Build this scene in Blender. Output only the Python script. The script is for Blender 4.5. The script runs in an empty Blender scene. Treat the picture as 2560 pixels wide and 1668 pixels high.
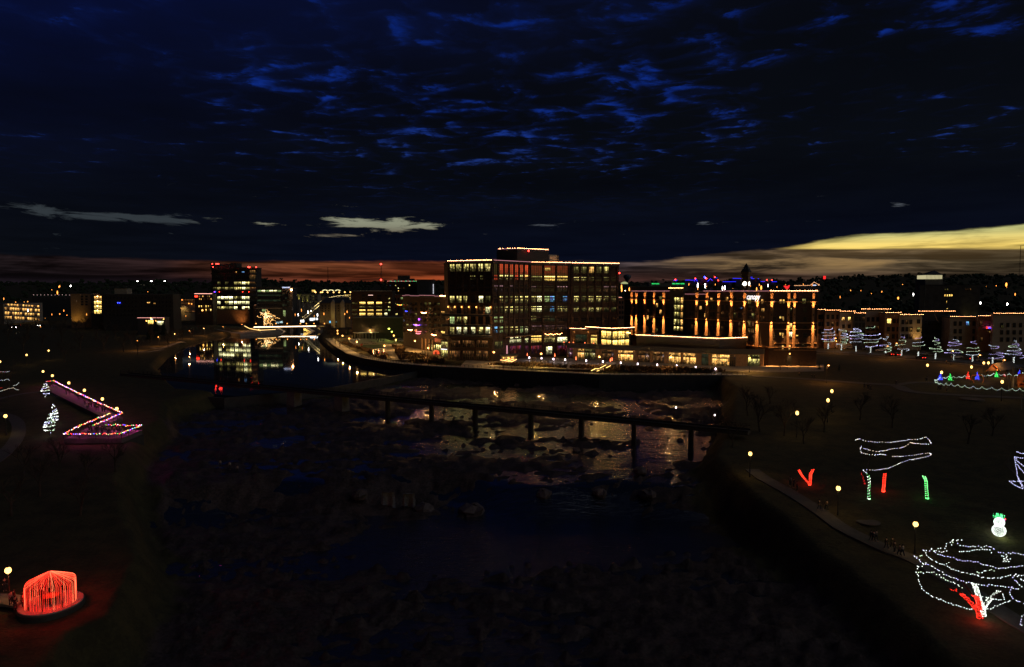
import bpy, bmesh, math, random
import numpy as np
from mathutils import Vector, Matrix
random.seed(7); rng = np.random.default_rng(7)
R = math.radians
SC = bpy.context.scene
COL = SC.collection
# ------------------------------------------------------------------ camera
ZC, FPX, PITCH = 30.0, 1707.0, R(3.55)
cam = bpy.data.cameras.new('camera'); camo = bpy.data.objects.new('camera', cam); COL.objects.link(camo)
camo.location = (0, 0, ZC); camo.rotation_euler = (math.pi/2 - PITCH, 0, 0)
cam.sensor_width = 36; cam.lens = FPX/2560*36; cam.clip_start = .5; cam.clip_end = 30000
SC.camera = camo
SC.view_settings.view_transform = 'Standard'; SC.view_settings.look = 'None'
SC.view_settings.exposure = 0; SC.view_settings.gamma = 1
SC.cycles.use_denoising = True
SC.cycles.sample_clamp_indirect = 14; SC.cycles.max_bounces = 5; SC.cycles.diffuse_bounces = 2
SC.cycles.glossy_bounces = 3; SC.cycles.transparent_max_bounces = 8
SC.cycles.caustics_reflective = False; SC.cycles.caustics_refractive = False
# added ambient fill lamp: very broad, very weak, lifts the near-black ground
fill_sun = bpy.data.lights.new('fill_sun', 'SUN'); fill_sun.energy = .18; fill_sun.angle = R(55); fill_sun.color = (.86, .90, 1)
fill_suno = bpy.data.objects.new('fill_sun', fill_sun); COL.objects.link(fill_suno); fill_suno.rotation_euler = (R(54), 0, R(180-112))
# ------------------------------------------------------------------ node maths
class X:
    """a socket with operators, so that node trees can be written as formulas"""
    def __init__(s, nt, sock): s.nt, s.s = nt, sock
    def _m(s, op, *a, clamp=False):
        n = s.nt.nodes.new('ShaderNodeMath'); n.operation = op; n.use_clamp = clamp
        for i, v in enumerate((s,)+a):
            if isinstance(v, X): s.nt.links.new(v.s, n.inputs[i])
            else: n.inputs[i].default_value = v
        return X(s.nt, n.outputs[0])
    def __add__(s, o): return s._m('ADD', o)
    __radd__ = __add__
    def __mul__(s, o): return s._m('MULTIPLY', o)
    __rmul__ = __mul__
    def __sub__(s, o): return s._m('SUBTRACT', o)
    def __rsub__(s, o): return (s*-1)+o
    def __truediv__(s, o): return s._m('DIVIDE', o)
    def pw(s, o): return s._m('POWER', o)
    def mx(s, o): return s._m('MAXIMUM', o)
    def mn(s, o): return s._m('MINIMUM', o)
    def gt(s, o): return s._m('GREATER_THAN', o)
    def fl(s): return s._m('FLOOR')
    def fr(s): return s._m('FRACT')
    def ss(s, a, b):
        n = s.nt.nodes.new('ShaderNodeMapRange'); n.interpolation_type = 'SMOOTHSTEP'
        s.nt.links.new(s.s, n.inputs[0]); n.inputs[1].default_value = a; n.inputs[2].default_value = b
        return X(s.nt, n.outputs[0])
    def gauss(s, c, w): d = (s - c)/w; return (d*d*-1)._m('EXPONENT')
def ramp(x, pts):
    n = x.nt.nodes.new('ShaderNodeValToRGB'); x.nt.links.new(x.s, n.inputs[0]); e = n.color_ramp.elements
    while len(e) < len(pts): e.new(.5)
    for i, (p, c) in enumerate(pts):
        e[i].position = p; e[i].color = (*c, 1) if len(c) == 3 else c
    return X(x.nt, n.outputs[0])
def cmix(f, a, b):
    n = (f.nt if isinstance(f, X) else a.nt).nodes.new('ShaderNodeMix'); n.data_type = 'RGBA'
    nt = f.nt if isinstance(f, X) else a.nt
    for i, v in ((0, f), (6, a), (7, b)):
        if isinstance(v, X): nt.links.new(v.s, n.inputs[i])
        elif i == 0: n.inputs[0].default_value = v
        else: n.inputs[i].default_value = (*v, 1)
    return X(nt, n.outputs[2])
def cmul(c, f):
    n = c.nt.nodes.new('ShaderNodeVectorMath'); n.operation = 'SCALE'
    c.nt.links.new(c.s, n.inputs[0])
    if isinstance(f, X): c.nt.links.new(f.s, n.inputs[3])
    else: n.inputs[3].default_value = f
    return X(c.nt, n.outputs[0])
def cadd(a, b):
    n = a.nt.nodes.new('ShaderNodeVectorMath'); n.operation = 'ADD'
    a.nt.links.new(a.s, n.inputs[0]); a.nt.links.new(b.s, n.inputs[1]); return X(a.nt, n.outputs[0])
def comb(nt, x, y, z):
    n = nt.nodes.new('ShaderNodeCombineXYZ')
    for i, v in enumerate((x, y, z)):
        if isinstance(v, X): nt.links.new(v.s, n.inputs[i])
        else: n.inputs[i].default_value = v
    return X(nt, n.outputs[0])
def sep(v):
    n = v.nt.nodes.new('ShaderNodeSeparateXYZ'); v.nt.links.new(v.s, n.inputs[0])
    return [X(v.nt, n.outputs[i]) for i in range(3)]
def noise(vec, scale, detail=4, rough=.55, dist=0, dims='3D'):
    n = vec.nt.nodes.new('ShaderNodeTexNoise'); n.noise_dimensions = dims
    vec.nt.links.new(vec.s, n.inputs['Vector']); n.inputs['Scale'].default_value = scale
    n.inputs['Detail'].default_value = detail; n.inputs['Roughness'].default_value = rough
    n.inputs['Distortion'].default_value = dist
    return X(vec.nt, n.outputs[0])
# ------------------------------------------------------------------ world: dusk, broken cloud deck, afterglow at the horizon
W = bpy.data.worlds.new('World'); SC.world = W; W.use_nodes = True
nt = W.node_tree; nt.nodes.clear()
tc = nt.nodes.new('ShaderNodeTexCoord')
dx, dy, dz = sep(X(nt, tc.outputs['Generated']))
az = dx._m('ARCTAN2', dy) * (180/math.pi)                  # 0 = straight ahead, + = to the west glow
hyp = (dx*dx + dy*dy)._m('SQRT')
el = dz._m('ARCTAN2', hyp) * (180/math.pi)
dzc = dz.mx(.012) + .018
px_, py_ = dx/dzc, dy/dzc                                   # the cloud deck is a flat sheet overhead
deck = comb(nt, px_, py_, 0)
n1 = noise(deck, 3.8, 6, .60, .5)
n2 = noise(comb(nt, px_*.6, py_*.6, 3.1), 1.1, 3, .55)
vor = nt.nodes.new('ShaderNodeTexVoronoi'); vor.feature = 'DISTANCE_TO_EDGE'; vor.inputs['Scale'].default_value = 3.5
wob = cmul(comb(nt, n1 - .5, n2 - .5, 0), .55)
nt.links.new(cadd(comb(nt, px_ + py_*.25, py_*1.25, 0), wob).s, vor.inputs['Vector'])
crack = 1 - X(nt, vor.outputs[0]).ss(0, .22)
def spot(a, e, wa, we, k): return az.gauss(a, wa)*el.gauss(e, we)*k
def pxs(u, v, wu, wv, k):
    return spot(math.degrees(math.atan((u-1280)/FPX)), math.degrees(math.atan((728-v)/math.hypot(FPX, u-1280))), wu/FPX*57.3, wv/FPX*57.3, k)
bias = (pxs(930, 250, 330, 75, .17) + pxs(1580, 190, 160, 75, .16) + pxs(1290, 330, 330, 60, .11) + pxs(2330, 40, 330, 90, .15)
        + pxs(1820, 290, 45, 14, .30) + pxs(1430, 290, 90, 16, .13) + pxs(1800, 120, 140, 30, .12) + pxs(640, 180, 140, 60, .10) + pxs(1330, 60, 200, 50, .09) + pxs(1560, 425, 40, 12, .18))
g = (n1 - .5)*1.15 + crack*.135 + (n2 - .5)*.62 + bias
fine = noise(deck, 15, 3, .6, .4)
g = g - az.ss(15, 22)*(1 - el.ss(15, 20))*.10 - (1 - az.ss(-30, -20))*(1 - el.ss(13, 18))*.10
gap = (g + (fine - .5)*.26).ss(.19, .44)*el.ss(7.0, 10.5)
soft = g.ss(.03, .30)
# deep twilight blue above, physically a Nishita sky just before dark
sk = nt.nodes.new('ShaderNodeTexSky'); sk.sky_type = 'NISHITA'; sk.sun_disc = False
sk.sun_elevation = R(-3.5); sk.sun_rotation = R(52); sk.altitude = 400; sk.dust_density = 1.5; sk.ozone_density = 3
nish = cmul(X(nt, sk.outputs[0]), .005)
blue = ramp(el/24, [(0, (.05, .055, .06)), (.22, (.020, .034, .080)), (.36, (.016, .045, .230)), (.60, (.004, .021, .190)), (1, (.002, .013, .135))])
clear = cadd(blue, nish)
# dark undersides of the deck; thinner, bluer to the upper east
thin = spot(-40, 19, 19, 8, 1.0) + spot(-16, 22, 24, 5, .55)
c_base = cmix(el.ss(2, 10), cmix(az.ss(-38, -8), (.0028, .0038, .0062), (.0022, .0034, .0098)), (.0022, .0030, .0052))
c_dark = cadd(cmul(c_base, n2*1.0 + .5), cmul(comb(nt, .0003, .0016, .0135), soft*(el.ss(4, 13)*(1 - az.ss(14, 30)*.6))))
c_dark = cadd(c_dark, cmul(comb(nt, 0, .0020, .034), thin*(n2*1.3 - .05)*(n1*.8 + .6)))
high = cmix(gap, c_dark, cmul(clear, fine*.9 + .55))
# thin pale tears low in the deck
low1 = noise(comb(nt, az*.16 + el*.10, el*1.0 + az*.012, 0), 1.7, 6, .66, .5)
tear = (low1 + pxs(915, 562, 105, 22, .29) + pxs(1050, 568, 100, 9, .26) + pxs(800, 553, 60, 9, .16) + pxs(830, 592, 70, 7, .22) + pxs(250, 540, 150, 13, .22) + pxs(450, 552, 190, 9, .21) + pxs(70, 515, 90, 12, .17)
        + pxs(1380, 562, 100, 9, .20) + pxs(1560, 555, 60, 6, .20) + pxs(1750, 562, 50, 6, .24) + pxs(2230, 518, 22, 5, .28))
tearm = tear.ss(.66, .80)*(1 - el.ss(7, 8.5))
tearc = cmix(az.ss(-26, -18), (.030, .038, .045), cmix(el.ss(4.6, 5.6), (.14, .12, .085), (.26, .27, .19)))
tearc = cmix(az.ss(-7, 0), tearc, (.070, .080, .095))
high = cmix(tearm, high, tearc)
# the clear strip under the deck
edge_n = noise(comb(nt, az*.16, el*.7, 7), 1.6, 4, .6)
streak = noise(comb(nt, az*.060 + el*.10, el*.62 - az*.016, 2), 2.0, 5, .6, .5)
streak2 = noise(comb(nt, az*.04 - el*.03, el*1.5 + az*.03, 9), 1.8, 4, .6, .3)
#   lower edge of the deck as an elevation that varies gently round the horizon
edge = (az.gauss(-42, 9)*.25 + 2.32 + az.gauss(0, 9)*.26 + az.ss(10, 20)*.86 + az.ss(19.5, 28)*.98 + az.ss(32, 41)*.6
        - az.ss(44, 75)*2.2)
under = 1 - (el - (edge_n - .5)*.62 - (streak2 - .5)*.30 - edge).ss(-.13, .13)
h = el
warm_lo = ramp(az/90 + .5, [(0, (.006, .005, .007)), (.14, (.008, .0055, .007)), (.25, (.016, .006, .006)), (.33, (.100, .020, .009)), (.42, (.230, .040, .009)), (.485, (.250, .032, .012)),
                            (.56, (.085, .026, .020)), (.70, (.070, .030, .022)), (.83, (.055, .034, .022)), (1, (.04, .03, .02))])
warm_hi = ramp(az/90 + .5, [(0, (.008, .007, .009)), (.20, (.014, .007, .007)), (.33, (.135, .040, .016)), (.44, (.165, .038, .016)), (.50, (.034, .022, .032)),
                            (.60, (.045, .032, .034)), (.70, (.062, .042, .028)), (.80, (.072, .050, .028)), (1, (.08, .06, .03))])
strip = cmix(h.ss(.4, 2.2), warm_lo, warm_hi)
strip = cmul(strip, (streak.ss(.38, .66)*1.45 + .30)*(streak2.ss(.3, .7)*.9 + .5))
wisp = (streak*.8 + streak2*.35 + pxs(1800, 668, 200, 26, .12) + pxs(2080, 660, 100, 22, .10)).ss(.60, .86)*az.ss(9, 16)*h.ss(1.1, 2.1)
strip = cmix(wisp*.75, strip, (.36, .22, .085))
low_dark = (1 - (h + (streak2-.5)*1.4).ss(.35, 1.15))*.75
strip = cmix(low_dark, strip, cmix(az.ss(-14, 0), (.012, .008, .012), cmix(az.ss(0, 10), (.05, .014, .016), (.022, .014, .014))))
# the brilliant wedge to the west
wedge = (el + (az - 20)*.030 - (streak2-.5)*.55).ss(3.22, 3.50) * az.ss(19.5, 25)
wcol = cmix(el.ss(3.0, 4.5), (.98, .70, .17), (.50, .50, .20))
wcol = cmul(wcol, (1.10 - (streak - .44).mx(0)*3.6 - (streak2 - .5).mx(0)*1.6).mx(.25))
haze2 = (el - (streak-.5)*2.4).ss(1.9, 3.1)*az.ss(14, 26)*.13
strip = cmix(haze2, strip, (.34, .20, .075))
strip = cmix(wedge, strip, wcol)
sky = cmix(under, high, strip)
below = el.ss(-1.5, -.2)
sky = cmix(below, (.003, .003, .004), sky)
bg = nt.nodes.new('ShaderNodeBackground'); nt.links.new(sky.s, bg.inputs[0]); bg.inputs[1].default_value = 1.0
wo = nt.nodes.new('ShaderNodeOutputWorld'); nt.links.new(bg.outputs[0], wo.inputs[0])
W.cycles.sampling_method = 'MANUAL'; W.cycles.sample_map_resolution = 512
# ------------------------------------------------------------------ rays from photo pixels into the place
cp, sp_ = math.cos(PITCH), math.sin(PITCH)
def rdir(u, v): return np.array([u-1280, FPX*cp + (834-v)*sp_, -FPX*sp_ + (834-v)*cp])
def P(u, v, z=0.0):
    d = rdir(u, v); t = (z-ZC)/d[2]; return Vector((d[0]*t, d[1]*t, z))
def D(u, v, y):
    d = rdir(u, v); t = y/d[1]; return Vector((d[0]*t, y, ZC + d[2]*t))
# ------------------------------------------------------------------ materials
MAT = {}
def mat(name, col=(.3, .3, .3), rough=.8, var=.35, nscale=.6, bump=.0, bscale=3, metal=0, spec=.5, col2=None, obj=False):
    if name in MAT: return MAT[name]
    m = bpy.data.materials.new(name); m.use_nodes = True; t = m.node_tree; b = t.nodes['Principled BSDF']
    g = t.nodes.new('ShaderNodeNewGeometry') if not obj else t.nodes.new('ShaderNodeTexCoord')
    v = X(t, g.outputs['Position' if not obj else 'Object'])
    n = noise(v, nscale, 5, .6)
    n3 = noise(v, nscale*7, 3, .6)
    c2 = col2 or tuple(c*(1-var) for c in col)
    c = cmix((n*.7 + n3*.3).ss(.36, .64), c2, col)
    t.links.new(c.s, b.inputs['Base Color']); b.inputs['Roughness'].default_value = rough
    b.inputs['Metallic'].default_value = metal; b.inputs['Specular IOR Level'].default_value = spec
    if bump:
        bn = t.nodes.new('ShaderNodeBump'); bn.inputs['Strength'].default_value = bump; bn.inputs['Distance'].default_value = .3
        t.links.new(noise(v, bscale, 6, .65).s, bn.inputs['Height']); t.links.new(bn.outputs[0], b.inputs['Normal'])
    MAT[name] = m; return m
def emit(name, col, s, sample='NONE'):
    if name in MAT: return MAT[name]
    m = bpy.data.materials.new(name); m.use_nodes = True; b = m.node_tree.nodes['Principled BSDF']
    b.inputs['Base Color'].default_value = (.3, .3, .3, 1)
    b.inputs['Emission Color'].default_value = (*col, 1); b.inputs['Emission Strength'].default_value = s
    m.cycles.emission_sampling = sample; MAT[name] = m; return m
def litpane(name, col, col2, s, fill=.6, cell=.6, furn=.5, ceil=.5):
    """glass with a lit room behind it: UV.x in metres, UV.y 0..1 from sill to head"""
    if name in MAT: return MAT[name]
    m = bpy.data.materials.new(name); m.use_nodes = True; t = m.node_tree; b = t.nodes['Principled BSDF']
    uv = X(t, t.nodes.new('ShaderNodeTexCoord').outputs['UV']); ux, uy, _ = sep(uv)
    rnd = X(t, t.nodes.new('ShaderNodeObjectInfo').outputs['Random'])
    vec = comb(t, ux + rnd*91, uy*1.5, rnd*37)
    cellv = X(t, t.nodes.new('ShaderNodeTexWhiteNoise').outputs[0]); wn = cellv.s.node; wn.noise_dimensions = '2D'
    t.links.new(comb(t, ((ux + rnd*91)/cell).fl(), (uy*1.7).fl() + rnd*50, 0).s, wn.inputs[0])
    room = (cellv + fill - .5).ss(.15, .75)*.85 + .15
    obj_ = noise(vec, 2.4, 3, .6)
    dark = (obj_ + (uy - .5)*.42).ss(.54 - (1-furn)*.25, .58 - (1-furn)*.25)          # furniture and people low down
    strip_ = uy.gauss(.86, .07)*(noise(comb(t, ux*1.2 + rnd*50, 0, 0), 1, 2).gt(.47))*ceil*2.2
    a = (room*(dark*.90 + .10)*(uy*.5 + .6) + strip_*room)*(rnd*1.0 + .45)
    c = cmix(noise(vec, .9, 2, .5).ss(.35, .65), col2, col)
    t.links.new(c.s, b.inputs['Emission Color']); t.links.new((a*s).s, b.inputs['Emission Strength'])
    b.inputs['Base Color'].default_value = (.02, .02, .025, 1); b.inputs['Roughness'].default_value = .08
    m.cycles.emission_sampling = 'NONE'; MAT[name] = m; return m
OFF = litpane('office_glass_lit', (1, .80, .27), (.80, .68, .18), 1.7, .38, .6, .7)
OFB = litpane('office_glass_bright', (1, .90, .48), (.90, .88, .38), 2.4, .75, 1.0, .6, .8)
OFD = litpane('office_glass_dim', (.80, .66, .20), (.40, .40, .10), .42, .35, .6, .8)
AMB = litpane('amber_glass_lit', (1, .46, .10), (1, .56, .15), 1.7, .62, .8, .5, .4)
AMD = litpane('amber_glass_dim', (1, .45, .12), (.6, .22, .08), .22, .4, .7, .8, .5)
REDP = litpane('red_glass_lit', (1, .10, .035), (.85, .085, .03), .62, .95, 1.0, .1, .0)
REDD = litpane('red_glass_dim', (.7, .06, .02), (.5, .05, .02), .22, .9, 1.0, .1, .0)
YEL = litpane('yellow_glass_lit', (1, .70, .18), (1, .55, .10), 2.3, .9, 1.4, .35, .5)
PUR = litpane('party_glass_lit', (1, .10, .06), (.45, .10, .4), .42, .25, .3, 1, .2)
TVB = litpane('blue_screen_glass', (.2, .7, 1), (.2, .3, .9), 1.0, .5, .8, .5, .2)
GRN = litpane('greenish_glass_lit', (.62, .80, .30), (.42, .60, .22), .75, .85, .8, .25, .5)
GRD = litpane('greenish_glass_dim', (.10, .16, .07), (.06, .10, .06), .22, .8, .8, .25, .2)
DARK = litpane('dark_glass', (.30, .22, .12), (.1, .1, .12), .018, .2, .9, .8, 0)
PNK = litpane('dark_glass_with_ceiling_lights', (1, .55, .55), (1, .5, .6), .20, .05, .9, .9, 4.0)
M_dark = mat('dark_bronze_metal', (.035, .032, .03), .55)
M_dwet = mat('dark_wet_concrete', (.06,.056,.05), .8)
M_brickD = mat('dark_brown_brick', (.058, .034, .025), .9, .35, .8, .25, 6)
M_brickR = mat('red_brick', (.27, .11, .065), .9, .35, .8, .25, 6)
M_brickT = mat('tan_brick', (.36, .22, .13), .9, .3, .8, .3, 5)
M_char = mat('charcoal_panel', (.05, .05, .055), .7, .2)
M_conc = mat('concrete', (.33, .31, .28), .85, .3, .5, .2, 3)
M_concD = mat('weathered_concrete', (.20, .19, .175), .9, .4, .3, .3, 2)
M_roof = mat('roof_membrane', (.10, .10, .10), .9, .3, .2)
M_white = mat('white_painted_metal', (.6, .6, .58), .5, .1)
M_beige = mat('beige_stucco', (.42, .36, .28), .9, .2, .3)
M_bark = mat('tree_bark', (.075, .055, .04), .95, .4, 2, .3, 6)
M_twig = mat('bare_twigs', (.06, .045, .035), .95, .4, 1)
M_green = mat('evergreen_needles', (.030, .05, .022), .9, .4, 1.5)
M_shrub = mat('dry_ornamental_grass', (.14, .085, .045), .95, .5, 1.0, .3, 4)
M_pave = mat('path_concrete', (.27, .24, .20), .85, .25, .8, .15, 4)
M_asph = mat('asphalt', (.055, .053, .05), .85, .3, .6, .15, 6)
M_steel = mat('painted_steel', (.05, .05, .05), .45, .2, metal=.6)
M_lawn = mat('lawn', (.045, .070, .022), .95, .4, .7, .2, 5)
M_rock = mat('wet_quartzite', (.15, .105, .09), .62, .5, .35, .6, 1.2)
E_lamp = emit('lamp_globe_glow', (1, .42, .085), 5)
E_lampY = emit('park_lamp_glow', (1, .56, .14), 4)
E_lampW = emit('white_lamp_glow', (1, .80, .92), 6)
E_lampG = emit('green_yellow_lamp_glow', (.80, 1, .12), 5)
E_lampO = emit('sodium_lamp_glow', (1, .32, .05), 3.6)
E_red = emit('red_beacon_glow', (1, .03, .02), 14)
E_warm = emit('warm_bulb_glow', (1, .40, .13), 40)
E_warmL = emit('warm_led_line_glow', (1, .42, .26), 2.2)
E_gold = emit('golden_bulb_glow', (1, .50, .13), 4)
E_coolW = emit('white_bulb_glow', (.85, .93, .80), 7)
E_blueW = emit('cool_white_bulb_glow', (.62, .62, 1), 5.5)
E_r = emit('red_bulb_glow', (1, .03, .012), 7)
E_g = emit('green_bulb_glow', (.04, .9, .12), 5)
E_b = emit('blue_bulb_glow', (.03, .05, 1), 9)
E_y = emit('amber_bulb_glow', (1, .42, .10), 7)
E_pinkL = emit('pink_led_line_glow', (.9, .35, .42), .75)
E_sign = emit('white_sign_glow', (1, .95, .95), 3.2)
E_signG = emit('green_sign_glow', (.03, .9, .18), 1.5)
E_signC = emit('blue_white_sign_glow', (.60, .70, 1), 1.6)
E_blueL = emit('blue_led_line_glow', (.015, .02, 1), 1.6)
E_scr = emit('white_screen_glow', (.95, 1, 1), 2.2)
E_clock = emit('clock_face_glow', (1, .93, .78), 5)
E_head = emit('headlight_glow', (1, .93, .8), 12)
# ------------------------------------------------------------------ mesh building
ORI = {}
class MB:
    def __init__(s): s.v, s.f, s.uv = [], [], {}
    def quad(s, a, b, c, d, uv=None):
        i = len(s.v); s.v += [tuple(a), tuple(b), tuple(c), tuple(d)]; s.f.append((i, i+1, i+2, i+3))
        if uv: s.uv[len(s.f)-1] = uv
    def obox(s, o, ax, ay, az_):
        o, ax, ay, az_ = map(Vector, (o, ax, ay, az_)); i = len(s.v)
        for c in ((0,0,0),(1,0,0),(1,1,0),(0,1,0),(0,0,1),(1,0,1),(1,1,1),(0,1,1)):
            s.v.append(tuple(o + ax*c[0] + ay*c[1] + az_*c[2]))
        fs = ((0,3,2,1),(4,5,6,7),(0,1,5,4),(1,2,6,5),(2,3,7,6),(3,0,4,7))
        if ax.cross(ay).dot(az_) < 0: fs = [q[::-1] for q in fs]
        s.f += [tuple(i+k for k in q) for q in fs]; return s
    def box(s, cx, cy, cz, sx, sy, sz):
        return s.obox((cx-sx/2, cy-sy/2, cz-sz/2), (sx,0,0), (0,sy,0), (0,0,sz))
    def beam(s, a, b, w, h=None):
        a, b = Vector(a), Vector(b); d = (b-a); h = h or w
        if d.length < 1e-6: return s
        up = Vector((0,0,1)) if abs(d.normalized().z) < .95 else Vector((0,1,0))
        r = d.cross(up).normalized(); u = r.cross(d).normalized()
        return s.obox(a - r*w/2 - u*h/2, d, r*w, u*h)
    def tube(s, pts, rad, n=6, cap=True):
        pts = [Vector(p) for p in pts]; rad = rad if hasattr(rad, '__len__') else [rad]*len(pts)
        i0 = len(s.v); ref = Vector((0.3, .2, 1)).normalized()
        for k, p in enumerate(pts):
            d = (pts[min(k+1, len(pts)-1)] - pts[max(k-1, 0)]).normalized()
            rr = ref if abs(d.dot(ref)) < .9 else Vector((1, 0, 0))
            a = d.cross(rr).normalized(); b = d.cross(a).normalized()
            for j in range(n):
                t = 2*math.pi*j/n; s.v.append(tuple(p + (a*math.cos(t) + b*math.sin(t))*rad[k]))
        for k in range(len(pts)-1):
            for j in range(n):
                a_, b_ = i0+k*n+j, i0+k*n+(j+1) % n
                s.f.append((a_, b_, b_+n, a_+n))
        if cap:
            s.f.append(tuple(i0+j for j in range(n))[::-1]); s.f.append(tuple(i0+(len(pts)-1)*n+j for j in range(n)))
        return s
    def lathe(s, c, prof, n=10):
        i0 = len(s.v)
        for r, z in prof:
            for j in range(n):
                t = 2*math.pi*j/n; s.v.append((c[0]+r*math.cos(t), c[1]+r*math.sin(t), c[2]+z))
        for k in range(len(prof)-1):
            for j in range(n):
                a, b = i0+k*n+j, i0+k*n+(j+1) % n; s.f.append((a, b, b+n, a+n))
        s.f.append(tuple(i0+j for j in range(n))[::-1]); s.f.append(tuple(i0+(len(prof)-1)*n+j for j in range(n)))
        return s
    def ball(s, c, r, n=8, sz=1.0):
        return s.lathe(c, [(max(r*math.sin(math.pi*k/(n-2)), r*.02), -r*sz*math.cos(math.pi*k/(n-2))) for k in range(n-1)], n)
    def octa(s, c, r):
        i = len(s.v); x, y, z = c
        s.v += [(x+r,y,z),(x,y+r,z),(x-r,y,z),(x,y-r,z),(x,y,z+r),(x,y,z-r)]
        s.f += [(i+a, i+b, i+4) for a, b in ((0,1),(1,2),(2,3),(3,0))] + [(i+b, i+a, i+5) for a, b in ((0,1),(1,2),(2,3),(3,0))]
        return s
    def build(s, name, m, parent=None, kind=None, local=False, smooth=False):
        if not s.v: return None
        me = bpy.data.meshes.new(name)
        off = Vector((0,0,0)) if local or parent is None else ORI.get(parent.name, Vector((0,0,0)))
        vs = np.array(s.v, dtype=np.float32) - np.array(off, dtype=np.float32)
        me.from_pydata(vs.tolist(), [], s.f)
        if s.uv:
            ul = me.uv_layers.new(name='UVMap')
            for fi, q in s.uv.items():
                for k, li in enumerate(me.polygons[fi].loop_indices): ul.data[li].uv = q[k]
        me.materials.append(m)
        if smooth: me.polygons.foreach_set('use_smooth', [True]*len(me.polygons))
        me.update()
        o = bpy.data.objects.new(name, me); COL.objects.link(o)
        if parent is not None: o.parent = parent; ORI[o.name] = off
        if kind: o['kind'] = kind
        return o
def thing(name, label, cat, loc=(0,0,0), group=None, rz=0):
    o = bpy.data.objects.new(name, None); COL.objects.link(o); o.location = loc; o.rotation_euler = (0,0,rz)
    o.empty_display_size = .5
    ORI[o.name] = Vector(loc); o['label'] = label; o['category'] = cat
    if group: o['group'] = group
    return o
def tag(o, label, cat, group=None):
    o['label'] = label; o['category'] = cat
    if group: o['group'] = group
    return o
def copy_tree(o, parent=None):
    c = o.copy(); COL.objects.link(c)
    if parent is not None: c.parent = parent
    for ch in o.children: copy_tree(ch, c)
    return c
def inst(proto, loc, rz=0, sc=1, label=None, first=set()):
    """the first call uses the prototype itself, later ones copy it with its parts"""
    if proto.name in first: c = copy_tree(proto)
    else: first.add(proto.name); c = proto
    c.location = loc; c.rotation_euler = (0,0,rz); c.scale = (sc,)*3 if not hasattr(sc, '__len__') else sc
    if label: c['label'] = label
    return c
def smst(x, a, b): t = np.clip((x-a)/(b-a), 0, 1); return t*t*(3-2*t)
# ------------------------------------------------------------------ the lie of the land
def poly_sd(x, y, poly):
    """signed distance, + inside"""
    x = np.asarray(x, float); y = np.asarray(y, float)
    dmin = np.full(x.shape, 1e9); ins = np.zeros(x.shape, bool); n = len(poly)
    for i in range(n):
        ax, ay = poly[i]; bx, by = poly[(i+1) % n]; ex, ey = bx-ax, by-ay
        t = np.clip(((x-ax)*ex + (y-ay)*ey)/(ex*ex+ey*ey+1e-9), 0, 1)
        dmin = np.minimum(dmin, np.hypot(x-ax-t*ex, y-ay-t*ey))
        c = ((ay > y) != (by > y)) & (x < ex*(y-ay)/(ey if ey else 1e-9) + ax); ins ^= c
    return np.where(ins, dmin, -dmin)
def pxy(pts, z): return [tuple(P(u, v, z)[:2]) for u, v in pts]
POND = pxy([(560,839),(505,849),(455,863),(410,890),(375,925),(400,960),(430,985),(560,993),(700,982),(833,968),(1073,921.5),
            (1011,919),(957,914.5),(903,906),(869,896),(848,884.5),(830,873),(815,860),(803,846),(812,836)], -2.5) + [(-150, 640), (-300, 700), (-330, 660), (-205, 560)]
RIVER = pxy([(60,1700),(150,1600),(255,1560),(330,1420),(280,1260),(330,1150),(400,1108),(400,1060)], -7) + pxy([(600,985),(830,955),(1040,919),(1073,924),(1200,938),(1310,946),(1480,951),(1640,954),(1800,962),(1850,1005),(1835,1090),(1800,1170)], -4.6) + \
        pxy([(1900,1300),(2120,1440),(2330,1600),(2420,1700)], -8) + [(40, 18), (-60, 18)]
def rl(x, y):
    yy = y + 4*np.sin(x/13.0) + 3*np.sin(x/5.3 + 1)
    return np.interp(yy, [40, 60, 100, 122, 131, 150, 230, 290], [-12.6, -12.1, -11.3, -10.8, -6.7, -6.0, -5.2, -4.9])
SKY_L = [(-400,706),(0,704),(100,703),(180,706),(260,702),(520,703),(640,697),(660,694),(700,700),(760,701),(860,703),(960,702),(1060,700),(1120,699),(1560,704),(1640,704),(1700,703),(1780,700),(1960,702),(2000,697),(2060,694),(2140,690),(2200,688),(2250,686),(2330,688),(2420,687),(2560,686),(3000,680)]
SKU = [p[0] for p in SKY_L]; SKV = [p[1] for p in SKY_L]
def hb(x, y, rapids=True):
    x = np.asarray(x, float); y = np.asarray(y, float)
    L = np.interp(y, [50, 70, 90, 132, 230, 300], [-7.5, -6.3, -5.5, -1.2, -.6, 0])
    Rr = np.interp(y, [60, 94, 104, 130, 180, 260], [-7.5, -6.3, -4.6, -2.4, -.3, 0])
    w = smst(x, -30, 20); h = L*(1-w) + Rr*w
    uu = 1280 + FPX*x/np.maximum(y, 50); vt = np.interp(uu, SKU, SKV) + 9
    h = h + (ZC + (728-vt)/FPX*2300)*smst(y, 900, 2150)
    h = h - 3.2*smst(-(x+130), 0, 30)*0
    t = smst(poly_sd(x, y, RIVER), 0, 5.5); h = h*(1-t) + rl(x, y)*t
    t2 = smst(poly_sd(x, y, POND), 0, 6); h = h*(1-t2) - 5.5*t2
    return h
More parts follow.
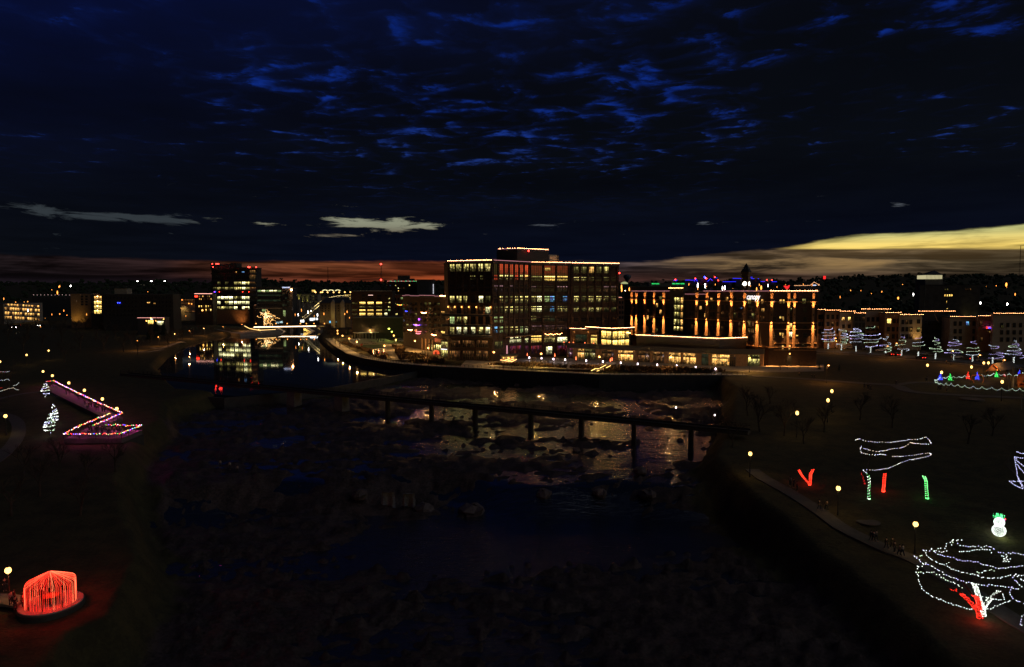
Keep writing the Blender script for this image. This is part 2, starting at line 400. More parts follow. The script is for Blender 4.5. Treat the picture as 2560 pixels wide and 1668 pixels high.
def G(u, v, zoff=0):
    """where the ray through a photo pixel meets the smooth ground"""
    d = rdir(u, v); s = np.geomspace(30, 2600, 1600); t = s/d[1]
    z = ZC + d[2]*t; hh = hb(d[0]*t, s)
    k = int(np.argmax(z < hh))
    if k == 0: k = len(s)-1
    a = (z[k-1]-hh[k-1])/max((z[k-1]-hh[k-1])-(z[k]-hh[k]), 1e-6)
    y = s[k-1] + (s[k]-s[k-1])*a; tt = y/d[1]
    return Vector((d[0]*tt, y, float(hb(d[0]*tt, y)) + zoff))
_perm = rng.permutation(4096)
def vnoise(x, y):
    xi = np.floor(x).astype(int); yi = np.floor(y).astype(int); fx = x-xi; fy = y-yi
    fx = fx*fx*(3-2*fx); fy = fy*fy*(3-2*fy)
    def hh(a, b): return _perm[(_perm[a & 4095] + b) & 4095]/4096.0
    return (hh(xi,yi)*(1-fx)+hh(xi+1,yi)*fx)*(1-fy) + (hh(xi,yi+1)*(1-fx)+hh(xi+1,yi+1)*fx)*fy
def fbm(x, y, o=5):
    s = 0; a = .5
    for k in range(o): s = s + a*vnoise(x*2**k+17*k, y*2**k+31*k); a *= .5
    return s
# pools: (u, v, half width px, half height px, depth)
POOLS = [(1500,1068,95,16,1.5),(1640,1085,110,20,1.5),(1400,1110,70,13,1.2),(1500,1140,120,16,1.5),(1650,1130,110,14,1.1),(1590,1160,150,12,1.3),(1300,1128,50,9,.9),
         (1500,1010,75,9,1.2),(1350,1003,40,5,.7),(1240,962,60,6,1.0),(1340,967,60,6,.9),(1130,941,50,4,.9),(1160,955,60,4,.8),(1060,946,50,4,.6),(1030,973,30,3,.7),(1270,1172,60,9,.9),
         (1300,1340,260,50,2.6),(1480,1320,190,30,1.8),(1150,1400,220,40,1.3),(1680,1310,110,10,1.0),(740,1185,40,18,.9),(880,1160,90,10,.55),(1000,1395,150,25,.8),
         (1100,1350,200,25,1.0),(720,1250,70,10,.5),(1050,1455,60,8,.5),(860,1505,50,6,.5),(1420,945,80,3,.5),(520,1080,90,14,.6),(1620,960,90,4,.6)]
_pc = []
for u, v, a, b, k in POOLS:
    k *= .72 if v < 1200 else 1
    z0 = -5.6 if v < 1200 else -11
    c = P(u, v, z0); e = P(u+a, v, z0); f_ = P(u, v-b, z0)
    _pc.append((c.x, c.y, abs(e.x-c.x), max(abs(f_.y-c.y), 1.0), k))
def rock_h(x, y):
    n = fbm(x*.055+3, y*.10, 6) + .45*fbm(x*.20, y*.55, 4) - .22
    n = n - .48
    st = n*3.4
    led = (np.floor(st) + smst(st-np.floor(st), .74, .98))/3.4*2.6 + (fbm(x*.9, y*1.5, 3)-.45)*.35 + n*.5
    b = .60 - .22*smst(y, 140, 165) + .55*smst(y, 252, 272)
    for cx, cy, sx, sy, k in _pc: b = b - k*np.exp(-((x-cx)/sx)**2*.9 - ((y-cy)/sy)**2*.9)
    return led*.75 + b + (fbm(x*.45+40, y*.9+7, 4)-.47)*1.7 + np.maximum(vnoise(x*.8+5, y*1.1+9)-.78, 0)*4.5
def ground_h(x, y):
    h = hb(x, y)
    rough = (fbm(x*.06+9, y*.09, 4) - .47)*16
    t = smst(poly_sd(x, y, RIVER) + rough, -1, 7)*(1 - smst(poly_sd(x, y, POND), -4, 0))*(y < 262)
    t = np.maximum(t, smst(poly_sd(x, y, RIVER), 1, 7)*(1 - smst(poly_sd(x, y, POND), -4, 0)))
    near = smst(-y, -140, -60)
    return h + t*rock_h(x, y) + (1-t)*(fbm(x*.2, y*.2, 3)-.5)*.25*near + .6*near*(1-t)*0
NT, NY = 700, 620
tt = np.linspace(-1.15, 1.15, NT); yy = np.geomspace(26, 7000, NY); yy = np.concatenate([np.array([-120., -40., 0., 15.]), yy])
TX, TY = np.meshgrid(tt, yy); TXX = TX*(np.maximum(TY, 0)+ (40 + 0*TY)); TXX = np.where(TY < 20, TX*(60+np.abs(TY)*1.0+30), TXX)
HZ = ground_h(TXX, TY)
def grid_mesh(name, xs, ys, zs, m):
    ny, nx = xs.shape; me = bpy.data.meshes.new(name)
    co = np.stack([xs, ys, zs], -1).reshape(-1, 3)
    idx = np.arange(ny*nx).reshape(ny, nx); q = np.stack([idx[:-1,:-1], idx[:-1,1:], idx[1:,1:], idx[1:,:-1]], -1).reshape(-1, 4)
    me.vertices.add(len(co)); me.vertices.foreach_set('co', co.ravel().astype(np.float32))
    me.loops.add(q.size); me.loops.foreach_set('vertex_index', q.ravel().astype(np.int32))
    me.polygons.add(len(q)); me.polygons.foreach_set('loop_start', (np.arange(len(q))*4).astype(np.int32))
    me.polygons.foreach_set('loop_total', np.full(len(q), 4, np.int32)); me.update(calc_edges=True); me.validate()
    me.materials.append(m); o = bpy.data.objects.new(name, me); COL.objects.link(o); return o
def ground_mat():
    m = bpy.data.materials.new('ground_grass_and_rock'); m.use_nodes = True; t = m.node_tree; b = t.nodes['Principled BSDF']
    pos = X(t, t.nodes.new('ShaderNodeNewGeometry').outputs['Position']); x, y, z = sep(pos)
    at = t.nodes.new('ShaderNodeAttribute'); at.attribute_name = 'rock'; rk = X(t, at.outputs['Fac'])
    n = noise(pos, .35, 6, .6); n3 = noise(pos, 2.5, 4, .6)
    grass = cmix((n*.6+n3*.4).ss(.38, .62), (.050, .042, .020), (.085, .070, .030))
    rock = cmix((n*.5+n3*.5).ss(.36, .64), (.030, .021, .018), (.105, .072, .062))
    t.links.new(cmix(rk.ss(.3, .7), grass, rock).s, b.inputs['Base Color'])
    t.links.new((1 - rk*.35 - n3*.1).s, b.inputs['Roughness']); b.inputs['Specular IOR Level'].default_value = .25
    bn = t.nodes.new('ShaderNodeBump'); bn.inputs['Strength'].default_value = .7; bn.inputs['Distance'].default_value = .25
    t.links.new((noise(comb(t, x*.6, y*1.3, z*3), 1.6, 7, .68)).s, bn.inputs['Height']); t.links.new(bn.outputs[0], b.inputs['Normal'])
    return m
gr = grid_mesh('ground', TXX, TY, HZ, ground_mat()); gr['kind'] = 'structure'
rk = smst(poly_sd(TXX, TY, RIVER) + (fbm(TXX*.06+9, TY*.09, 4) - .47)*16, 2, 8)*(1 - smst(poly_sd(TXX, TY, POND), -8, -3))
at = gr.data.attributes.new('rock', 'FLOAT', 'POINT'); at.data.foreach_set('value', rk.ravel().astype(np.float32))
# ------------------------------------------------------------------ water
def water_mat(name, rough, bs, bsc, deep, stretch=2.0, dist=.12):
    m = bpy.data.materials.new(name); m.use_nodes = True; t = m.node_tree; b = t.nodes['Principled BSDF']
    pos = X(t, t.nodes.new('ShaderNodeNewGeometry').outputs['Position']); x, y, z = sep(pos)
    b.inputs['Base Color'].default_value = (*deep, 1); b.inputs['Roughness'].default_value = rough
    b.inputs['IOR'].default_value = 1.45; b.inputs['Specular IOR Level'].default_value = .6; b.inputs['Coat IOR'].default_value = 1.8
    bn = t.nodes.new('ShaderNodeBump'); bn.inputs['Strength'].default_value = bs; bn.inputs['Distance'].default_value = dist
    if dist > .125: b.inputs['Coat Weight'].default_value = 1; b.inputs['Coat Roughness'].default_value = rough; t.links.new(bn.outputs[0], b.inputs['Coat Normal'])
    hgt_ = noise(comb(t, x/stretch, y, 0), bsc, 5, .6, .3)
    if dist > .125: hgt_ = hgt_*.55 + noise(comb(t, x/3.2, y, 4), .42 if dist < .25 else 1.0, 3, .55, .6)*(1.25 if dist < .25 else 1.1)
    t.links.new(hgt_.s, bn.inputs['Height']); t.links.new(bn.outputs[0], b.inputs['Normal'])
    return m
bm = bmesh.new(); vs = [bm.verts.new((x, y, -2.5)) for x, y in POND]; bm.faces.new(vs)
bmesh.ops.triangulate(bm, faces=bm.faces[:]); me = bpy.data.meshes.new('pond_water'); bm.normal_update()
bm.faces.ensure_lookup_table()
if bm.faces[0].normal.z < 0: bmesh.ops.reverse_faces(bm, faces=bm.faces[:])
bm.to_mesh(me); bm.free(); me.materials.append(water_mat('still_pond_water', .03, .025, .22, (.016, .022, .040), 1.6))
pond = bpy.data.objects.new('pond_water', me); COL.objects.link(pond); pond['kind'] = 'structure'
wmu = water_mat('rippled_river_water', .08, .8, 2.2, (.008, .011, .016), 2.8, .15); wml = water_mat('choppy_pool_water', .05, 1.0, 3.0, (.008, .011, .016), 2.0, .32)
for wm_, ya, yb in ((wml, 28, 127), (wmu, 126.5, 300)):
  wx, wy = np.meshgrid(np.linspace(-150, 120, 200), np.geomspace(ya, yb, 120))
  rv = grid_mesh('river_water', wx, wy, rl(wx, wy) + .02*np.sin(wx*.6)*np.cos(wy*.8), wm_); rv['kind'] = 'structure'
# ------------------------------------------------------------------ facades
class Face:
    """a vertical wall plane between two ground points; s runs from a to b, the outside is on the camera's side"""
    def __init__(s, a, b):
        s.a = Vector((a[0], a[1])); s.b = Vector((b[0], b[1])); s.d = (s.b-s.a).normalized(); s.L = (s.b-s.a).length
        s.n = Vector((s.d.y, -s.d.x))
        if s.n.dot(-s.a) < 0: s.n = -s.n
    def sz(s, u, v):
        d = rdir(u, v); t = (s.n.x*s.a.x + s.n.y*s.a.y)/(s.n.x*d[0] + s.n.y*d[1])
        return (s.d.x*(d[0]*t-s.a.x) + s.d.y*(d[1]*t-s.a.y), ZC + d[2]*t)
    def w(s, q, z, out=0): return Vector((s.a.x + s.d.x*q + s.n.x*out, s.a.y + s.d.y*q + s.n.y*out, z))
    def box(s, mb, s0, s1, z0, z1, o0, o1):
        mb.obox(s.w(s0, z0, o0), s.w(s1, z0, o0) - s.w(s0, z0, o0), s.w(s0, z0, o1) - s.w(s0, z0, o0), (0, 0, z1-z0)); return mb
    def win(s, parent, s0, s1, z0, z1, m, nx=2, nz=2, out=.03, frame=None, fw=None, name='window', bars=True):
        if s1 < s0: s0, s1 = s1, s0
        if z1 < z0: z0, z1 = z1, z0
        fw = fw or .10
        f = MB()
        if bars:
            for k in range(nx+1):
                c = s0 + (s1-s0)*k/nx; s.box(f, c-fw/2, c+fw/2, z0, z1, out-.02, out+.12)
            for k in range(nz+1):
                c = z0 + (z1-z0)*k/nz; s.box(f, s0-fw/2, s1+fw/2, c-fw/2, c+fw/2, out-.025, out+.09)
        p = MB(); o = rng.random()*40
        q = [s.w(s0, z0, out), s.w(s1, z0, out), s.w(s1, z1, out), s.w(s0, z1, out)]
        uv = [(o, 0), (o+s1-s0, 0), (o+s1-s0, 1), (o, 1)]
        if (q[1]-q[0]).cross(q[3]-q[0]).dot(Vector((s.n.x, s.n.y, 0))) < 0: q, uv = q[::-1], uv[::-1]
        p.quad(*q, uv=uv)
        if not bars: return p.build(name, m, parent)
        fo = f.build(name, frame or M_dark, parent); p.build('pane', m, fo); return fo
    def uwin(s, parent, u0, v0, u1, v1, m, nx=2, nz=2, **k):
        um, vm = (u0+u1)/2, (v0+v1)/2
        s0 = s.sz(u0, vm)[0]; s1 = s.sz(u1, vm)[0]; z0 = s.sz(um, v1)[1]; z1 = s.sz(um, v0)[1]
        return s.win(parent, s0, s1, z0, z1, m, nx, nz, **k)
def prism(name, pts, z0, z1, m, parent, top=None):
    """walls and roof slab of a building from its footprint"""
    ar = sum(pts[i][0]*pts[(i+1) % len(pts)][1] - pts[(i+1) % len(pts)][0]*pts[i][1] for i in range(len(pts)))
    if ar < 0: pts = pts[::-1]
    n = len(pts); mb = MB(); mb.v = [(x, y, z0) for x, y in pts] + [(x, y, z1) for x, y in pts]
    mb.f = [(i, (i+1) % n, n+(i+1) % n, n+i) for i in range(n)] + [tuple(range(n))[::-1], tuple(range(n, 2*n))]
    o = mb.build(name, m, parent)
    if top is not None:
        cx, cy = sum(p[0] for p in pts)/n, sum(p[1] for p in pts)/n
        k = 1 + .25/max(abs(pts[0][0]-cx), abs(pts[0][1]-cy), 3)
        mb = MB(); q = [(cx+(x-cx)*k, cy+(y-cy)*k) for x, y in pts]
        mb.v = [(x, y, z1-.35) for x, y in q] + [(x, y, z1+.12) for x, y in q]
        mb.f = [(i, (i+1) % n, n+(i+1) % n, n+i) for i in range(n)] + [tuple(range(n))[::-1], tuple(range(n, 2*n))]
        mb.build('roof', top, parent)
    return o
def back(pts, depth):
    """close a chain of front corners with a parallel back"""
    a, b = Vector(pts[0]), Vector(pts[-1]); d = (b-a).normalized(); n = Vector((-d.y, d.x))
    if n.dot(a) < 0: n = -n
    e = lambda p: p + (n*.35 + p.normalized()*.65 + Vector((-.03*(1 if p.x > 0 else -1), 0))).normalized()*depth
    if n.dot(a.normalized()) > .985: return list(pts) + [tuple(b + n*depth), tuple(a + n*depth)]
    return list(pts) + [tuple(e(b)), tuple(e(a))]
def bulbs(name, pts, step, r, mats, parent, jit=0.0, seq=None, kind=True):
    """a string of bulbs along a polyline; one mesh per colour"""
    pts = [Vector(p) for p in pts]; mats = mats if isinstance(mats, (list, tuple)) else [mats]
    mbs = [MB() for _ in mats]; d = 0; k = 0
    for a, b in zip(pts, pts[1:]):
        L = (b-a).length
        while d < L:
            p = a + (b-a)*(d/L)
            if jit: p = p + Vector(rng.normal(0, jit, 3))
            i = (k if seq else int(rng.integers(len(mats)))) % len(mats)
            mbs[i].octa(p, r); d += step; k += 1
        d -= L
    out = []
    for mb, m in zip(mbs, mats):
        o = mb.build(name, m, parent, kind='stuff' if kind else None)
        if o: out.append(o)
    return out
def ledline(f, parent, s0, s1, z, m, out=.25, h=.16, name='led_strip'):
    return f.box(MB(), s0, s1, z, z+h, out, out+.14).build(name, m, parent)
def spotl(name, loc, tgt, w, col, ang=70, rad=.08, parent=None):
    l = bpy.data.lights.new(name, 'SPOT'); l.energy = w; l.color = col; l.spot_size = R(ang); l.spot_blend = 1; l.shadow_soft_size = rad
    o = bpy.data.objects.new(name, l); COL.objects.link(o); loc = Vector(loc); tgt = Vector(tgt)
    o.rotation_euler = (tgt-loc).to_track_quat('-Z', 'Y').to_euler()
    if parent is not None: o.parent = parent; loc = loc - ORI.get(parent.name, Vector((0,0,0)))
    o.location = loc; return o
def Zc(x0, y0, k): return lambda x, y: (x0 + x*k, y0 + y*k)
z1, z2, z3, z4, z5 = Zc(0,600,.26891), Zc(500,620,.26891), Zc(1080,600,.2257), Zc(1520,620,.22689), Zc(2020,560,.25788)
# ------------------------------------------------------------------ the ten storey brick office and restaurant block
BA, BB, BC, BD, BE = (-27.9, 299), (-8.3, 290), (8.3, 309), (27.3, 317.5), (51, 327)
bt = thing('office_block', 'tall dark brick office block with red lit top floor and bulb lined roof', 'building', (10, 315, 0))
prism('wall', back([BA, BB, BC, BD, BE], 34), -.5, 43.2, M_brickD, bt, M_char)
FA, FB, FC, FD = Face(BA, BB), Face(BB, BC), Face(BC, BD), Face(BD, BE)
def rows(f, parent, cols, rws, nx=3, nz=3):
    for (y0, y1, pick) in rws:
        for i, (x0, x1) in enumerate(cols):
            m = pick[i % len(pick)] if isinstance(pick, (list, tuple)) else pick
            if m is None: continue
            u0, v0 = z3(x0, y0); u1, v1 = z3(x1, y1); f.uwin(parent, u0, v0, u1, v1, m, nx, nz)
_ = DARK
colA = [(200,250),(275,328),(350,390),(435,480),(520,568),(595,648)]
for (x0, x1, m) in ((200,330,OFF),(352,490,OFF),(512,655,OFF)): rows(FA, bt, [(x0,x1)], [(262,350,m)], 5, 3)
rows(FA, bt, [(215,260),(300,345),(415,480),(535,578),(600,640)], [(395,442,[_,_,OFD,OFD,_])])
rows(FA, bt, colA, [(495,572,_),(620,697,[OFF,OFF,OFF,_,OFB,OFD]),(742,815,[AMD,_,AMD,_,AMD,OFB]),(850,928,[GRN,OFD,OFF,_,_,_]),(965,1042,[OFF,OFB,OFB,OFB,OFF,OFB])])
rows(FA, bt, [(210,312),(342,465),(495,620)], [(1112,1190,[AMD,AMD,AMD])], 6, 2)
rows(FA, bt, [(200,312),(345,465),(490,622)], [(1228,1325,[AMD,AMD,AMD])], 5, 3)
colB = [(685,725),(745,785),(803,840),(860,897),(917,953),(972,1008),(1027,1062)]
rows(FB, bt, colB, [(265,385,[_,REDP,REDP,REDP,REDP,REDP,REDP]),(388,443,[REDP,OFF,OFF,OFF,REDP,OFF,AMB]),(500,575,[PNK,PNK,_,PNK,_,_,_]),(622,700,[_,OFF,OFD,OFD,OFF,OFF,OFF]),
   (738,810,[OFD,OFD,OFF,OFF,OFF,OFF,OFD]),(850,915,[GRN,GRN,_,_,_,_,_]),(960,1030,[TVB,GRN,OFD,OFF,OFF,GRN,OFB])], 2, 5)
rows(FB, bt, [(858,985),(1028,1066)], [(1076,1142,[OFB,OFB]),(1172,1262,[PUR,PUR])], 5, 2)
rows(FB, bt, [(690,785)], [(1125,1205,OFD)], 4, 2)
colC = [(1098,1155),(1163,1215),(1245,1300),(1308,1355),(1388,1440),(1448,1497)]
rows(FC, bt, [(1097,1218),(1242,1362),(1387,1503)], [(284,398,[REDD,REDD,REDD]),(400,455,[OFD,YEL,YEL])], 6, 4)
rows(FC, bt, [(1250,1310)], [(308,345,YEL)], 3, 2)
rows(FC, bt, colC, [(510,575,[PNK,_,_,_,PNK,PNK]),(622,688,[OFF,OFB,GRN,TVB,_,TVB]),(735,797,[OFF,OFB,OFD,TVB,OFF,OFF]),(842,905,[OFD,_,OFD,GRD,_,_]),(948,1008,[PNK]*6)], 3, 3)
rows(FC, bt, [(1095,1212),(1243,1370),(1385,1497)], [(1060,1135,[YEL,OFF,OFB]),(1170,1262,[PUR,None,PUR])], 4, 2)
rows(FC, bt, [(1263,1330)], [(1180,1268,OFB)], 4, 2)
colD = [(1570,1625),(1652,1710),(1735,1792),(1818,1875),(1900,1955),(1982,2035)]
rows(FD, bt, colD, [(297,370,[OFD,OFD,AMB,OFD,OFF,None]),(412,455,[OFF,OFF,OFD,_,OFD,_]),(510,575,[_,_,_,_,PNK,PNK]),(622,690,[OFF,OFD,OFF,OFF,OFD,OFD]),(735,797,[OFF,OFD,OFF,OFF,OFD,OFD]),(840,905,_),(948,1005,[PNK,_,PNK,_,_,_])], 3, 3)
# piers and floor bands stand proud of the brick
def piers(f, parent, xs, z0=5, z1=42.6, w=1.0, out=.4, m=M_brickD):
    for x in xs:
        s0 = f.sz(*z3(x, 700))[0]; f.box(MB(), max(s0-w/2, .02), min(s0+w/2, f.L-.02), z0, z1, 0, out).build('pier', m, parent)
piers(FB, bt, [735,794,850,907,962,1017,1075], 9); piers(FC, bt, [1085,1230,1373,1510], 5); piers(FD, bt, [1545,1640,1722,1805,1888,1968,2050], 5)
piers(FA, bt, [186,262,338,418,500,580,660], 30, 42.6, .8, .3)
for f, z in ((FA,0),(FB,0),(FC,0),(FD,0)):
    for zz in (8.7, 13.3, 17.7, 22.2, 26.6, 31.2, 35.6):
        if f is FA and zz < 27: continue
        f.box(MB(), .05, f.L-.05, zz, zz+.7, 0, .22).build('floor_band', M_brickD, bt)
    f.box(MB(), .04, f.L-.04, 41.6, 43.1, 0, .34).build('cornice', M_char, bt)
# roof edge lights
for f, s0, s1, mm in ((FA,0,1,E_warm),(FB,.02,1,E_pinkL),(FC,0,1,E_warm),(FD,.01,1,E_warm)):
    if f is FB: ledline(f, bt, f.L*s0, f.L*s1, 43.05, mm, .45)
    else:
        bulbs('roof_light', [f.w(f.L*s0+.2, 43.2, .5), f.w(f.L*s1-.2, 43.2, .5)], .62, .11, mm, bt)
        ledline(f, bt, f.L*s0, f.L*s1, 42.98, E_warmL, .40, .14)
# penthouse and roof plant
ph = [D(1245, 700, 305)[:2], D(1293, 700, 300)[:2], D(1371.5, 700, 311)[:2]]
prism('penthouse', back([tuple(p) for p in ph], 12), 43.2, 48.6, M_char, bt)
for a, b in ((0,1),(1,2)):
    f = Face(ph[a], ph[b]); bulbs('roof_light', [f.w(.1, 48.8, .1), f.w(f.L-.1, 48.8, .1)], .62, .10, E_warm if a else [E_warm, E_pinkL], bt); ledline(f, bt, 0, f.L, 48.55, E_pinkL, .1, .12)
for (u0, u1, v0, m) in ((1372.5,1391,637,M_white),(1391.5,1397,638,M_concD)):
    a, b = D(u0, v0, 316), D(u1, v0, 316); MB().obox((a.x, 316, 43.2), (b.x-a.x, 0, 0), (0, 6, 0), (0, 0, a.z-43.2)).build('roof_plant', m, bt)
for u, v in ((1294,622.5),(1299,620),(1309,621),(1218,643),(1229,641),(1233,645)):
    a = D(u, v, 306 if u > 1240 else 299); MB().tube([(a.x, a.y, 43.2), a], .07, 5).build('antenna', M_steel, bt)
mb = MB(); mb.octa(D(1321.5, 627.5, 302), .42); mb.octa(FD.w(FD.L, 38.6, .5), .4); mb.build('red_beacon', E_red, bt, kind='stuff')
# balconies on the east side
for y, k in ((820,0),(935,1),(1048,2)):
    s0, zz = FA.sz(*z3(150, y)); s1, z_ = FA.sz(*z3(655, y)); s0 = -1.8; s1 = FA.L-.3; zz = (zz+z_)/2
    sl = FA.box(MB(), s0, s1, zz-.9, zz-.12, .02, 2.4).build('balcony', M_char, bt)
    FA.box(MB(), s0, s1, zz-.10, zz+.02, .02, 2.45).build('balcony_edge', M_beige, sl)
    mb = MB(); FA.box(mb, s0, s1, zz+1.05, zz+1.12, 2.3, 2.36)
    for j in range(16): c = s0 + (s1-s0)*j/15; FA.box(mb, c-.03, c+.03, zz, zz+1.1, 2.3, 2.35)
    mb.build('railing', M_steel, sl)
    for x in (186,262,338,418,500,580,656):
        c = FA.sz(*z3(x, y))[0]; c = min(max(c, .4), FA.L-.5)
        FA.box(MB(), c-.45, c+.45, zz+.03, zz+3.7, .02, .35).build('pier', M_brickT, bt)
        spotl('wall_washer', FA.w(c, zz+(2.95 if k == 0 else 3.6), .95), FA.w(c, zz, .5), 260 if k else 200, (1, .42, .13), 80)
        if k == 0 and x < 505 or (k == 0 and x == 656):
            mb = MB(); mb.ball(FA.w(c, zz+3.0, .8), .30, 8); l = mb.build('balcony_lamp', E_lamp, bt)
# up and down lights at the fourth floor of the brick piers
for f, xs in ((FB,(680,795,908)),(FC,(1078,1230,1372)),(FD,(1550,1722,1887,2051))):
    for x in xs:
        s0, zz = f.sz(*z3(x, 812)); s0 = min(max(s0, .5), f.L-.4)
        f.box(MB(), s0-.14, s0+.14, zz-.3, zz+.3, .42, .7).build('wall_lamp', M_dark, bt)
        spotl('up_light', f.w(s0, zz+.35, 1.0), f.w(s0, zz+5, .5), 260, (1, .45, .14), 46)
        spotl('down_light', f.w(s0, zz-.35, 1.0), f.w(s0, zz-5, .5), 320, (1, .50, .17), 50)
# soffit over the arcade, entrance canopy string
f = FB; s0 = f.sz(*z3(790, 1070))[0]
FB.box(MB(), s0, f.L, 9.9, 10.3, .1, 1.6).build('canopy', M_brickT, bt)
bulbs('string_light', [FC.w(FC.sz(*z3(1240,1065))[0]+(i/12)*8.5, 10.6 - .5*math.sin(math.pi*((i*3) % 12)/12), 1.4) for i in range(13)], .75, .12, E_warm, bt)
FB.box(MB(), FB.sz(*z3(815,1200))[0], FB.sz(*z3(822,1200))[0], 2.4, 6.4, .5, .8).build('vertical_sign', E_pinkL, bt)
# ------------------------------------------------------------------ hotel with uplit piers
HA, HB_, HC = (59.5, 362), (103, 273), (121.5, 271.5)
ht = thing('hotel', 'long dark hotel with tall golden uplit piers and white script sign at its roof', 'building', (95, 300, 0))
FH, FR = Face(HA, HB_), Face(HB_, HC)
prism('wall', [HA, HB_, HC, (HC[0]+2, HC[1]+30), (HA[0]+26, HA[1]+14)], -.5, 30, M_brickD, ht, M_char)
def h_sz(f, x, y): return f.sz(*z4(x, y))
def hpier(f, x, zl, w=1.5, up=True, k=1.0):
    s0 = h_sz(f, x, 700)[0]; s0 = min(max(s0, w/2+.05), f.L-w/2-.05)
    f.box(MB(), s0-w/2, s0+w/2, 7.2, 29.3, 0, .45).build('pier', M_brickT, ht)
    f.box(MB(), s0-.16, s0+.16, zl-.35, zl+.35, .47, .85).build('wall_lamp', M_dark, ht)
    spotl('up_light', f.w(s0, zl+.45, 1.25), f.w(s0, zl+9, .6), 46000*k, (1, .40, .10), 30)
    spotl('down_light', f.w(s0, zl-.45, 1.25), f.w(s0, zl-11, .6), 72000*k, (1, .42, .105), 28)
for x in (268,318,411,514,620,983,1095,1225,1365,1511,1655): hpier(FH, x, 20.6, 1.9 if x < 700 else 1.6)
for x in (1745,1772,1985,2050,2258): hpier(FR, x, 20.6, 1.15 if x < 1800 else .95, k=.9)
for z in (7.4, 17.2, 25.6):
    FH.box(MB(), .05, FH.L-.05, z, z+.35, 0, .6).build('cornice', M_brickT, ht); FR.box(MB(), .05, FR.L-.05, z, z+.35, 0, .6).build('cornice', M_brickT, ht)
# stair tower with tall amber windows, stands a little proud
st0, st1 = h_sz(FH, 700, 700)[0], h_sz(FH, 850, 700)[0]
FH.box(MB(), st0, st1, 5, 31.2, 0, 1.2).build('stair_tower', M_char, ht)
zr = [FH.sz(*z4(780, y))[1] for y in (545,612,628,690,705,770,785,848,865,912)]
for k in range(0, 10, 2):
    for x0, x1 in ((750,778),(785,813),(825,852)):
        a, b = h_sz(FH, x0, 700)[0], h_sz(FH, x1, 700)[0]; FH.win(ht, a, b-.1, zr[k+1], zr[k], AMB if x0 > 800 else OFF, 1, 3, out=1.23)
# other hotel windows, few of them lit
hz = [27.6, 24.2, 21.0, 17.9, 14.8, 11.7]
rs = random.Random(5)
xs = [290,340,370,440,480,540,580,650,680,905,935,1020,1050,1140,1170,1265,1310,1400,1450,1560,1600]
for k, z in enumerate(hz):
    for x in xs:
        c = h_sz(FH, x, 700)[0]; r = rs.random()
        m = AMB if r < .015 else OFD if r < .04 else AMD if r < .10 else DARK
        FH.win(ht, c-.75, c+.75, z-2.3, z-.1, m, 2, 1)
for (x0,y0,x1,y1,m) in ((1130,550,1152,598,AMB),(1010,640,1035,682,AMB),(1540,560,1580,618,OFF),(1690,565,1722,618,AMB),(1692,665,1728,708,AMB),(1690,755,1725,800,AMD),
        (1062,720,1085,765,AMB),(1465,655,1480,672,TVB)):
    f = FH if x0 < 1700 else FR; f.uwin(ht, *z4(x0,y0), *z4(x1,y1), m, 2, 1, out=.05)
for (x0,y0,x1,y1,m) in ((1800,655,1822,700,AMB),(1815,580,1840,610,TVB),(1890,568,1912,615,AMB),(1925,568,1945,612,YEL),(1888,758,1908,780,YEL),(1923,755,1940,808,AMB),(1888,935,1908,965,YEL),
        (1918,935,1938,992,AMB),(1995,560,2040,610,OFD),(1995,830,2025,900,AMB),(1992,925,2030,985,OFB),(1990,1070,2010,1132,AMB),(1915,1075,1935,1132,AMB),(1842,1075,1855,1100,AMD),(1888,1080,1903,1118,AMD),
        (2068,960,2095,975,YEL),(1890,840,1915,880,_),(2140,560,2180,615,OFD),(2200,570,2225,615,DARK),(2130,1060,2190,1130,DARK),(2060,1060,2100,1130,DARK),(1990,755,2030,810,DARK),(2150,660,2190,710,DARK),
        (2150,760,2190,810,DARK),(2150,860,2190,905,DARK),(1810,760,1850,810,DARK),(1810,860,1850,900,DARK),(1815,940,1850,990,DARK),(2150,940,2190,990,DARK),(1995,660,2025,705,OFD)):
    FR.uwin(ht, *z4(x0,y0), *z4(x1,y1), m, 2, 2)
for y in (900, 1053, 1128):
    z = FR.sz(*z4(2000,y))[1]; FR.box(MB(), 2, FR.L-.1, z, z+.25, 0, .4).build('cornice', M_brickT, ht)
# roof edge lights: thin pink line, then bright bulbs near the corner
sA, sB = h_sz(FH, 262, 483)[0], h_sz(FH, 690, 483)[0]
ledline(FH, ht, sA, sB, 30.0, E_pinkL, .3, .14)
ledline(FH, ht, h_sz(FH,855,500)[0], h_sz(FH,1085,500)[0], 28.6, E_pinkL, .3, .12)
ledline(FH, ht, h_sz(FH,1055,485)[0], FH.L, 30.0, E_pinkL, .3, .14)
bulbs('roof_light', [FH.w(st0-.4, 31.5, 1.4), FH.w(st1+.5, 31.5, 1.4)], .9, .12, E_warm, ht)
bulbs('roof_light', [FR.w(0, 30.2, .4), FR.w(FR.L, 30.2, .4)], .62, .11, E_warm, ht); ledline(FR, ht, 0, FR.L, 29.95, E_warmL, .35, .12)
def text(name, body, size, loc, rot, m, parent=None, ext=.03, shear=0, align='CENTER', bevel=0, sx=1):
    c = bpy.data.curves.new(name, 'FONT'); c.body = body; c.size = size; c.extrude = ext; c.shear = shear; c.align_x = align; c.offset = bevel
    t_ = bpy.data.objects.new(name, c); COL.objects.link(t_); bpy.context.view_layer.update()
    me = bpy.data.meshes.new_from_object(t_.evaluated_get(bpy.context.evaluated_depsgraph_get())); bpy.data.objects.remove(t_)
    me.materials.clear(); me.materials.append(m)
    o = bpy.data.objects.new(name, me); COL.objects.link(o); o.rotation_euler = rot; o.scale = (sx, 1, 1)
    if parent is not None: o.parent = parent; loc = Vector(loc) - ORI.get(parent.name, Vector((0,0,0)))
    o.location = loc; return o
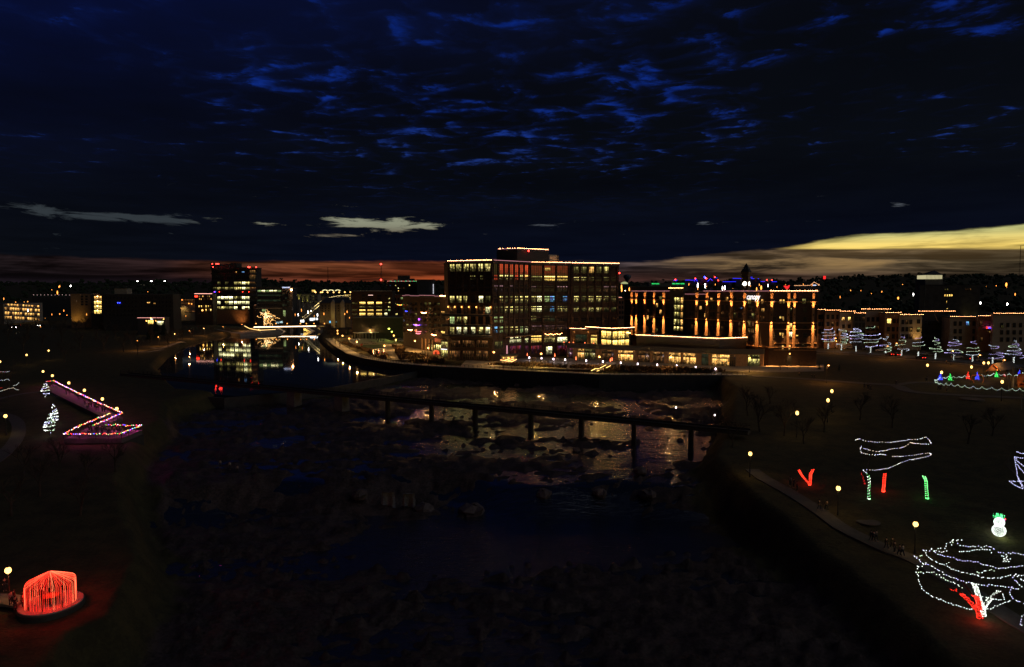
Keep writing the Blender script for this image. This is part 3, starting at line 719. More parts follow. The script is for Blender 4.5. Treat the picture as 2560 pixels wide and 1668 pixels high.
def facerot(f):
    return (math.pi/2, 0, math.atan2(f.n.x, -f.n.y))
a = FH.sz(*z4(1540, 535)); b = FH.sz(*z4(1690, 535)); 
def ftext(f, body, u0, v0, u1, v1, m, parent, shear=0, bev=0, name='sign_lettering', out=.6):
    """lettering fitted to the photo rectangle on the facade"""
    s0 = f.sz(u0, v1)[0]; s1 = f.sz(u1, v1)[0]; z0_ = f.sz(u0, v1)[1]; z1_ = f.sz(u0, v0)[1]
    o = text(name, body, 1, f.w(0, 0, 0), facerot(f), m, parent, .04, shear, 'LEFT', bev)
    bpy.context.view_layer.update(); w, h_ = max(o.dimensions.x, .1), max(o.dimensions.y, .1)
    o.scale = ((s1-s0)/w, (z1_-z0_)/h_, 1)
    o.location = f.w(s0, z0_, out) - ORI.get(parent.name, Vector((0,0,0))); return o
ftext(FH, 'canopy', *z4(1537,503), *z4(1684,566), emit('script_sign_glow', (1,.93,.93), 1.5), ht, .35, .004)
f = FR; s0, zz = h_sz(FR, 1997, 1232); FR.box(MB(), s0-.9, s0+.9, -.2, 4.3, .02, .15).build('door', M_dark, ht)
mb = MB(); mb.ball(FR.w(s0, 5.0, .5), .28, 8); mb.build('door_lamp', E_lamp, ht)
FR.box(MB(), s0-.5, s0+.5, 5.3, 5.4, .02, .9).build('lamp_hood', M_dark, ht)
spotl('door_light', FR.w(s0, 4.6, .7), FR.w(s0, 0, 1.8), 500, (1, .52, .16), 140)
# roof plant boxes
for (x0,y0,x1) in ((700,462,830),(1100,470,1135)):
    pass
# ------------------------------------------------------------------ low restaurant pavilion with terrace
PA, PB_, PC = (24.5, 303.5), (86.8, 271), (101, 272.5)
pv = thing('restaurant_pavilion', 'low restaurant pavilion with lit shopfronts, a roof terrace and bright eave lights', 'building', (60, 290, 0))
prism('wall', [PA, PB_, PC, (100.0, 284), (40, 318), (29, 312)], -.4, 5.0, M_brickT, pv)
FP, FQ = Face(PA, PB_), Face(PB_, PC)
for f in (FP, FQ): f.box(MB(), 0, f.L, 4.9, 6.9, -.25, .35).build('parapet', M_char, pv)
def shop(f, parent, x0, y0, x1, y1, m, nx, nz, conv): f.uwin(parent, *conv(x0,y0), *conv(x1,y1), m, nx, nz)
r2 = Zc(1400, 800, .13445)
for (x0,y0,x1,y1,m,nx) in ((160,545,235,700,PUR,3),(330,555,450,700,AMB,4),(460,565,655,722,OFD,6),(780,575,990,735,AMD,6),(1085,590,1360,775,AMB,7),(1455,612,1665,800,AMD,6),(1730,622,1930,808,AMD,6),(2025,640,2245,830,AMB,6)):
    s0 = FP.sz(*r2(x0,700))[0]; s1 = FP.sz(*r2(x1,700))[0]
    FP.win(pv, s0, s1, .15, 3.0, m, nx, 1); FP.win(pv, s0, s1, 3.15, 4.6, m, nx, 1)
for (x0,x1,m,nx) in ((830,970,AMB,4),(1032,1105,GRD,3),(1145,1362,AMB,7),(1405,1465,AMD,3)):
    s0 = h_sz(FP, x0, 1250)[0]; s1 = h_sz(FP, x1, 1250)[0]; FP.win(pv, s0, min(s1, FP.L-.1), .15, 3.0, m, nx, 1); FP.win(pv, s0, min(s1, FP.L-.1), 3.15, 4.6, m, nx, 1)
s0 = h_sz(FQ, 1540, 1250)[0]; s1 = h_sz(FQ, 1668, 1250)[0]; FQ.win(pv, s0, s1, .15, 3.0, OFF, 5, 1); FQ.win(pv, s0, s1, 3.15, 4.6, OFD, 5, 1)
for x, y in ((40,490),(700,525),(1660,580)):
    s0, zz = FP.sz(*r2(x, y)); FP.box(MB(), s0-.3, s0+.3, 5.4, 6.3, .36, .5).build('parapet_lamp', M_dark, pv)
    spotl('parapet_light', FP.w(s0, 6.6, 1.1), FP.w(s0, 5.2, .3), 60, (1, .62, .12), 100)
s0, zz = h_sz(FP, 1105, 1160); FP.box(MB(), s0-.3, s0+.3, 5.6, 6.4, .36, .5).build('parapet_lamp', M_dark, pv); spotl('parapet_light', FP.w(s0, 6.6, 1.1), FP.w(s0, 5.2, .3), 60, (1, .62, .12), 100)
# upper glass corner room and its roof
UA, UB_, UC = tuple(D(1499, 850, 306)[:2]), tuple(D(1531, 850, 297.5)[:2]), tuple(D(1577, 850, 304)[:2])
UW = tuple(D(1426, 850, 313)[:2]); UX = tuple(D(1497, 850, 309)[:2])
prism('upper_room', back([UA, UB_, UC], 9), 5.0, 13.2, M_char, pv)
prism('upper_wing', back([UW, UX], 8), 5.0, 12.4, M_brickT, pv)
e = [D(1465, 816.5, 309), D(1531, 820, 294.5), D(1586, 818, 304)]
zr_ = 13.9
for a, b in ((0,1),(1,2)):
    f = Face(e[a][:2], e[b][:2]); f.box(MB(), 0, f.L, 13.0, 13.9, -3, .1).build('eave', M_dark, pv)
    bulbs('roof_light', [f.w(0, 13.95, .2), f.w(f.L, 13.95, .2)], .42, .11, E_warm, pv); ledline(f, pv, 0, f.L, 13.8, E_warmL, .15, .16)
f = Face(UW, UX); f.box(MB(), -.3, f.L, 12.4, 12.9, -1, .5).build('eave', M_dark, pv); bulbs('roof_light', [f.w(0, 13.0, .6), f.w(f.L-1, 13.0, .6)], .42, .11, E_warm, pv); ledline(f, pv, 0, f.L-1, 12.85, E_warmL, .55, .16)
for x, pw in ((265, 260), (518, 420)):
    s0, zz = f.sz(*r2(x, 300)); f.box(MB(), s0-.4, s0+.4, 5, 12.3, 0, .3).build('pier', M_brickT, pv)
    spotl('up_light', f.w(s0, zz+.3, .9), f.w(s0, zz+4, .4), pw, (1, .5, .15), 50); spotl('down_light', f.w(s0, zz-.3, .9), f.w(s0, zz-4, .4), pw, (1, .5, .15), 50)
f.uwin(pv, *r2(290,270), *r2(500,430), GRD, 4, 3); f.uwin(pv, *r2(580,282), *r2(690,312), YEL, 4, 1); f.uwin(pv, *r2(575,335), *r2(690,460), YEL, 4, 2)
for (x0, x1, ff) in ((775,860,0),(868,955,0),(978,1065,1),(1083,1198,1),(1215,1280,1)):
    f = Face(UA, UB_) if not ff else Face(UB_, UC)
    s0 = max(f.sz(*r2(x0,300))[0], .1); s1 = min(f.sz(*r2(x1,300))[0], f.L-.1)
    f.win(pv, s0, s1, 9.2, 12.4, YEL, 3, 3); f.win(pv, s0, s1, 5.2, 8.6, YEL, 3, 2)
# upper hall with the long eave string
KA, KB, KC = tuple(D(1591, 850, 298)[:2]), tuple(D(1798, 850, 275.2)[:2]), tuple(D(1866, 850, 282)[:2])
prism('upper_hall', [KA, KB, KC, (96.5, 286), (62, 314)], 5.0, 10.6, M_char, pv, M_roof)
for a, b in ((KA,KB),(KB,KC)):
    f = Face(a, b); bulbs('roof_light', [f.w(0, 11.0, .5), f.w(f.L, 11.0, .5)], .42, .11, E_warm, pv); ledline(f, pv, 0, f.L, 10.85, E_warmL, .45, .15)
f = Face((KA[0]-3.5, KA[1]+5), KA); bulbs('roof_light', [f.w(0, 11.6, .5), f.w(3.2, 11.6, .5)], .42, .11, E_warm, pv)
f = Face(KA, KB)
for x, c in ((455,(.05,1,.12)),(555,(.05,1,.12)),(360,(1,.04,.02)),(410,(1,.12,.02)),(508,(1,.1,.02))):
    s0 = h_sz(f, x, 1060)[0]; spotl('wall_washer', f.w(s0, 7.0, .45), f.w(s0, 10, .1), 260 if c[1] == 1 else 90, c, 40)
# ------------------------------------------------------------------ office tower
ta, tb, tc_ = tuple(D(531, 760, 640)[:2]), tuple(D(624, 760, 630)[:2]), tuple(D(641, 760, 636)[:2])
tw = thing('office_tower', 'narrow eleven storey office tower with greenish lit floors and red roof beacons', 'building', (-265, 640, 0))
prism('wall', back([ta, tb, tc_], 28), -.5, 52, M_char, tw)
f = Face(ta, tb); fc = Face(tb, tc_); y4 = Zc(500, 640, .13445)
def zz_(y): return f.sz(575, 640 + y*.13445)[1]
f.box(MB(), 0, f.L, -.5, zz_(1005), 0, 1.0).build('base', M_brickT, tw)
for yb in (545, 640, 735, 825, 915, 1000, 470, 330, 235):
    z = zz_(yb); f.box(MB(), -.2, f.L+.05, z-.5, z+.5, 0, .9).build('floor_band', M_char, tw)
    fc.box(MB(), .06, fc.L+1.4, z-.6, z+.6, 0, 1.6).build('balcony', M_char, tw)
for (y0, y1, ms) in ((480,545,[_,OFD,_,OFD,_,OFF,OFF,OFB]),(580,637,[OFD,OFF,OFD,OFF,OFD,OFF,OFF,OFB]),(650,700,[_,_,_,_,_,_,_,_]),(752,812,[GRD,OFB,OFB,OFB,OFB,OFF,OFD,OFB]),(842,905,[GRD,OFB,_,OFF,OFB,OFB,OFB,OFB]),(940,1000,[OFF,OFF,OFF,OFD,OFF,OFB,_,OFB]),
                    (265,325,_),(350,440,_)):
    for i, (x0, x1) in enumerate(((245,320),(325,385),(392,462),(465,535),(538,615),(632,700),(705,775),(780,850))):
        m = ms[i] if isinstance(ms, list) else ms; f.uwin(tw, *y4(x0,y0), *y4(x1-3,y1), m, 2, 1, fw=.25)
    m = OFB if y0 in (752, 842, 940) else OFF if y0 in (480, 580) else _; f.uwin(tw, *y4(853,y0), *y4(922,y1), m, 2, 1, fw=.25)
    fc.win(tw, .4, fc.L-.3, zz_(y1), zz_(y0), AMD if y0 < 640 else _, 3, 1, fw=.2)
f.uwin(tw, *y4(783,290), *y4(828,315), TVB, 1, 1, out=.3); f.uwin(tw, *y4(670,290), *y4(688,315), AMB, 1, 1, out=.3)
for x, c in ((288, E_b), (272, emit('violet_bulb_glow', (.45,.05,1), 5)), (365, E_r), (915, E_r), (800, E_r)):
    s0, z = f.sz(*y4(x, 668)); MB().octa(f.w(s0, z, .5), .5).build('coloured_light', c, tw)
for (x0,x1,y) in ((210,357,150),(448,565,150),(582,697,130),(370,450,185)):
    a, b = D(*y4(x0,y), 636), D(*y4(x1,y), 636); MB().obox((a.x, 634, 50), (b.x-a.x, 0, 0), (0, 12, 0), (0, 0, a.z-50)).build('roof_plant', M_char, tw)
a, b = D(*y4(860,215), 628), D(*y4(1050,215), 628); MB().obox((a.x, 627, 50.5), (b.x-a.x, 0, 0), (0, 14, 0), (0, 0, a.z-50.5)).build('roof_slab', M_char, tw)
mb = MB()
for x, y, r in ((228,148,.9),(300,148,.9),(325,148,.9),(345,150,.8),(243,206,.9),(905,208,1.1),(925,210,.9),(890,207,.7),(1043,208,1.0)): mb.octa(D(*y4(x,y), 626), r*.65)
mb.build('red_beacon', E_red, tw, kind='stuff')
for x in (995,1012,1028): 
    s0 = fc.sz(*y4(x,1100))[0]; fc.box(MB(), s0-.3, s0+.3, 0, 17.5, .05, .9).build('pier', M_brickT, tw); spotl('down_light', fc.w(s0, 18.3, 1.8), fc.w(s0, 8, .6), 900, (1,.42,.18), 40)
spotl('up_light', Vector((ta[0]-1.2, ta[1]-1.5, 6)), Vector((ta[0], ta[1], 24)), 2600, (1,.6,.15), 50)
for x in (860,885,910):
    s0 = f.sz(*y4(x,1150))[0]; f.box(MB(), s0-.5, s0+.5, 0, 15, 1.0, 1.5).build('fin', M_brickT, tw)
spotl('base_light', f.w(f.L-8, .8, 9), f.w(f.L-8, 9, 0), 2500, (1,.42,.12), 110)
# ------------------------------------------------------------------ helpers for the ground
def GH(u, v, h):
    """where the ray through a photo pixel is h metres above the smooth ground"""
    d = rdir(u, v); s = np.geomspace(30, 3000, 1800); z = ZC + d[2]*s/d[1]; hh = hb(d[0]*s/d[1], s) + h
    k = int(np.argmax(z < hh)); k = k or len(s)-1
    return Vector((d[0]*s[k]/d[1], s[k], float(hh[k]-h)))
def ribbon(name, uvs, width, m, dz=.10, kind='structure', zfix=None, th=.3, flat=False):
    pts = [G(u, v) if zfix is None else P(u, v, zfix) for u, v in uvs]
    return ribbon_w(name, pts, width, m, dz, kind, zfix, th)
def ribbon_w(name, pts, width, m, dz=.10, kind='structure', zfix=None, th=.3):
    q = []
    for i in range(len(pts)-1):
        p0, p1, p2, p3 = pts[max(i-1,0)], pts[i], pts[i+1], pts[min(i+2, len(pts)-1)]
        n = max(2, int((p2-p1).length/2.5))
        for k in range(n):
            t = k/n; q.append(.5*((2*p1)+(p2-p0)*t+(2*p0-5*p1+4*p2-p3)*t*t+(3*p1-p0-3*p2+p3)*t**3))
    q.append(pts[-1]); mb = MB()
    for i, p in enumerate(q):
        d = (q[min(i+1, len(q)-1)] - q[max(i-1, 0)]); d.z = 0; d.normalize(); n = Vector((-d.y, d.x, 0))
        for s_ in (-1, 1):
            w = p + n*width/2*s_
            z = zfix if zfix is not None else max(float(ground_h(w.x, w.y)), float(ground_h(p.x, p.y)))
            mb.v += [(w.x, w.y, z+dz), (w.x, w.y, z+dz-th)]
    for i in range(len(q)-1):
        a = i*4; b = a+4
        mb.f += [(a, b, b+2, a+2)[::-1], (a+1, a+3, b+3, b+1)[::-1], (a, a+1, b+1, b), (a+2, b+2, b+3, a+3)]
    o = mb.build(name, m, None, kind=kind)
    bm_ = bmesh.new(); bm_.from_mesh(o.data); bmesh.ops.recalc_face_normals(bm_, faces=bm_.faces[:]); bm_.to_mesh(o.data); bm_.free(); return o
def slab(name, pts, z0, z1, m, kind='structure'):
    o = prism(name, [tuple(p)[:2] for p in pts], z0, z1, m, None); o['kind'] = kind; return o
# ------------------------------------------------------------------ promenade, retaining wall, plaza
PRO = [(814,847),(830,861.5),(848,873.5),(869,885.5),(903,896),(957,905.5),(1011,911.5),(1080,917),(1140,919.5),(1215,923),(1317,929),(1420,934),(1498,938),(1600,938.5),(1740,939),(1869,940)]
prow = [P(u, v, 0) for u, v in PRO]
wall = thing('retaining_wall', 'long concrete retaining wall below the riverside promenade', 'wall', tuple(prow[8]))
mb = MB(); mb2 = MB()
for a, b in zip(prow, prow[1:]):
    n = Vector((-(b-a).y, (b-a).x, 0)).normalized(); n = n if n.y > 0 else -n
    mb.obox(a + Vector((0,0,-6.5)), b-a, n*.5, (0,0,6.55)); mb2.obox(a + Vector((0,0,.05)) - n*.12, b-a, n*.7, (0,0,.22))
mb.build('wall_face', M_dwet, wall); mb2.build('coping', M_conc, wall)
inner = []
for i, p in enumerate(prow):
    d = prow[min(i+1, len(prow)-1)] - prow[max(i-1, 0)]; n = Vector((-d.y, d.x, 0)).normalized(); n = n if n.y > 0 else -n; inner.append(p + n*5.0)
mb = MB()
for i in range(len(prow)-1):
    a, b, c, d = prow[i], prow[i+1], inner[i+1], inner[i]; n = (d-a).normalized()
    k = len(mb.v); mb.v += [tuple(q) for q in (a+n*.5+Vector((0,0,.12)), b+n*.5+Vector((0,0,.12)), c+Vector((0,0,.12)), d+Vector((0,0,.12)))]; mb.f.append((k, k+1, k+2, k+3))
    mb.v += [tuple(q) for q in (d+Vector((0,0,.12)), c+Vector((0,0,.12)), c+Vector((0,0,-1.5)), d+Vector((0,0,-1.5)))]; mb.f.append((k+4, k+5, k+6, k+7))
prm = mb.build('promenade', M_conc, None, kind='structure')
# rail
fe = thing('promenade_railing', 'dark metal railing with slim posts along the riverside promenade', 'railing', tuple(prow[8]))
post = None; mb = MB(); tot = 0
for a, b in zip(prow[4:], prow[5:]):
    mb.beam(a + Vector((0,.1,1.3)), b + Vector((0,.1,1.3)), .09); mb.beam(a + Vector((0,.1,.75)), b + Vector((0,.1,.75)), .05); L = (b-a).length; n = max(1, int(L/1.75))
    for k in range(n):
        p = a + (b-a)*k/n + Vector((0,.1,.1))
        if post is None: post = MB().obox((-.06,-.06,0), (.12,0,0), (0,.12,0), (0,0,1.25)).build('post', M_steel, fe, local=True); post.location = p - ORI[fe.name]
        else: c = post.copy(); COL.objects.link(c); c.location = p - ORI[fe.name]
mb.build('rail', M_steel, fe)
# plaza in front of the buildings
pl = [P(1150,917,0), P(1300,919,0), P(1420,923,0), P(1560,922,0), P(1740,926,0), P(1830,928,0), P(1880,930,0), P(2060,926,0), P(2060,912,0)] + [Vector((x, y, 0)) for x, y in ((101,272.4),(86.9,270.9),(24.5,303.4),(10,309.4),(-8.3,289.9),(-20,295.4))]
slab('plaza_paving', pl, -.3, .10, M_pave)
sq = [G(880,868), G(950,880), G(1010,893), G(1080,905), G(1112,905), G(1105,880), G(1010,862), G(960,846), G(870,846)]
slab('square_paving', sq, -.3, .09, mat('square_paving', (.38,.33,.24), .85, .3, .5))
ribbon('footpath', [(985,858),(985,875),(992,890),(1002,902)], 7.0, M_pave, .14)
slab('lawn_terrace', [G(893,863), G(955,862), G(966,872), G(950,875), G(915,872)], -.2, .13, mat('green_turf', (.03,.09,.025), .95, .3, .6))
# plantings: clumps of dry ornamental grass
def clumps(name, label, uvs, n, r0, r1, m, cat='planting', zoff=0):
    poly = [tuple(G(u, v)[:2]) for u, v in uvs]; xs_ = [p[0] for p in poly]; ys_ = [p[1] for p in poly]; mb = MB(); k = 0; tries = 0
    while k < n and tries < n*40:
        tries += 1; x, y = rng.uniform(min(xs_), max(xs_)), rng.uniform(min(ys_), max(ys_))
        if float(poly_sd(np.array([x]), np.array([y]), poly)[0]) < 0: continue
        z = float(hb(x, y)) + .05 + zoff; r = rng.uniform(r0, r1)
        for j in range(7):
            a = rng.uniform(0, 6.28); l = r*rng.uniform(.6, 1.5); t = Vector((math.cos(a), math.sin(a), 0)); w_ = Vector((-t.y, t.x, 0))*r*.22
            b = Vector((x, y, z)); tip = b + t*r*rng.uniform(.3, .9) + Vector((0,0,l))
            i = len(mb.v); mb.v += [tuple(b-w_), tuple(b+w_), tuple(tip+w_*.9), tuple(tip-w_*.6)]; mb.f.append((i,i+1,i+2,i+3))
        k += 1
    o = mb.build(name, m, None, kind='stuff'); o['label'] = label; return o
clumps('ornamental_grass', 'dry ornamental grasses between plaza and promenade', [(1390,920),(1480,919),(1560,921),(1700,924),(1790,929),(1820,930),(1790,934),(1560,933),(1420,930)], 900, .5, 1.1, M_shrub)
clumps('ornamental_grass', 'dry grasses beside the kiosk', [(1220,915),(1300,912),(1370,915),(1400,921),(1330,923),(1225,918)], 350, .5, 1.0, M_shrub)
clumps('ornamental_grass', 'rust coloured planting between square and curved path', [(850,858),(880,868),(915,880),(935,893),(965,900),(968,890),(945,882),(905,872),(870,862)], 420, .5, 1.2, M_shrub)
clumps('ornamental_grass', 'rust coloured planting east of the wide path', [(988,883),(1010,885),(1060,893),(1110,905),(1110,914),(1040,909),(1000,902)], 620, .5, 1.3, M_shrub)
clumps('ornamental_grass', 'low planting strip beside the wide path', [(980,866),(1010,870),(1012,880),(990,880)], 150, .5, 1.2, M_shrub)
# weir between pond and falls
wl = thing('weir', 'low straight concrete weir holding back the still pond', 'weir', tuple(P(833,968,-2.3)))
wv = [P(385,982,-2.35), P(430,989,-2.35), P(560,995,-2.35), P(700,984,-2.35), P(833,969,-2.35), P(1080,921.5,-2.35)]
mb = MB()
for a, b in zip(wv, wv[1:]):
    n = Vector((-(b-a).y, (b-a).x, 0)).normalized(); mb.obox(a + Vector((0,0,-6)), b-a, n*.9, (0,0,6))
mb.build('weir_wall', M_dwet, wl)
# ------------------------------------------------------------------ dark foot bridge across the falls
br = thing('foot_bridge', 'long dark girder foot bridge crossing the falls on concrete piers', 'bridge', tuple(D(1580,1060,155)))
def bpt(u):   # deck centre line: photo top edge v = 944 + .0888 (u - 500), at deck level 1.4
    return P(u, 944 + .0888*(u-500), 1.4)
b0, b1 = bpt(300), bpt(1870); dv = (b1-b0).normalized(); bn = Vector((-dv.y, dv.x, 0))
MB().obox(b0 - bn*.1 + Vector((0,0,-2.0)), b1-b0, bn*3.4, (0,0,.55)).build('deck', M_dwet, br)
for s_ in (0, 3.1):
    mb = MB().obox(b0 + bn*s_ + Vector((0,0,-2.0)), b1-b0, bn*.25, (0,0,.9)); L = (b1-b0).length
    for z in (-.45, -.1): mb.beam(b0 + bn*(s_+.1) + Vector((0,0,z)), b1 + bn*(s_+.1) + Vector((0,0,z)), .07)
    mb.build('girder', mat('black_iron', (.012,.012,.012), .7), br)
    mb = MB()
    for k in range(int(L/2.2)): mb.beam(b0 + dv*k*2.2 + bn*(s_+.1) + Vector((0,0,-1.2)), b0 + dv*k*2.2 + bn*(s_+.1) + Vector((0,0,0)), .08)
    mb.build('railing', mat('black_iron', (.012,.012,.012), .7), br)
for u in (725, 844, 960, 1070, 1180, 1320, 1447, 1580, 1724):
    c = bpt(u) + bn*1.6; w_ = 3.0 if u < 900 else .85
    mb = MB(); zb = -8 if u > 900 else -7
    for (k0, k1) in (((w_*1.15, 3.4 if u < 900 else 1.3), (w_*.95, 3.0 if u < 900 else 1.1)),):
        i = len(mb.v)
        for (ww, dd), z in zip((k0, k1), (zb, -.55)):
            for a_, b_ in ((-1,-1),(1,-1),(1,1),(-1,1)): q = c + dv*ww/2*a_ + bn*dd/2*b_; mb.v.append((q.x, q.y, z))
        mb.f += [(i,i+1,i+5,i+4),(i+1,i+2,i+6,i+5),(i+2,i+3,i+7,i+6),(i+3,i,i+4,i+7),(i+4,i+5,i+6,i+7)]
    mb.build('pier', M_concD if u < 900 else mat('dark_wet_concrete', (.07,.065,.06), .8), br)
# ------------------------------------------------------------------ lit road bridge over the pond
y0 = 549; rb = thing('road_bridge', 'low concrete road bridge with a glowing edge line and lit raking piers', 'bridge', tuple(D(760,820,y0)))
ra, rc = D(634.5, 817.5, y0-4), D(812, 814.5, y0+6); rd = (rc-ra).normalized(); rn = Vector((-rd.y, rd.x, 0)); H = ra.z
MB().obox(ra + Vector((0,0,-1.1)), rc-ra, rn*14, (0,0,1.1)).build('deck', M_conc, rb)
mb = MB(); mb.obox(ra - rn*.35 + Vector((0,0,-.35)), rc-ra-(rd*7), rn*.3, (0,0,.42)); mb.build('led_strip', emit('bridge_led_line_glow', (1,.66,.38), 7), rb)
for u0 in (690, 759.5):
    a = D(u0, 817, y0-4); b = D(u0+16.5, 829, y0-5); z = -2.9
    mb = MB(); i = 0
    for (x0, x1, zt) in ((a.x-.5, a.x+1.3, H-1.1),(b.x-3.2, b.x+1.0, z)):
        for yy_ in (y0-3.7, y0+8): mb.v += [(x0, yy_, zt), (x1, yy_, zt)]
    # wedge shaped raking pier
    mb = MB(); x0, x1, xb = a.x-.4, a.x+5.6, a.x+6.8
    for yy_ in (y0-4.4, y0+8): mb.v += [(x0, yy_, H-1.1), (x0+1.6, yy_, H-1.1), (xb, yy_, z), (x0+.4 if u0 > 700 else x0+1.5, yy_, z+1.3)]
    mb.f = [(0,1,2,3)[::-1], (4,5,6,7), (0,4,5,1)[::-1], (1,5,6,2)[::-1], (2,6,7,3)[::-1], (3,7,4,0)[::-1]]
    o = mb.build('pier', mat('pale_concrete', (.55,.5,.4), .8, .15, .5), rb)
    bm_ = bmesh.new(); bm_.from_mesh(o.data); bmesh.ops.recalc_face_normals(bm_, faces=bm_.faces[:]); bm_.to_mesh(o.data); bm_.free()
    MB().obox((x0+9.5, y0+2, z-1), (2.2,0,0), (0,8,0), (0,0,H-z)).build('abutment', M_conc, rb)
    spotl('pier_light', Vector((a.x-4.5, y0-13, -1.8)), Vector((a.x+3, y0-4.4, -.2)), 16000, (1,.62,.14), 60)
spotl('bank_light', Vector((ra.x+2, y0-1, H-1.6)), Vector((ra.x+6, y0-1, -2)), 1500, (1,.62,.18), 150)
for u in (640, 690, 718, 751, 766, 785, 811):
    c = D(u, 812, y0+2); mb = MB(); mb.tube([(c.x, c.y, H), (c.x, c.y, H+2.2)], .12, 5); p_ = mb.build('lamp_post', M_steel, rb); MB().ball((c.x, c.y, H+2.4), .42, 8).build('lamp_globe', E_lampO, p_)
slab('river_bank_path', [P(545,827,-.6), P(600,822,-.6), P(640,819,-.6), P(690,822,-.6), P(703,829,-.6), P(690,831,-.6), P(600,835,-.6)], -3, -.7, M_conc)
mb = MB(); q = [P(u,v,-.3) for u,v in ((612,817.5),(624,824),(650,829),(690,826.5))]
ramp_ = thing('curved_ramp', 'curved lit ramp sweeping under the road bridge', 'ramp', tuple(q[1]))
for a,b in zip(q, q[1:]): mb.beam(a+Vector((0,0,.4)), b+Vector((0,0,.4)), 1.0, .8)
mb.build('ramp_wall', mat('pale_concrete'), ramp_); mb = MB()
for a,b in zip(q, q[1:]): mb.beam(a+Vector((0,-.7,.9)), b+Vector((0,-.7,.9)), .25, .35)
mb.build('led_strip', emit('ramp_led_glow', (1,.6,.2), 2.5), ramp_)
# ------------------------------------------------------------------ arch of lights behind (lattice arch)
ar = thing('arch_of_lights', 'tall lattice arch outlined in white lights rising behind the road bridge', 'arch', tuple(D(765,792,600)))
path = [(757,796),(770,786),(785,771),(800,758),(818,749),(835,744.5),(850,742.5),(868,742),(888,745),(905,753)]
L1 = [D(u, v-3, 600+max(u-800,0)*1.2) for u, v in path]; L2 = [D(u+2, v+3, 599+max(u-800,0)*1.2) for u, v in path]
MB().tube(L1, .35, 5).tube(L2, .35, 5).build('chord', M_white, ar)
mb = MB()
for i in range(len(path)-1):
    for k in range(3):
        t = k/3; a = L1[i].lerp(L1[i+1], t); b = L2[i].lerp(L2[i+1], t); c = L1[i].lerp(L1[i+1], t+.33); mb.beam(a, b, .22); mb.beam(b, c, .22)
mb.build('lattice', M_white, ar); bulbs('string_light', L1[:8], 1.1, .40, emit('arch_bulb_glow', (1,.72,.26), 4.5), ar); bulbs('string_light', L2[:8], 1.1, .40, MAT['arch_bulb_glow'], ar)
# ------------------------------------------------------------------ far wooded skyline, with trees one cannot tell apart
mb = MB(); su, sv = SKU, SKV
for k in range(1500):
    u = rng.uniform(-500, 3000); y = rng.uniform(1900, 2500); vt = np.interp(u, su, sv) + rng.normal(0, 1.6) + rng.random()**6*-9 + 2
    p = D(u, vt, y); z0 = float(hb(p.x, p.y)); hgt = max(p.z - z0, 6); w_ = rng.uniform(6, 15)
    mb.tube([(p.x, p.y, z0-1), (p.x, p.y, p.z-3)], [.6, .25], 3, False)
    for j in range(5):
        c = Vector((p.x + rng.normal(0, w_*.35), p.y + rng.normal(0, 4), p.z - w_*.45 - rng.random()*w_*.6)); r_ = w_*rng.uniform(.28, .5)
        i = len(mb.v)
        for a_ in range(6): q = a_*math.pi/3; rr = r_*rng.uniform(.7, 1.15); mb.v.append((c.x+rr*math.cos(q), c.y, c.z+rr*.8*math.sin(q)))
        mb.v += [(c.x, c.y-r_*.8, c.z), (c.x, c.y+r_*.8, c.z)]
        for a_ in range(6): mb.f += [(i+a_, i+(a_+1) % 6, i+6), (i+(a_+1) % 6, i+a_, i+7)]
o = mb.build('far_woods', M_green, None, kind='stuff'); o['label'] = 'dark wooded skyline beyond the city'
# lower woods and gardens between far houses
mb = MB()
for k in range(2200):
    u = rng.uniform(-300, 2900); y = rng.uniform(820, 1900)
    p = D(u, 728, y); z0 = float(hb(p.x, p.y)); w_ = rng.uniform(5, 10); hh_ = rng.uniform(8, 14)
    for j in range(4):
        c = Vector((p.x + rng.normal(0, w_*.4), p.y + rng.normal(0, 3), z0 + hh_*rng.uniform(.4, .85))); r_ = w_*rng.uniform(.35, .6); i = len(mb.v)
        for a_ in range(5): q = a_*math.pi*.4; mb.v.append((c.x+r_*math.cos(q)*rng.uniform(.7,1.1), c.y+r_*.3*rng.normal(), c.z+r_*.8*math.sin(q)))
        mb.v += [(c.x, c.y-r_*.8, c.z), (c.x, c.y+r_*.8, c.z)]
        for a_ in range(5): mb.f += [(i+a_, i+(a_+1) % 5, i+5), (i+(a_+1) % 5, i+a_, i+6)]
o = mb.build('city_woods', M_green, None, kind='stuff'); o['label'] = 'dark gardens and street trees between the far houses'
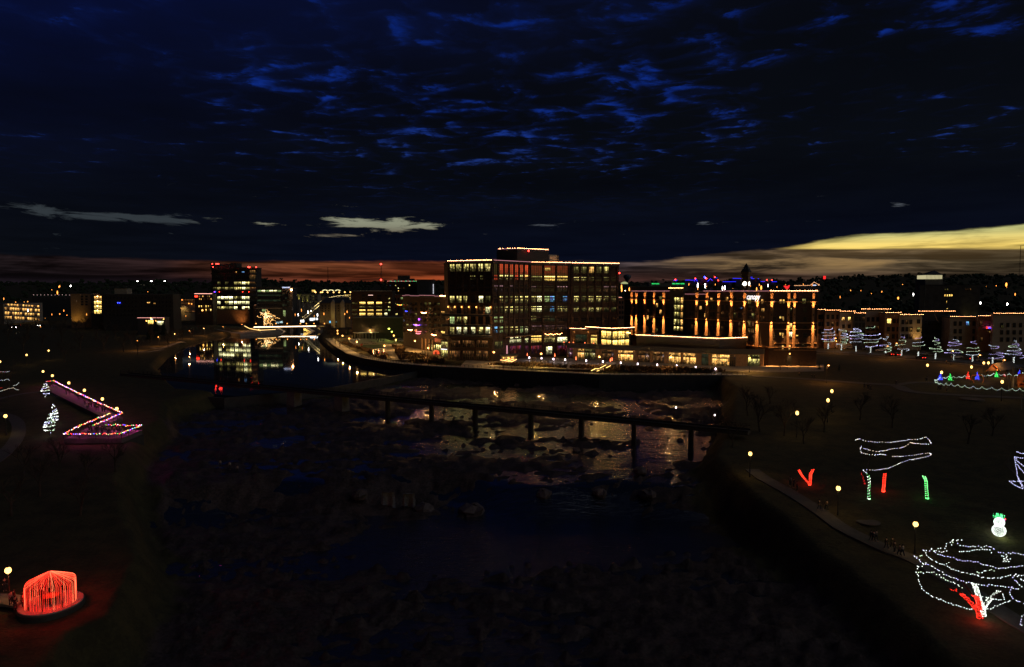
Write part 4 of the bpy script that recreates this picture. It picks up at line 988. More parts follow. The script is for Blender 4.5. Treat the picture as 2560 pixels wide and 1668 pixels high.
# ------------------------------------------------------------------ buildings of the town, each on its own ground
def bg(name, label, u0, u1, vt, y, depth=18, m=None, cat='building', zb=None, y1=None, vb=None):
    """block whose front spans the photo columns u0..u1 at distances y..y1, roof at row vt"""
    y1 = y1 or y; a, b = D(u0, vt, y), D(u1, vt, y1); zt = D((u0+u1)/2, vt, (y+y1)/2).z
    zb = float(hb((a.x+b.x)/2, (y+y1)/2)) if zb is None else zb
    t = thing(name, label, cat, ((a.x+b.x)/2, (y+y1)/2, zb))
    prism('wall', back([(a.x, a.y), (b.x, b.y)], depth), zb-1, zt, m or M_char, t, M_roof)
    f = Face((a.x, a.y), (b.x, b.y)); f.zt = zt; f.zb = zb; return t, f
def grid_w(t, f, u0, u1, v0, v1, nx, ny, m, fx=.6, fz=.6, seed=1, probs=None, bars=(1,1), fw=.2, bb=True):
    r = random.Random(seed)
    for j in range(ny):
        for i in range(nx):
            a = u0 + (u1-u0)*(i+.5-fx/2)/nx; b = u0 + (u1-u0)*(i+.5+fx/2)/nx
            c = v0 + (v1-v0)*(j+.5-fz/2)/ny; d = v0 + (v1-v0)*(j+.5+fz/2)/ny
            mm = m
            if probs:
                q = r.random(); mm = DARK
                for pm, pp in probs:
                    if q < pp: mm = pm; break
                    q -= pp
            f.uwin(t, a, c, b, d, mm, *bars, out=.1, fw=fw, bars=bb)
# parking ramp at the far east, amber decks seen through the trees
t, f = bg('parking_ramp', 'parking ramp with amber lit decks behind bare trees', 8, 106, 758, 620, 30, M_beige, y1=690)
for k, (va, vb_) in enumerate(((759,765),(768,776),(779,787),(790,798))):
    n = 14 if k else 12
    for i in range(n):
        u = 12 + (100-12)*i/n; s = .06*(u-8)
        f.uwin(t, u, va+s, u+4.6, vb_+s*.8, AMB if (i*7+k*3) % 5 else AMD, 1, 1, out=.1, fw=.25, bars=False)
t, f = bg('parking_deck', 'dim upper parking deck beyond the amber ramp', 80, 190, 742, 800, 30, M_char)
mb = MB(); 
for u in range(84, 188, 9): mb.octa(D(u, 737.5+rng.normal(0,.4), 798), .45)
mb.build('deck_light', emit('dim_pink_glow', (1,.6,.6), .8), t, kind='stuff')
t, f = bg('brick_block', 'brick block with floodlit tan side wall east of the dark apartments', 176, 226, 734, 560, 25, M_brickT)
spotl('wall_washer', f.w(4, 3, 5), f.w(3, 11, 0), 1700, (1,.62,.12), 90); spotl('wall_washer', f.w(9, 3, 5), f.w(9, 9, 0), 900, (1,.62,.12), 80)
grid_w(t, f, 200, 222, 738, 765, 2, 4, DARK, .5, .5)
t, f = bg('stair_tower_block', 'narrow block with four bright amber stair landings stacked', 226, 258, 735, 540, 20, M_char)
for k, v in enumerate((740.5, 752.5, 764, 775.5)):
    f.uwin(t, 235.5, v, 254.5, v+9.5, YEL if k else AMB, 3, 2, out=.1, fw=.3)
    mb = MB(); c = f.sz(245, v+.8); mb.octa(f.w(c[0], c[1], .8), .45); mb.build('landing_light', E_warm, t)
t, f = bg('dark_apartment_block', 'broad unlit apartment block with two amber windows and a pale east gable', 256, 432, 735.5, 520, 30, mat('dark_render', (.05,.045,.04), .9))
grid_w(t, f, 262, 345, 739, 792, 9, 5, DARK, .5, .5, bb=True); grid_w(t, f, 350, 430, 739, 792, 9, 5, DARK, .45, .5)
f.uwin(t, 368, 755.5, 375.5, 759, AMB, 2, 1, out=.15); f.uwin(t, 384, 757, 389, 760.5, AMB, 1, 1, out=.15)
for u in (295.5, 300.5): mb = MB(); c = f.sz(u, 757); mb.octa(f.w(c[0], c[1], .5), .45); mb.build('blue_light', E_b, t)
t, f = bg('roof_house', 'pale block standing above the dark apartment roof', 286, 317, 720.5, 620, 20, M_beige)
# lit pavilion by the river
t, f = bg('riverside_diner', 'small glass fronted diner with white lit gable sign and pink roof edge', 344, 411, 795, 470, 16, M_char)
ledline(f, t, 0, f.L, f.zt, emit('rose_led_glow', (1,.4,.35), 1.5), .3, .25)
f.uwin(t, 391, 803, 410, 813, OFB, 5, 2, out=.1); f.uwin(t, 370, 801, 384, 811, YEL, 4, 2, out=.1)
mb = MB()
for x, y in ((377,795.5),(366,802.5),(390,802),(409,798)): mb.octa(D(x, y, 468), .55)
mb.build('lamp', E_lamp, t, kind='stuff')
f.uwin(t, 376, 797, 383, 799, E_scr, 1, 1, out=.2)
# mid town east of the tower
t, f = bg('terraced_garage', 'stepped garage with yellow lit decks beside the string lit brewery', 446, 487, 748, 700, 25, M_conc)
f.uwin(t, 446, 749, 486, 753.5, AMD, 6, 1, out=.1); f.uwin(t, 446, 758, 486, 761, AMD, 6, 1, out=.1); f.uwin(t, 462, 778, 490, 781, AMD, 5, 1, out=.1)
spotl('deck_light', f.w(f.L*.3, 14, 4), f.w(f.L*.3, 10, 0), 1300, (1,.6,.15), 120)
mb = MB()
for x, y in ((448,773),(452,772),(472,759),(479,760),(443,787),(455,750)): mb.octa(D(x, y, 696), .7)
mb.build('street_light', E_lampO, t, kind='stuff')
t, f = bg('string_lit_brewery', 'brick building with a pink roof light line and red sign next to the tower', 486.5, 531, 734.8, 610, 20, M_brickD)
ledline(f, t, 0, f.L, f.zt, emit('rose_bright_glow', (1,.45,.35), 3), .3, .3); f.uwin(t, 487, 739.5, 495, 743, E_r, 1, 1, out=.3)
grid_w(t, f, 497, 530, 738, 752, 8, 2, AMD, .5, .6, 3, [(AMB,.4),(AMD,.4)]); grid_w(t, f, 495, 530, 762, 780, 6, 2, AMD, .5, .6, 4, [(YEL,.3),(AMD,.5)])
MB().ball(D(506, 776, 606), .7, 8).build('lamp', E_lamp, t)
# glass office with white roof sign
t, f = bg('glass_office', 'glass office with two glowing green floors and white rooftop lettering', 642, 706, 718, 600, 30, M_char)
for (va, vb_, m) in ((725.5,730.5,GRN),(749.5,754.5,GRD)): 
    for i in range(6): a = 644+i*10; f.uwin(t, a, va, a+9, vb_, OFB if (va < 730 and i in (1,3,4)) else m, 3, 1, out=.12, fw=.15)
for v in (737, 743, 761, 768): f.uwin(t, 644, v, 703, v+3.5, GRD if v == 737 else _, 12, 1, out=.12, fw=.15)
f.box(MB(), 0, f.L, f.sz(670,771)[1]-.3, f.sz(670,769.5)[1], 0, 2).build('eave', M_beige, t)
f.uwin(t, 655.5, 774, 665, 780, GRN, 3, 1, out=.15)
t, f = bg('glass_office_wing', 'dark glass wing with the white lettering on its roof edge', 705, 731, 719, 598, 30, M_char)
ftext(f, 'CHERAPA PLACE', 706, 717.2, 725.5, 720.3, E_signC, t, bev=.02)
grid_w(t, f, 706, 724, 724, 768, 3, 5, GRD, .8, .5, 2, [(GRD,.5)])
MB().ball(D(728.5, 725, 596), .9, 8).build('corner_light', E_warm, t); spotl('down_light', D(728.5,725,594), D(728.5,740,597), 1500, (1,.55,.2), 50)
f.uwin(t, 695.5 if False else 708, 776, 714, 792, GRN, 2, 3, out=.15)
# floodlit classical building, hotel with gables, ramp roof beyond
t, f = bg('floodlit_hall', 'pale hall with yellow floodlit pilasters left of the arch', 727, 795, 735, 700, 25, M_beige)
for u, k in ((729,.7),(736,1.1),(742,1.1),(748,1.1),(757,.8),(769,.9)):
    c = f.sz(u, 757)[0]; f.box(MB(), c-.6, c+.6, 0, f.zt-.5, 0, .5).build('pilaster', M_beige, t); spotl('up_light', f.w(c, f.sz(u,759 if u > 750 or u < 730 else 753)[1], 1.3), f.w(c, f.zt, .3), 1500*k, (.9,.9,.16), 40)
grid_w(t, f, 752, 794, 738, 760, 6, 3, DARK, .4, .5, 9, [(OFD,.2)])
t, f = bg('ramp_building', 'parking ramp with bright arched canopies on its roof deck', 780, 878, 741, 900, 30, M_concD)
for u in (811, 826, 843):
    c = [D(u-5.5+i*2.2, 727.5-2.4*math.sin(math.pi*i/5), 896) for i in range(6)]; mb = MB()
    for a, b in zip(c, c[1:]): mb.obox(a, b-a, (0,6,0), (0,0,.5))
    mb.build('arched_canopy', emit('canopy_glow', (1,.9,.45), 1.3), t)
mb = MB()
for x, y in ((789,731),(802,731),(806,730.5),(819,731),(834,731),(848,731),(862,730.5),(876,730.5),(787,729)): mb.octa(D(x, y, 894), 1.1)
mb.build('roof_light', E_gold, t, kind='stuff'); f.uwin(t, 779.5, 725, 788, 731, YEL, 1, 1, out=.2)
grid_w(t, f, 862, 878, 736, 750, 3, 4, YEL, .6, .5)
t, f = bg('gabled_inn', 'long inn with two small gables picked out by yellow floodlights', 798, 876, 757.5, 560, 14, mat('dim_stucco', (.16,.13,.10), .9))
a, b = f.w(0,f.zt,0), f.w(f.L,f.zt,0); mb = MB(); rg = D(846, 744, 567)
mb.v = [tuple(f.w(-.5,f.zt,.6)), tuple(f.w(f.L+.5,f.zt,.6)), (rg.x+8, rg.y, rg.z), (rg.x-10, rg.y, rg.z), tuple(f.w(-.5,f.zt,-14)), tuple(f.w(f.L+.5,f.zt,-14))]; mb.f = [(0,1,2,3),(5,4,3,2),(4,0,3),(1,5,2)]; mb.build('pitched_roof', M_char, t)
for u in (832.5, 856.5):
    c = f.sz(u, 757)[0]; mb = MB(); w_ = 1.7; z = f.zt
    q = [f.w(c-w_, 0, .8), f.w(c+w_, 0, .8), f.w(c+w_, z, .8), f.w(c, z+2.6, .8), f.w(c-w_, z, .8)]; q2 = [p - Vector((f.n.x, f.n.y, 0))*4 for p in q]
    mb.v = [tuple(p) for p in q+q2]; mb.f = [(0,1,2,3,4)] + [(i, (i+1) % 5, 5+(i+1) % 5, 5+i)[::-1] for i in range(5)]; mb.build('gable', M_beige, t)
    spotl('up_light', f.w(c, 4.5 if u < 840 else 6, 2.0), f.w(c, z+1, .8), 900 if u < 840 else 350, (1,.8,.15), 40)
grid_w(t, f, 802, 874, 762, 780, 9, 3, DARK, .3, .5, 8, [(AMD,.12)])
# brick office with yellow window rows
t, f = bg('brick_office', 'brick office with three columns of wide yellow windows', 878, 980, 728, 470, 25, M_brickD)
y5 = Zc(820, 680, .13025)
for r_, (a_, b_) in enumerate(((575,622),(662,690),(722,752),(787,838))):
    for c_, (x0, x1) in enumerate(((605,720),(760,876),(927,1037))): f.uwin(t, *y5(x0,a_), *y5(x1,b_), YEL if r_ != 1 else OFD, 4, 1, out=.12, fw=.15)
for (x0,y0_,x1,y1_,m) in ((1155,502,1188,535,OFF),(1155,577,1198,605,OFF),(1155,662,1198,692,OFF),(1155,722,1198,752,GRN),(1088,785,1137,835,OFB),(1165,785,1195,805,GRD),(1088,585,1130,605,AMD),(1088,722,1130,750,OFD),
        (650,440,705,475,DARK),(770,437,868,475,PNK),(945,437,1025,475,DARK),(1095,437,1140,475,DARK),(650,502,705,535,DARK),(770,502,868,535,DARK),(945,502,1025,535,DARK)): f.uwin(t, *y5(x0,y0_), *y5(x1,y1_), m, 3, 1, out=.12)
for x in (490,505,525,548,465): 
    for yy_ in (590,720,800): f.uwin(t, *y5(x,yy_), *y5(x+9,yy_+35), OFD, 1, 1, out=.12, bars=False)
f.uwin(t, *y5(775,441), *y5(865,452), emit('pink_white_glow', (1,.6,.5), 2.2), 4, 1, out=.2)
mb = MB(); f.box(mb, 0, f.L, f.zt, f.zt+.3, 0, .2); mb.build('roof_edge', M_white, t)
t, f = bg('long_brick_wing', 'plain brick wing behind the apartments with a few lit windows', 978, 1092, 736.5, 490, 25, M_brickR)
for (x0,y0_,x1,y1_,m) in ((1398,488,1440,528,GRN),(1290,595,1300,630,OFF),(1290,715,1300,745,OFD),(1298,800,1345,835,OFF),(1395,800,1402,830,OFD)): f.uwin(t, *y5(x0,y0_), *y5(x1,y1_), m, 2, 1, out=.12)
grid_w(t, f, 985, 1000, 742, 790, 2, 4, DARK, .5, .5)
t, f = bg('long_warehouse', 'low dark warehouse behind the riverside pergola', 882, 1012, 794, 430, 25, mat('black_siding', (.02,.018,.016), .9))
# dark slab with coloured roof line, vertical sign
t, f = bg('slab_hotel', 'dark slab building with a line of green and red bulbs along its roof', 969, 1050, 704, 800, 30, M_brickD)
bulbs('roof_light', [f.w(0, f.zt+.4, .3), f.w(f.L, f.zt+.4, .3)], 1.6, .42, [emit('dim_green_glow', (.15,.9,.3), 1.6), emit('dim_red_glow', (1,.25,.2), 1.6), emit('dim_white_glow', (.9,.9,.7), 1.3)], t)
for (x,y_,m) in ((1195,262,TVB),(1300,262,OFF),(1565,258,YEL),(1678,262,AMD),(1350,315,OFB),(1353,365,AMB),(1400,317,AMD),(1460,317,AMD),(1130,262,OFD)): f.uwin(t, *y5(x-9,y_-9), *y5(x+9,y_+9), m, 1, 1, out=.15)
for (u0,u1,v0) in ((995,1023,689),(1027,1035,696.5),(985,993,699)): a, b = D(u0,v0,806), D(u1,v0,806); MB().obox((a.x,803,f.zt), (b.x-a.x,0,0), (0,10,0), (0,0,a.z-f.zt)).build('roof_plant', M_char, t)
t, f = bg('blank_tower', 'blank walled tower with a white vertical sign on its edge', 1042, 1082, 699.5, 780, 25, M_char)
c = D(1083, 722, 779)
for k in range(8): p = D(1083.3, 711.5+k*3.1, 778); MB().box(p.x, p.y, p.z, .8, .3, .9).build('sign_letter', emit('vertical_sign_glow', (.8,.8,.9), 1.2), t)
# brick apartments with balconies between square and office block
t, f = bg('brick_apartments', 'brick apartments with party coloured balcony lights above the parked cars', 1007, 1117, 742, 372, 22, M_brickD, y1=322, vb=None)
q = [(1440,482,1495),(1495,465,1582),(1583,488,1762),(1762,472,2058),(2058,502,2160)]
for i, (x0, yy_, x1) in enumerate(q):
    s0 = f.sz(*y5(x0,yy_))[0]; s1, z = f.sz(*y5(x1,yy_)); ledline(f, t, s0, s1, f.zt+.35 + (.3 if i % 2 else 0), E_pinkL, .35, .14); f.box(MB(), s0, s1, f.zt-.4, f.zt+.3 + (.3 if i % 2 else 0), 0, .3).build('cornice', M_char, t)
s0 = f.sz(*y5(2165,505))[0]; bulbs('roof_light', [f.w(s0, f.zt+.6, .4), f.w(f.L-.2, f.zt+.6, .4)], .6, .16, E_warm, t)
r = random.Random(3)
for j, v in enumerate((756.5, 769.5, 783, 796.5, 810, 823.5)):
    for i, x in enumerate((1455,1530,1600,1690,1790,1880,1960,2060,2130)):
        u = 820 + x*.13025; q_ = r.random(); m = OFD if q_ < .16 else AMB if q_ < .22 else GRD if q_ < .34 else _
        f.uwin(t, u-2.6, v, u+2.6, v+7.5, m, 2, 1, out=.08)
    for i, x in enumerate((1640,1850,2010)):
        s0 = f.sz(820 + x*.13025, v)[0]; z = f.sz(820 + x*.13025, v+9)[1]; sl = f.box(MB(), s0-1.6, s0+1.6, z-.2, z, 0, 1.6).build('balcony', M_char, t); mb = MB(); f.box(mb, s0-1.6, s0+1.6, z+.95, z+1.05, 1.5, 1.6); f.box(mb, s0-1.6, s0-1.5, z, z+1, 1.5, 1.6); f.box(mb, s0+1.5, s0+1.6, z, z+1, 1.5, 1.6); mb.build('railing', M_steel, sl)
for (x0,y0_,x1,y1_,m) in ((2180,755,2250,790,AMB),(2180,1015,2250,1055,OFD),(2180,1140,2250,1182,YEL),(2100,600,2150,650,OFD),(1452,800,1478,850,AMD),(1455,915,1480,960,TVB),(2180,880,2250,920,_)): f.uwin(t, *y5(x0,y0_), *y5(x1,y1_), m, 2, 2, out=.12)
def garl(x0,y0_,x1,y1_,ms,sag=.2,n=6,rr=.16):
    s0, za = f.sz(*y5(x0,y0_)); s1, zb_ = f.sz(*y5(x1,y1_)); bulbs('garland', [f.w(s0+(s1-s0)*k/n, za+(zb_-za)*k/n - sag*math.sin(math.pi*k/n), 1.75) for k in range(n+1)], .42, rr, ms, t)
E_pk = emit('pink_bulb_glow', (1,.22,.3), 4); E_vi = emit('violet_glow', (.5,.08,1), 4)
garl(1590,1105,1680,1112,[E_pk,E_warm]); garl(1700,1010,1830,1018,[E_vi,E_b,E_pk]); garl(1745,1135,1850,1142,[E_pk,E_r]); garl(1750,1175,1835,1180,[E_pk]); garl(2050,1195,2140,1212,[E_pk,E_warm]); garl(1855,778,1950,780,[E_warm]); garl(1545,750,1580,753,[E_b]); garl(1385,625,1480,632,[E_r,E_g])
f.uwin(t, *y5(1750,890), *y5(1778,930), E_vi, 1, 1, out=.5); garl(1765,1015,1765,1045,[E_b])
for x in (1825,1895,1965,2035):
    s0 = f.sz(820+x*.13025, 860)[0]; f.box(MB(), s0-.4, s0+.4, 0, 6, .1, .7).build('pier', M_brickT, t); spotl('up_light', f.w(s0, .6, 1.4), f.w(s0, 5, .7), 260, (1,.45,.2), 60)
s0 = f.sz(1092, 840)[0]; f.box(MB(), s0, f.L, 5.4, 7.2, .1, 1.3).build('red_canopy', mat('red_awning', (.5,.05,.03), .6), t); spotl('canopy_light', f.w(s0+2.5, 4.6, 2.6), f.w(s0+2.5, 7, 1.3), 200, (1,.2,.1), 110)
for u0, u1 in ((1071,1077),(1079,1088),(1091,1103),(1104,1114)): f.uwin(t, u0, 862, u1, 878, OFF if u0 > 1078 else OFD, 3, 2, out=.1)
# glass vestibule and kiosk between apartments and office block
kv = thing('glass_vestibule', 'two storey lit glass vestibule at the corner of the brick office block', 'vestibule', tuple(P(1112,893,0)))
a, b = P(1102.5,893,0), P(1120,895,0); prism('core', [(a.x,a.y+.3),(b.x,b.y+.3),(b.x,b.y+5),(a.x,a.y+5)], 0, 7.6, M_char, kv, M_dark); f = Face(a[:2], b[:2])
f.win(kv, .1, f.L-.1, .2, 3.4, OFF, 4, 2); f.win(kv, .1, f.L-.1, 4.2, 7.2, OFF, 4, 2); ledline(f, kv, .8, f.L, 3.7, E_sign, .5, .2)
# road and yards beyond: gap between office block and hotel
t, f = bg('lit_facade_house', 'cream house with amber windows seen in the gap beside the hotel', 1552, 1580, 752, 460, 15, M_beige)
grid_w(t, f, 1554, 1578, 762, 812, 2, 4, AMB, .55, .6, 4, [(YEL,.45),(AMB,.3)]); spotl('yard_light', f.w(3, 8, 5), f.w(3, 5, 0), 900, (1,.55,.15), 140)
t, f = bg('peach_house', 'dim house with pink roof line between the office block and hotel', 1544, 1562, 744, 400, 12, M_brickT); ledline(f, t, 0, f.L*.6, f.zt, E_warmL, .3, .2); grid_w(t, f, 1546, 1560, 750, 800, 2, 4, _, .5, .5)
# ------------------------------------------------------------------ far landmarks
wt = thing('water_tower', 'bulbous water tower silhouetted against the afterglow', 'water tower', (D(1568,700,1500).x, 1500, 0)); c = D(1568, 698, 1500); zt = D(1568,686.5,1500).z; z0 = float(hb(c.x,1500))
MB().lathe((c.x,1500,0), [(2.5,z0),(1.8,z0+5),(1.6,zt-17),(4.5,zt-12),(8.6,zt-6),(8.2,zt-2),(4,zt),(.3,zt+.3)], 14).build('tank', mat('steel_blue_paint', (.08,.12,.2), .6), wt, smooth=True)
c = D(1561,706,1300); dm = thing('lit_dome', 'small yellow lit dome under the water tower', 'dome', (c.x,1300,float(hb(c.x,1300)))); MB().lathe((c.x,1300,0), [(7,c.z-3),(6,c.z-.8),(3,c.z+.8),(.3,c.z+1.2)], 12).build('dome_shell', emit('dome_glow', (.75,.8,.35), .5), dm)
ct = thing('clock_tower', 'dark courthouse tower with pointed roof and two bright clock faces', 'clock tower', (D(1865,700,760).x, 760, 0))
c = D(1865, 700, 760); zs = lambda v: D(1865, v, 760).z; wv_ = (1877.5-1852.5)/FPX*760*.74
th = R(6); 
def sqr(w, z): return [(c.x + w*math.cos(th+k*math.pi/2), 760 + w*math.sin(th+k*math.pi/2), z) for k in range(4)]
mb = MB(); lv = [(wv_*.62, 0), (wv_*.62, zs(692)), (wv_*.72, zs(688)), (wv_*.74, zs(682)), (wv_*.74, zs(680))]
for w_, z in lv: mb.v += sqr(w_, z)
for k in range(len(lv)-1):
    for j in range(4): mb.f.append((k*4+j, k*4+(j+1) % 4, k*4+4+(j+1) % 4, k*4+4+j))
mb.build('tower_shaft', M_brickT, ct)
mb = MB(); mb.v = sqr(wv_*.78, zs(680)) + [(c.x, 760, zs(657.5))]; mb.f = [(0,1,4),(1,2,4),(2,3,4),(3,0,4),(3,2,1,0)]; mb.build('spire', M_char, ct)
for k in (2, 3):
    a_ = th + k*math.pi/2 + math.pi/4; n_ = Vector((math.cos(a_), math.sin(a_), 0)); o_ = Vector((c.x, 760, zs(709.5))) + n_*(wv_*.62*.7071+.15); t_ = Vector((-n_.y, n_.x, 0)); mb = MB(); mb.v = [tuple(o_)] + [tuple(o_ + (t_*math.cos(q)+Vector((0,0,1))*math.sin(q))*2.3) for q in np.linspace(0, 2*math.pi, 17)[:-1]]
    mb.f = [(0, 1+j, 1+(j+1) % 16) for j in range(16)]; fc_ = mb.build('clock_face', E_clock, ct)
    mb = MB(); mb.beam(o_+n_*.1, o_+n_*.1+Vector((0,0,1.5)), .2); mb.beam(o_+n_*.1, o_+n_*.1+t_*1.0-Vector((0,0,.5)), .22); mb.build('clock_hand', M_dark, fc_)
lt = thing('lantern_tower', 'dark cathedral like block topped by a lit lantern under a pyramid roof', 'building', (D(2380,740,620).x, 620, 0))
q = [(2300,2355,700),(2355,2450,705)]
prism('wall', back([tuple(D(2300,700,620)[:2]), tuple(D(2452,700,600)[:2])], 30), -1, D(2380,712,610).z, M_concD, lt, M_roof)
f = Face(D(2300,700,620)[:2], D(2452,700,600)[:2])
a, b = D(2313,700,618), D(2357,700,618); prism('tower', [(a.x,a.y),(b.x,b.y),(b.x,b.y+15),(a.x,a.y+15)], 0, D(2335,698,618).z, M_concD, lt)
a, b = D(2315.5,697.5,617.5), D(2355.5,697.5,617.5); z0_, z1_ = a.z, D(2335,688,618).z; prism('lantern', [(a.x,a.y),(b.x,b.y),(b.x,b.y+14),(a.x,a.y+14)], z0_, z1_, emit('lantern_glow', (.85,.76,.42), .62), lt)
mb = MB()
for k in range(13): x = a.x + (b.x-a.x)*k/12; mb.box(x, a.y-.1, (z0_+z1_)/2, .12, .2, z1_-z0_)
mb.build('mullion', M_beige, lt); mb = MB(); ax = D(2336,676,625); mb.v = [(a.x-.8,a.y-.8,z1_),(b.x+.8,b.y-.8,z1_),(b.x+.8,b.y+15,z1_),(a.x-.8,a.y+15,z1_),(ax.x,625,ax.z)]; mb.f = [(0,1,4),(1,2,4),(2,3,4),(3,0,4),(3,2,1,0)]; mb.build('pyramid_roof', M_char, lt)
for (x0,y0_,x1,y1_) in ((1322,628,1337,645),(1345,628,1360,645),(1320,684,1335,706),(1343,684,1358,706),(1366,684,1381,706),(1389,684,1400,706),(1340,745,1347,768),(1342,818,1356,824)): f.uwin(lt, *z5(x0,y0_), *z5(x1,y1_), YEL if y0_ > 650 else OFD, 1, 1, out=.2, fw=.3)
for x in (1525,1545,1570): f.uwin(lt, *z5(x,628), *z5(x+10,646), AMD, 1, 1, out=.2)
for x in (1510,1545,1610): spotl('wall_washer', f.w(f.sz(*z5(x,870))[0], 2, 2), f.w(f.sz(*z5(x,870))[0], 10, 0), 500, (1,.8,.25), 40)
# hospital roofs outlined in blue
hs = thing('blue_lit_hospital', 'distant hospital roofs outlined in deep blue light', 'building', (D(1800,700,1700).x, 1700, float(hb(D(1800,700,1700).x, 1700))))
hz_ = Zc(1560, 640, .21849)
def seg(x0,y0_,x1,y1_): a, b = D(*hz_(x0,y0_),1690), D(*hz_(x1,y1_),1690); return a, b
for (x0,y0_,x1,w) in ((700,277,800,1),(1020,248,1075,1),(1245,257,1340,1),(1450,262,1590,1),(1040,295,1280,1),(1560,293,1750,1),(800,262,1010,0)):
    a, b = seg(x0,y0_,x1,y0_); z0_ = float(hb(a.x,1700)); MB().obox((a.x,1695,z0_-2), (b.x-a.x,0,0), (0,30,0), (0,0,a.z-z0_+2)).build('block', M_char, hs)
mb = MB()
for (p) in ((700,277,800,277),(803,292,822,262),(822,262,840,292),(955,293,990,260),(990,260,1012,283),(1245,257,1340,259),(1450,245,1470,243),(1455,258,1490,262),(1130,295,1280,295),(1565,293,1612,293),(1690,295,1748,295),(568,282,588,272),(590,290,612,275),(1045,252,1068,252),(1532,260,1542,262),(1360,257,1380,257)):
    a, b = seg(*p); mb.beam(a, b, 1.0, 1.1)
mb.build('blue_outline', E_blueL, hs, kind='stuff'); mb = MB()
for x, y_ in ((922,240),(928,248),): mb.octa(D(*hz_(x,y_),1680), 2.2)
mb.build('blue_beacon', E_b, hs); mb = MB()
for x, y_ in ((935,255),(943,260),(1038,242),(815,258),(1077,280),(1635,275),(1692,277),(588,270)): mb.octa(D(*hz_(x,y_),1680), 1.7)
mb.build('red_beacon', E_red, hs, kind='stuff')
t, f = bg('bank_building', 'low bank building with two green lit rooftop names', 1622, 1720, 707.5, 1000, 30, M_concD)
ftext(f, 'BANK & TRUST', *hz_(318,325), *hz_(402,313), E_signG, t, bev=.02); ftext(f, 'FIRST BANK & TRUST', *hz_(551,325), *hz_(692,312), E_signG, t, bev=.02)
t, f = bg('long_low_block', 'long low block beneath the green lit bank names', 1576, 1690, 716.5, 640, 22, M_brickD)
t, f = bg('gabled_depot', 'low depot with gable outlined in warm bulbs east of a red emblem', 1984, 2052, 716, 900, 20, M_char)
gz = Zc(1520, 620, .22689)
for pth in (((2055,415),(2230,413)),((2228,413),(2272,376)),((2272,376),(2320,404)),((2318,403),(2337,403)),((2318,411),(2335,411))):
    bulbs('roof_light', [D(*gz(*p),890) for p in pth], 1.2, .42, emit('small_warm_glow', (1,.48,.22), 2.2), t)
MB().beam(D(*gz(2257,411),889), D(*gz(2293,411),889), 1.0).build('sign', E_signC, t)
rg_ = thing('red_emblem', 'red neon bird shaped emblem above the hotel roof line', 'sign', tuple(D(1966,716,800)))
MB().tube([D(*gz(*p),800) for p in ((1938,420),(1950,425),(1962,432),(1970,443),(1980,443),(1986,432),(1990,420),(2002,412))], [.5,1.0,1.3,1.5,1.4,1.2,1.0,.4], 6).build('neon_tube', emit('red_neon_glow', (1,.02,.02), 1.2), rg_)
p = D(1966,728,800); MB().tube([(p.x,p.y,float(hb(p.x,p.y))), tuple(D(1968,721,800))], .4, 5).build('mast', M_steel, rg_)
rs_ = thing('red_sign', 'small red lit sign on the western horizon', 'sign', tuple(D(2061,693,1400))); a, b = D(2058.5,690,1400), D(2064,698,1400); MB().box((a.x+b.x)/2, 1400, (a.z+b.z)/2, b.x-a.x, 1, a.z-b.z).build('panel', MAT['red_neon_glow'], rs_); MB().tube([((a.x+b.x)/2,1401,float(hb(a.x,1400))),((a.x+b.x)/2,1401,b.z)], .5, 5).build('post', M_steel, rs_)
# masts
def mast(label, u, vt, y, reds, r=.5):
    p = D(u, vt, y); z0 = float(hb(p.x, y)); t = thing('radio_mast', label, 'radio mast', (p.x, y, z0)); mb = MB(); w0, w1 = r*3.2, r*.7
    for k in range(3):
        a = k*2.094; mb.beam((p.x+w0*math.cos(a), y+w0*math.sin(a), z0), (p.x+w1*math.cos(a), y+w1*math.sin(a), p.z), r*.42)
    mb.build('leg', M_dark, t); mb = MB(); n = 16
    for k in range(n):
        q0, q1 = k/n, (k+1)/n; wa, wb_ = w0+(w1-w0)*q0, w0+(w1-w0)*q1; za, zb_ = z0+(p.z-z0)*q0, z0+(p.z-z0)*q1; s = 1 if k % 2 else -1
        mb.beam((p.x-wa*s, y, za), (p.x+wb_*s, y, zb_), r*.3)
    mb.build('bracing', M_dark, t)
    for v in reds: q = D(u, v, y); MB().octa((q.x, y-2, q.z), r*2.2).build('beacon', E_red, t)
mast('lattice radio mast with two red beacons against the orange sky', 953, 660, 1400, (660.5, 700), .9)
mast('slim unlit radio mast left of the lattice mast', 819.5, 668, 1600, (), .7)
mast('tall thin mast at the western edge of the picture', 2552, 614, 1500, (), .55)
mast('short thin mast above the parking ramp', 50, 731, 700, (), .25)
# townhouses on the west side
def town(label, x0, y0_, x1, base, m, y, wins, m2=None, h2=None):
    u0, v0 = z5(x0,y0_); u1, _v = z5(x1,y0_); t, f = bg('townhouse_block', label, u0, u1, v0, y, 16, m); f.box(MB(), -.3, f.L+.3, f.zt-.1, f.zt+.3, 0, .7).build('cornice', M_dark, t)
    bulbs('roof_light', [f.w(-.2, f.zt+.45, .8), f.w(f.L+.2, f.zt+.45, .8)], .95, .09, E_warm, t); ledline(f, t, -.2, f.L+.2, f.zt+.28, emit('soft_warm_line_glow', (1,.42,.22), .8), .7, .12)
    for (a,b,c,d,mm) in wins: f.uwin(t, *z5(a,b), *z5(c,d), mm, 2, 2, out=.08, fw=.12)
    return t, f
def gw(x0, x1, n, ys, mm=None, r=random.Random(11)):
    o = []
    for yv in ys:
        for i in range(n): c = x0+(x1-x0)*(i+.5)/n; q_ = r.random(); o.append((c-13, yv, c+13, yv+42, mm or (AMD if q_ < .10 else _)))
    return o
Y = 352
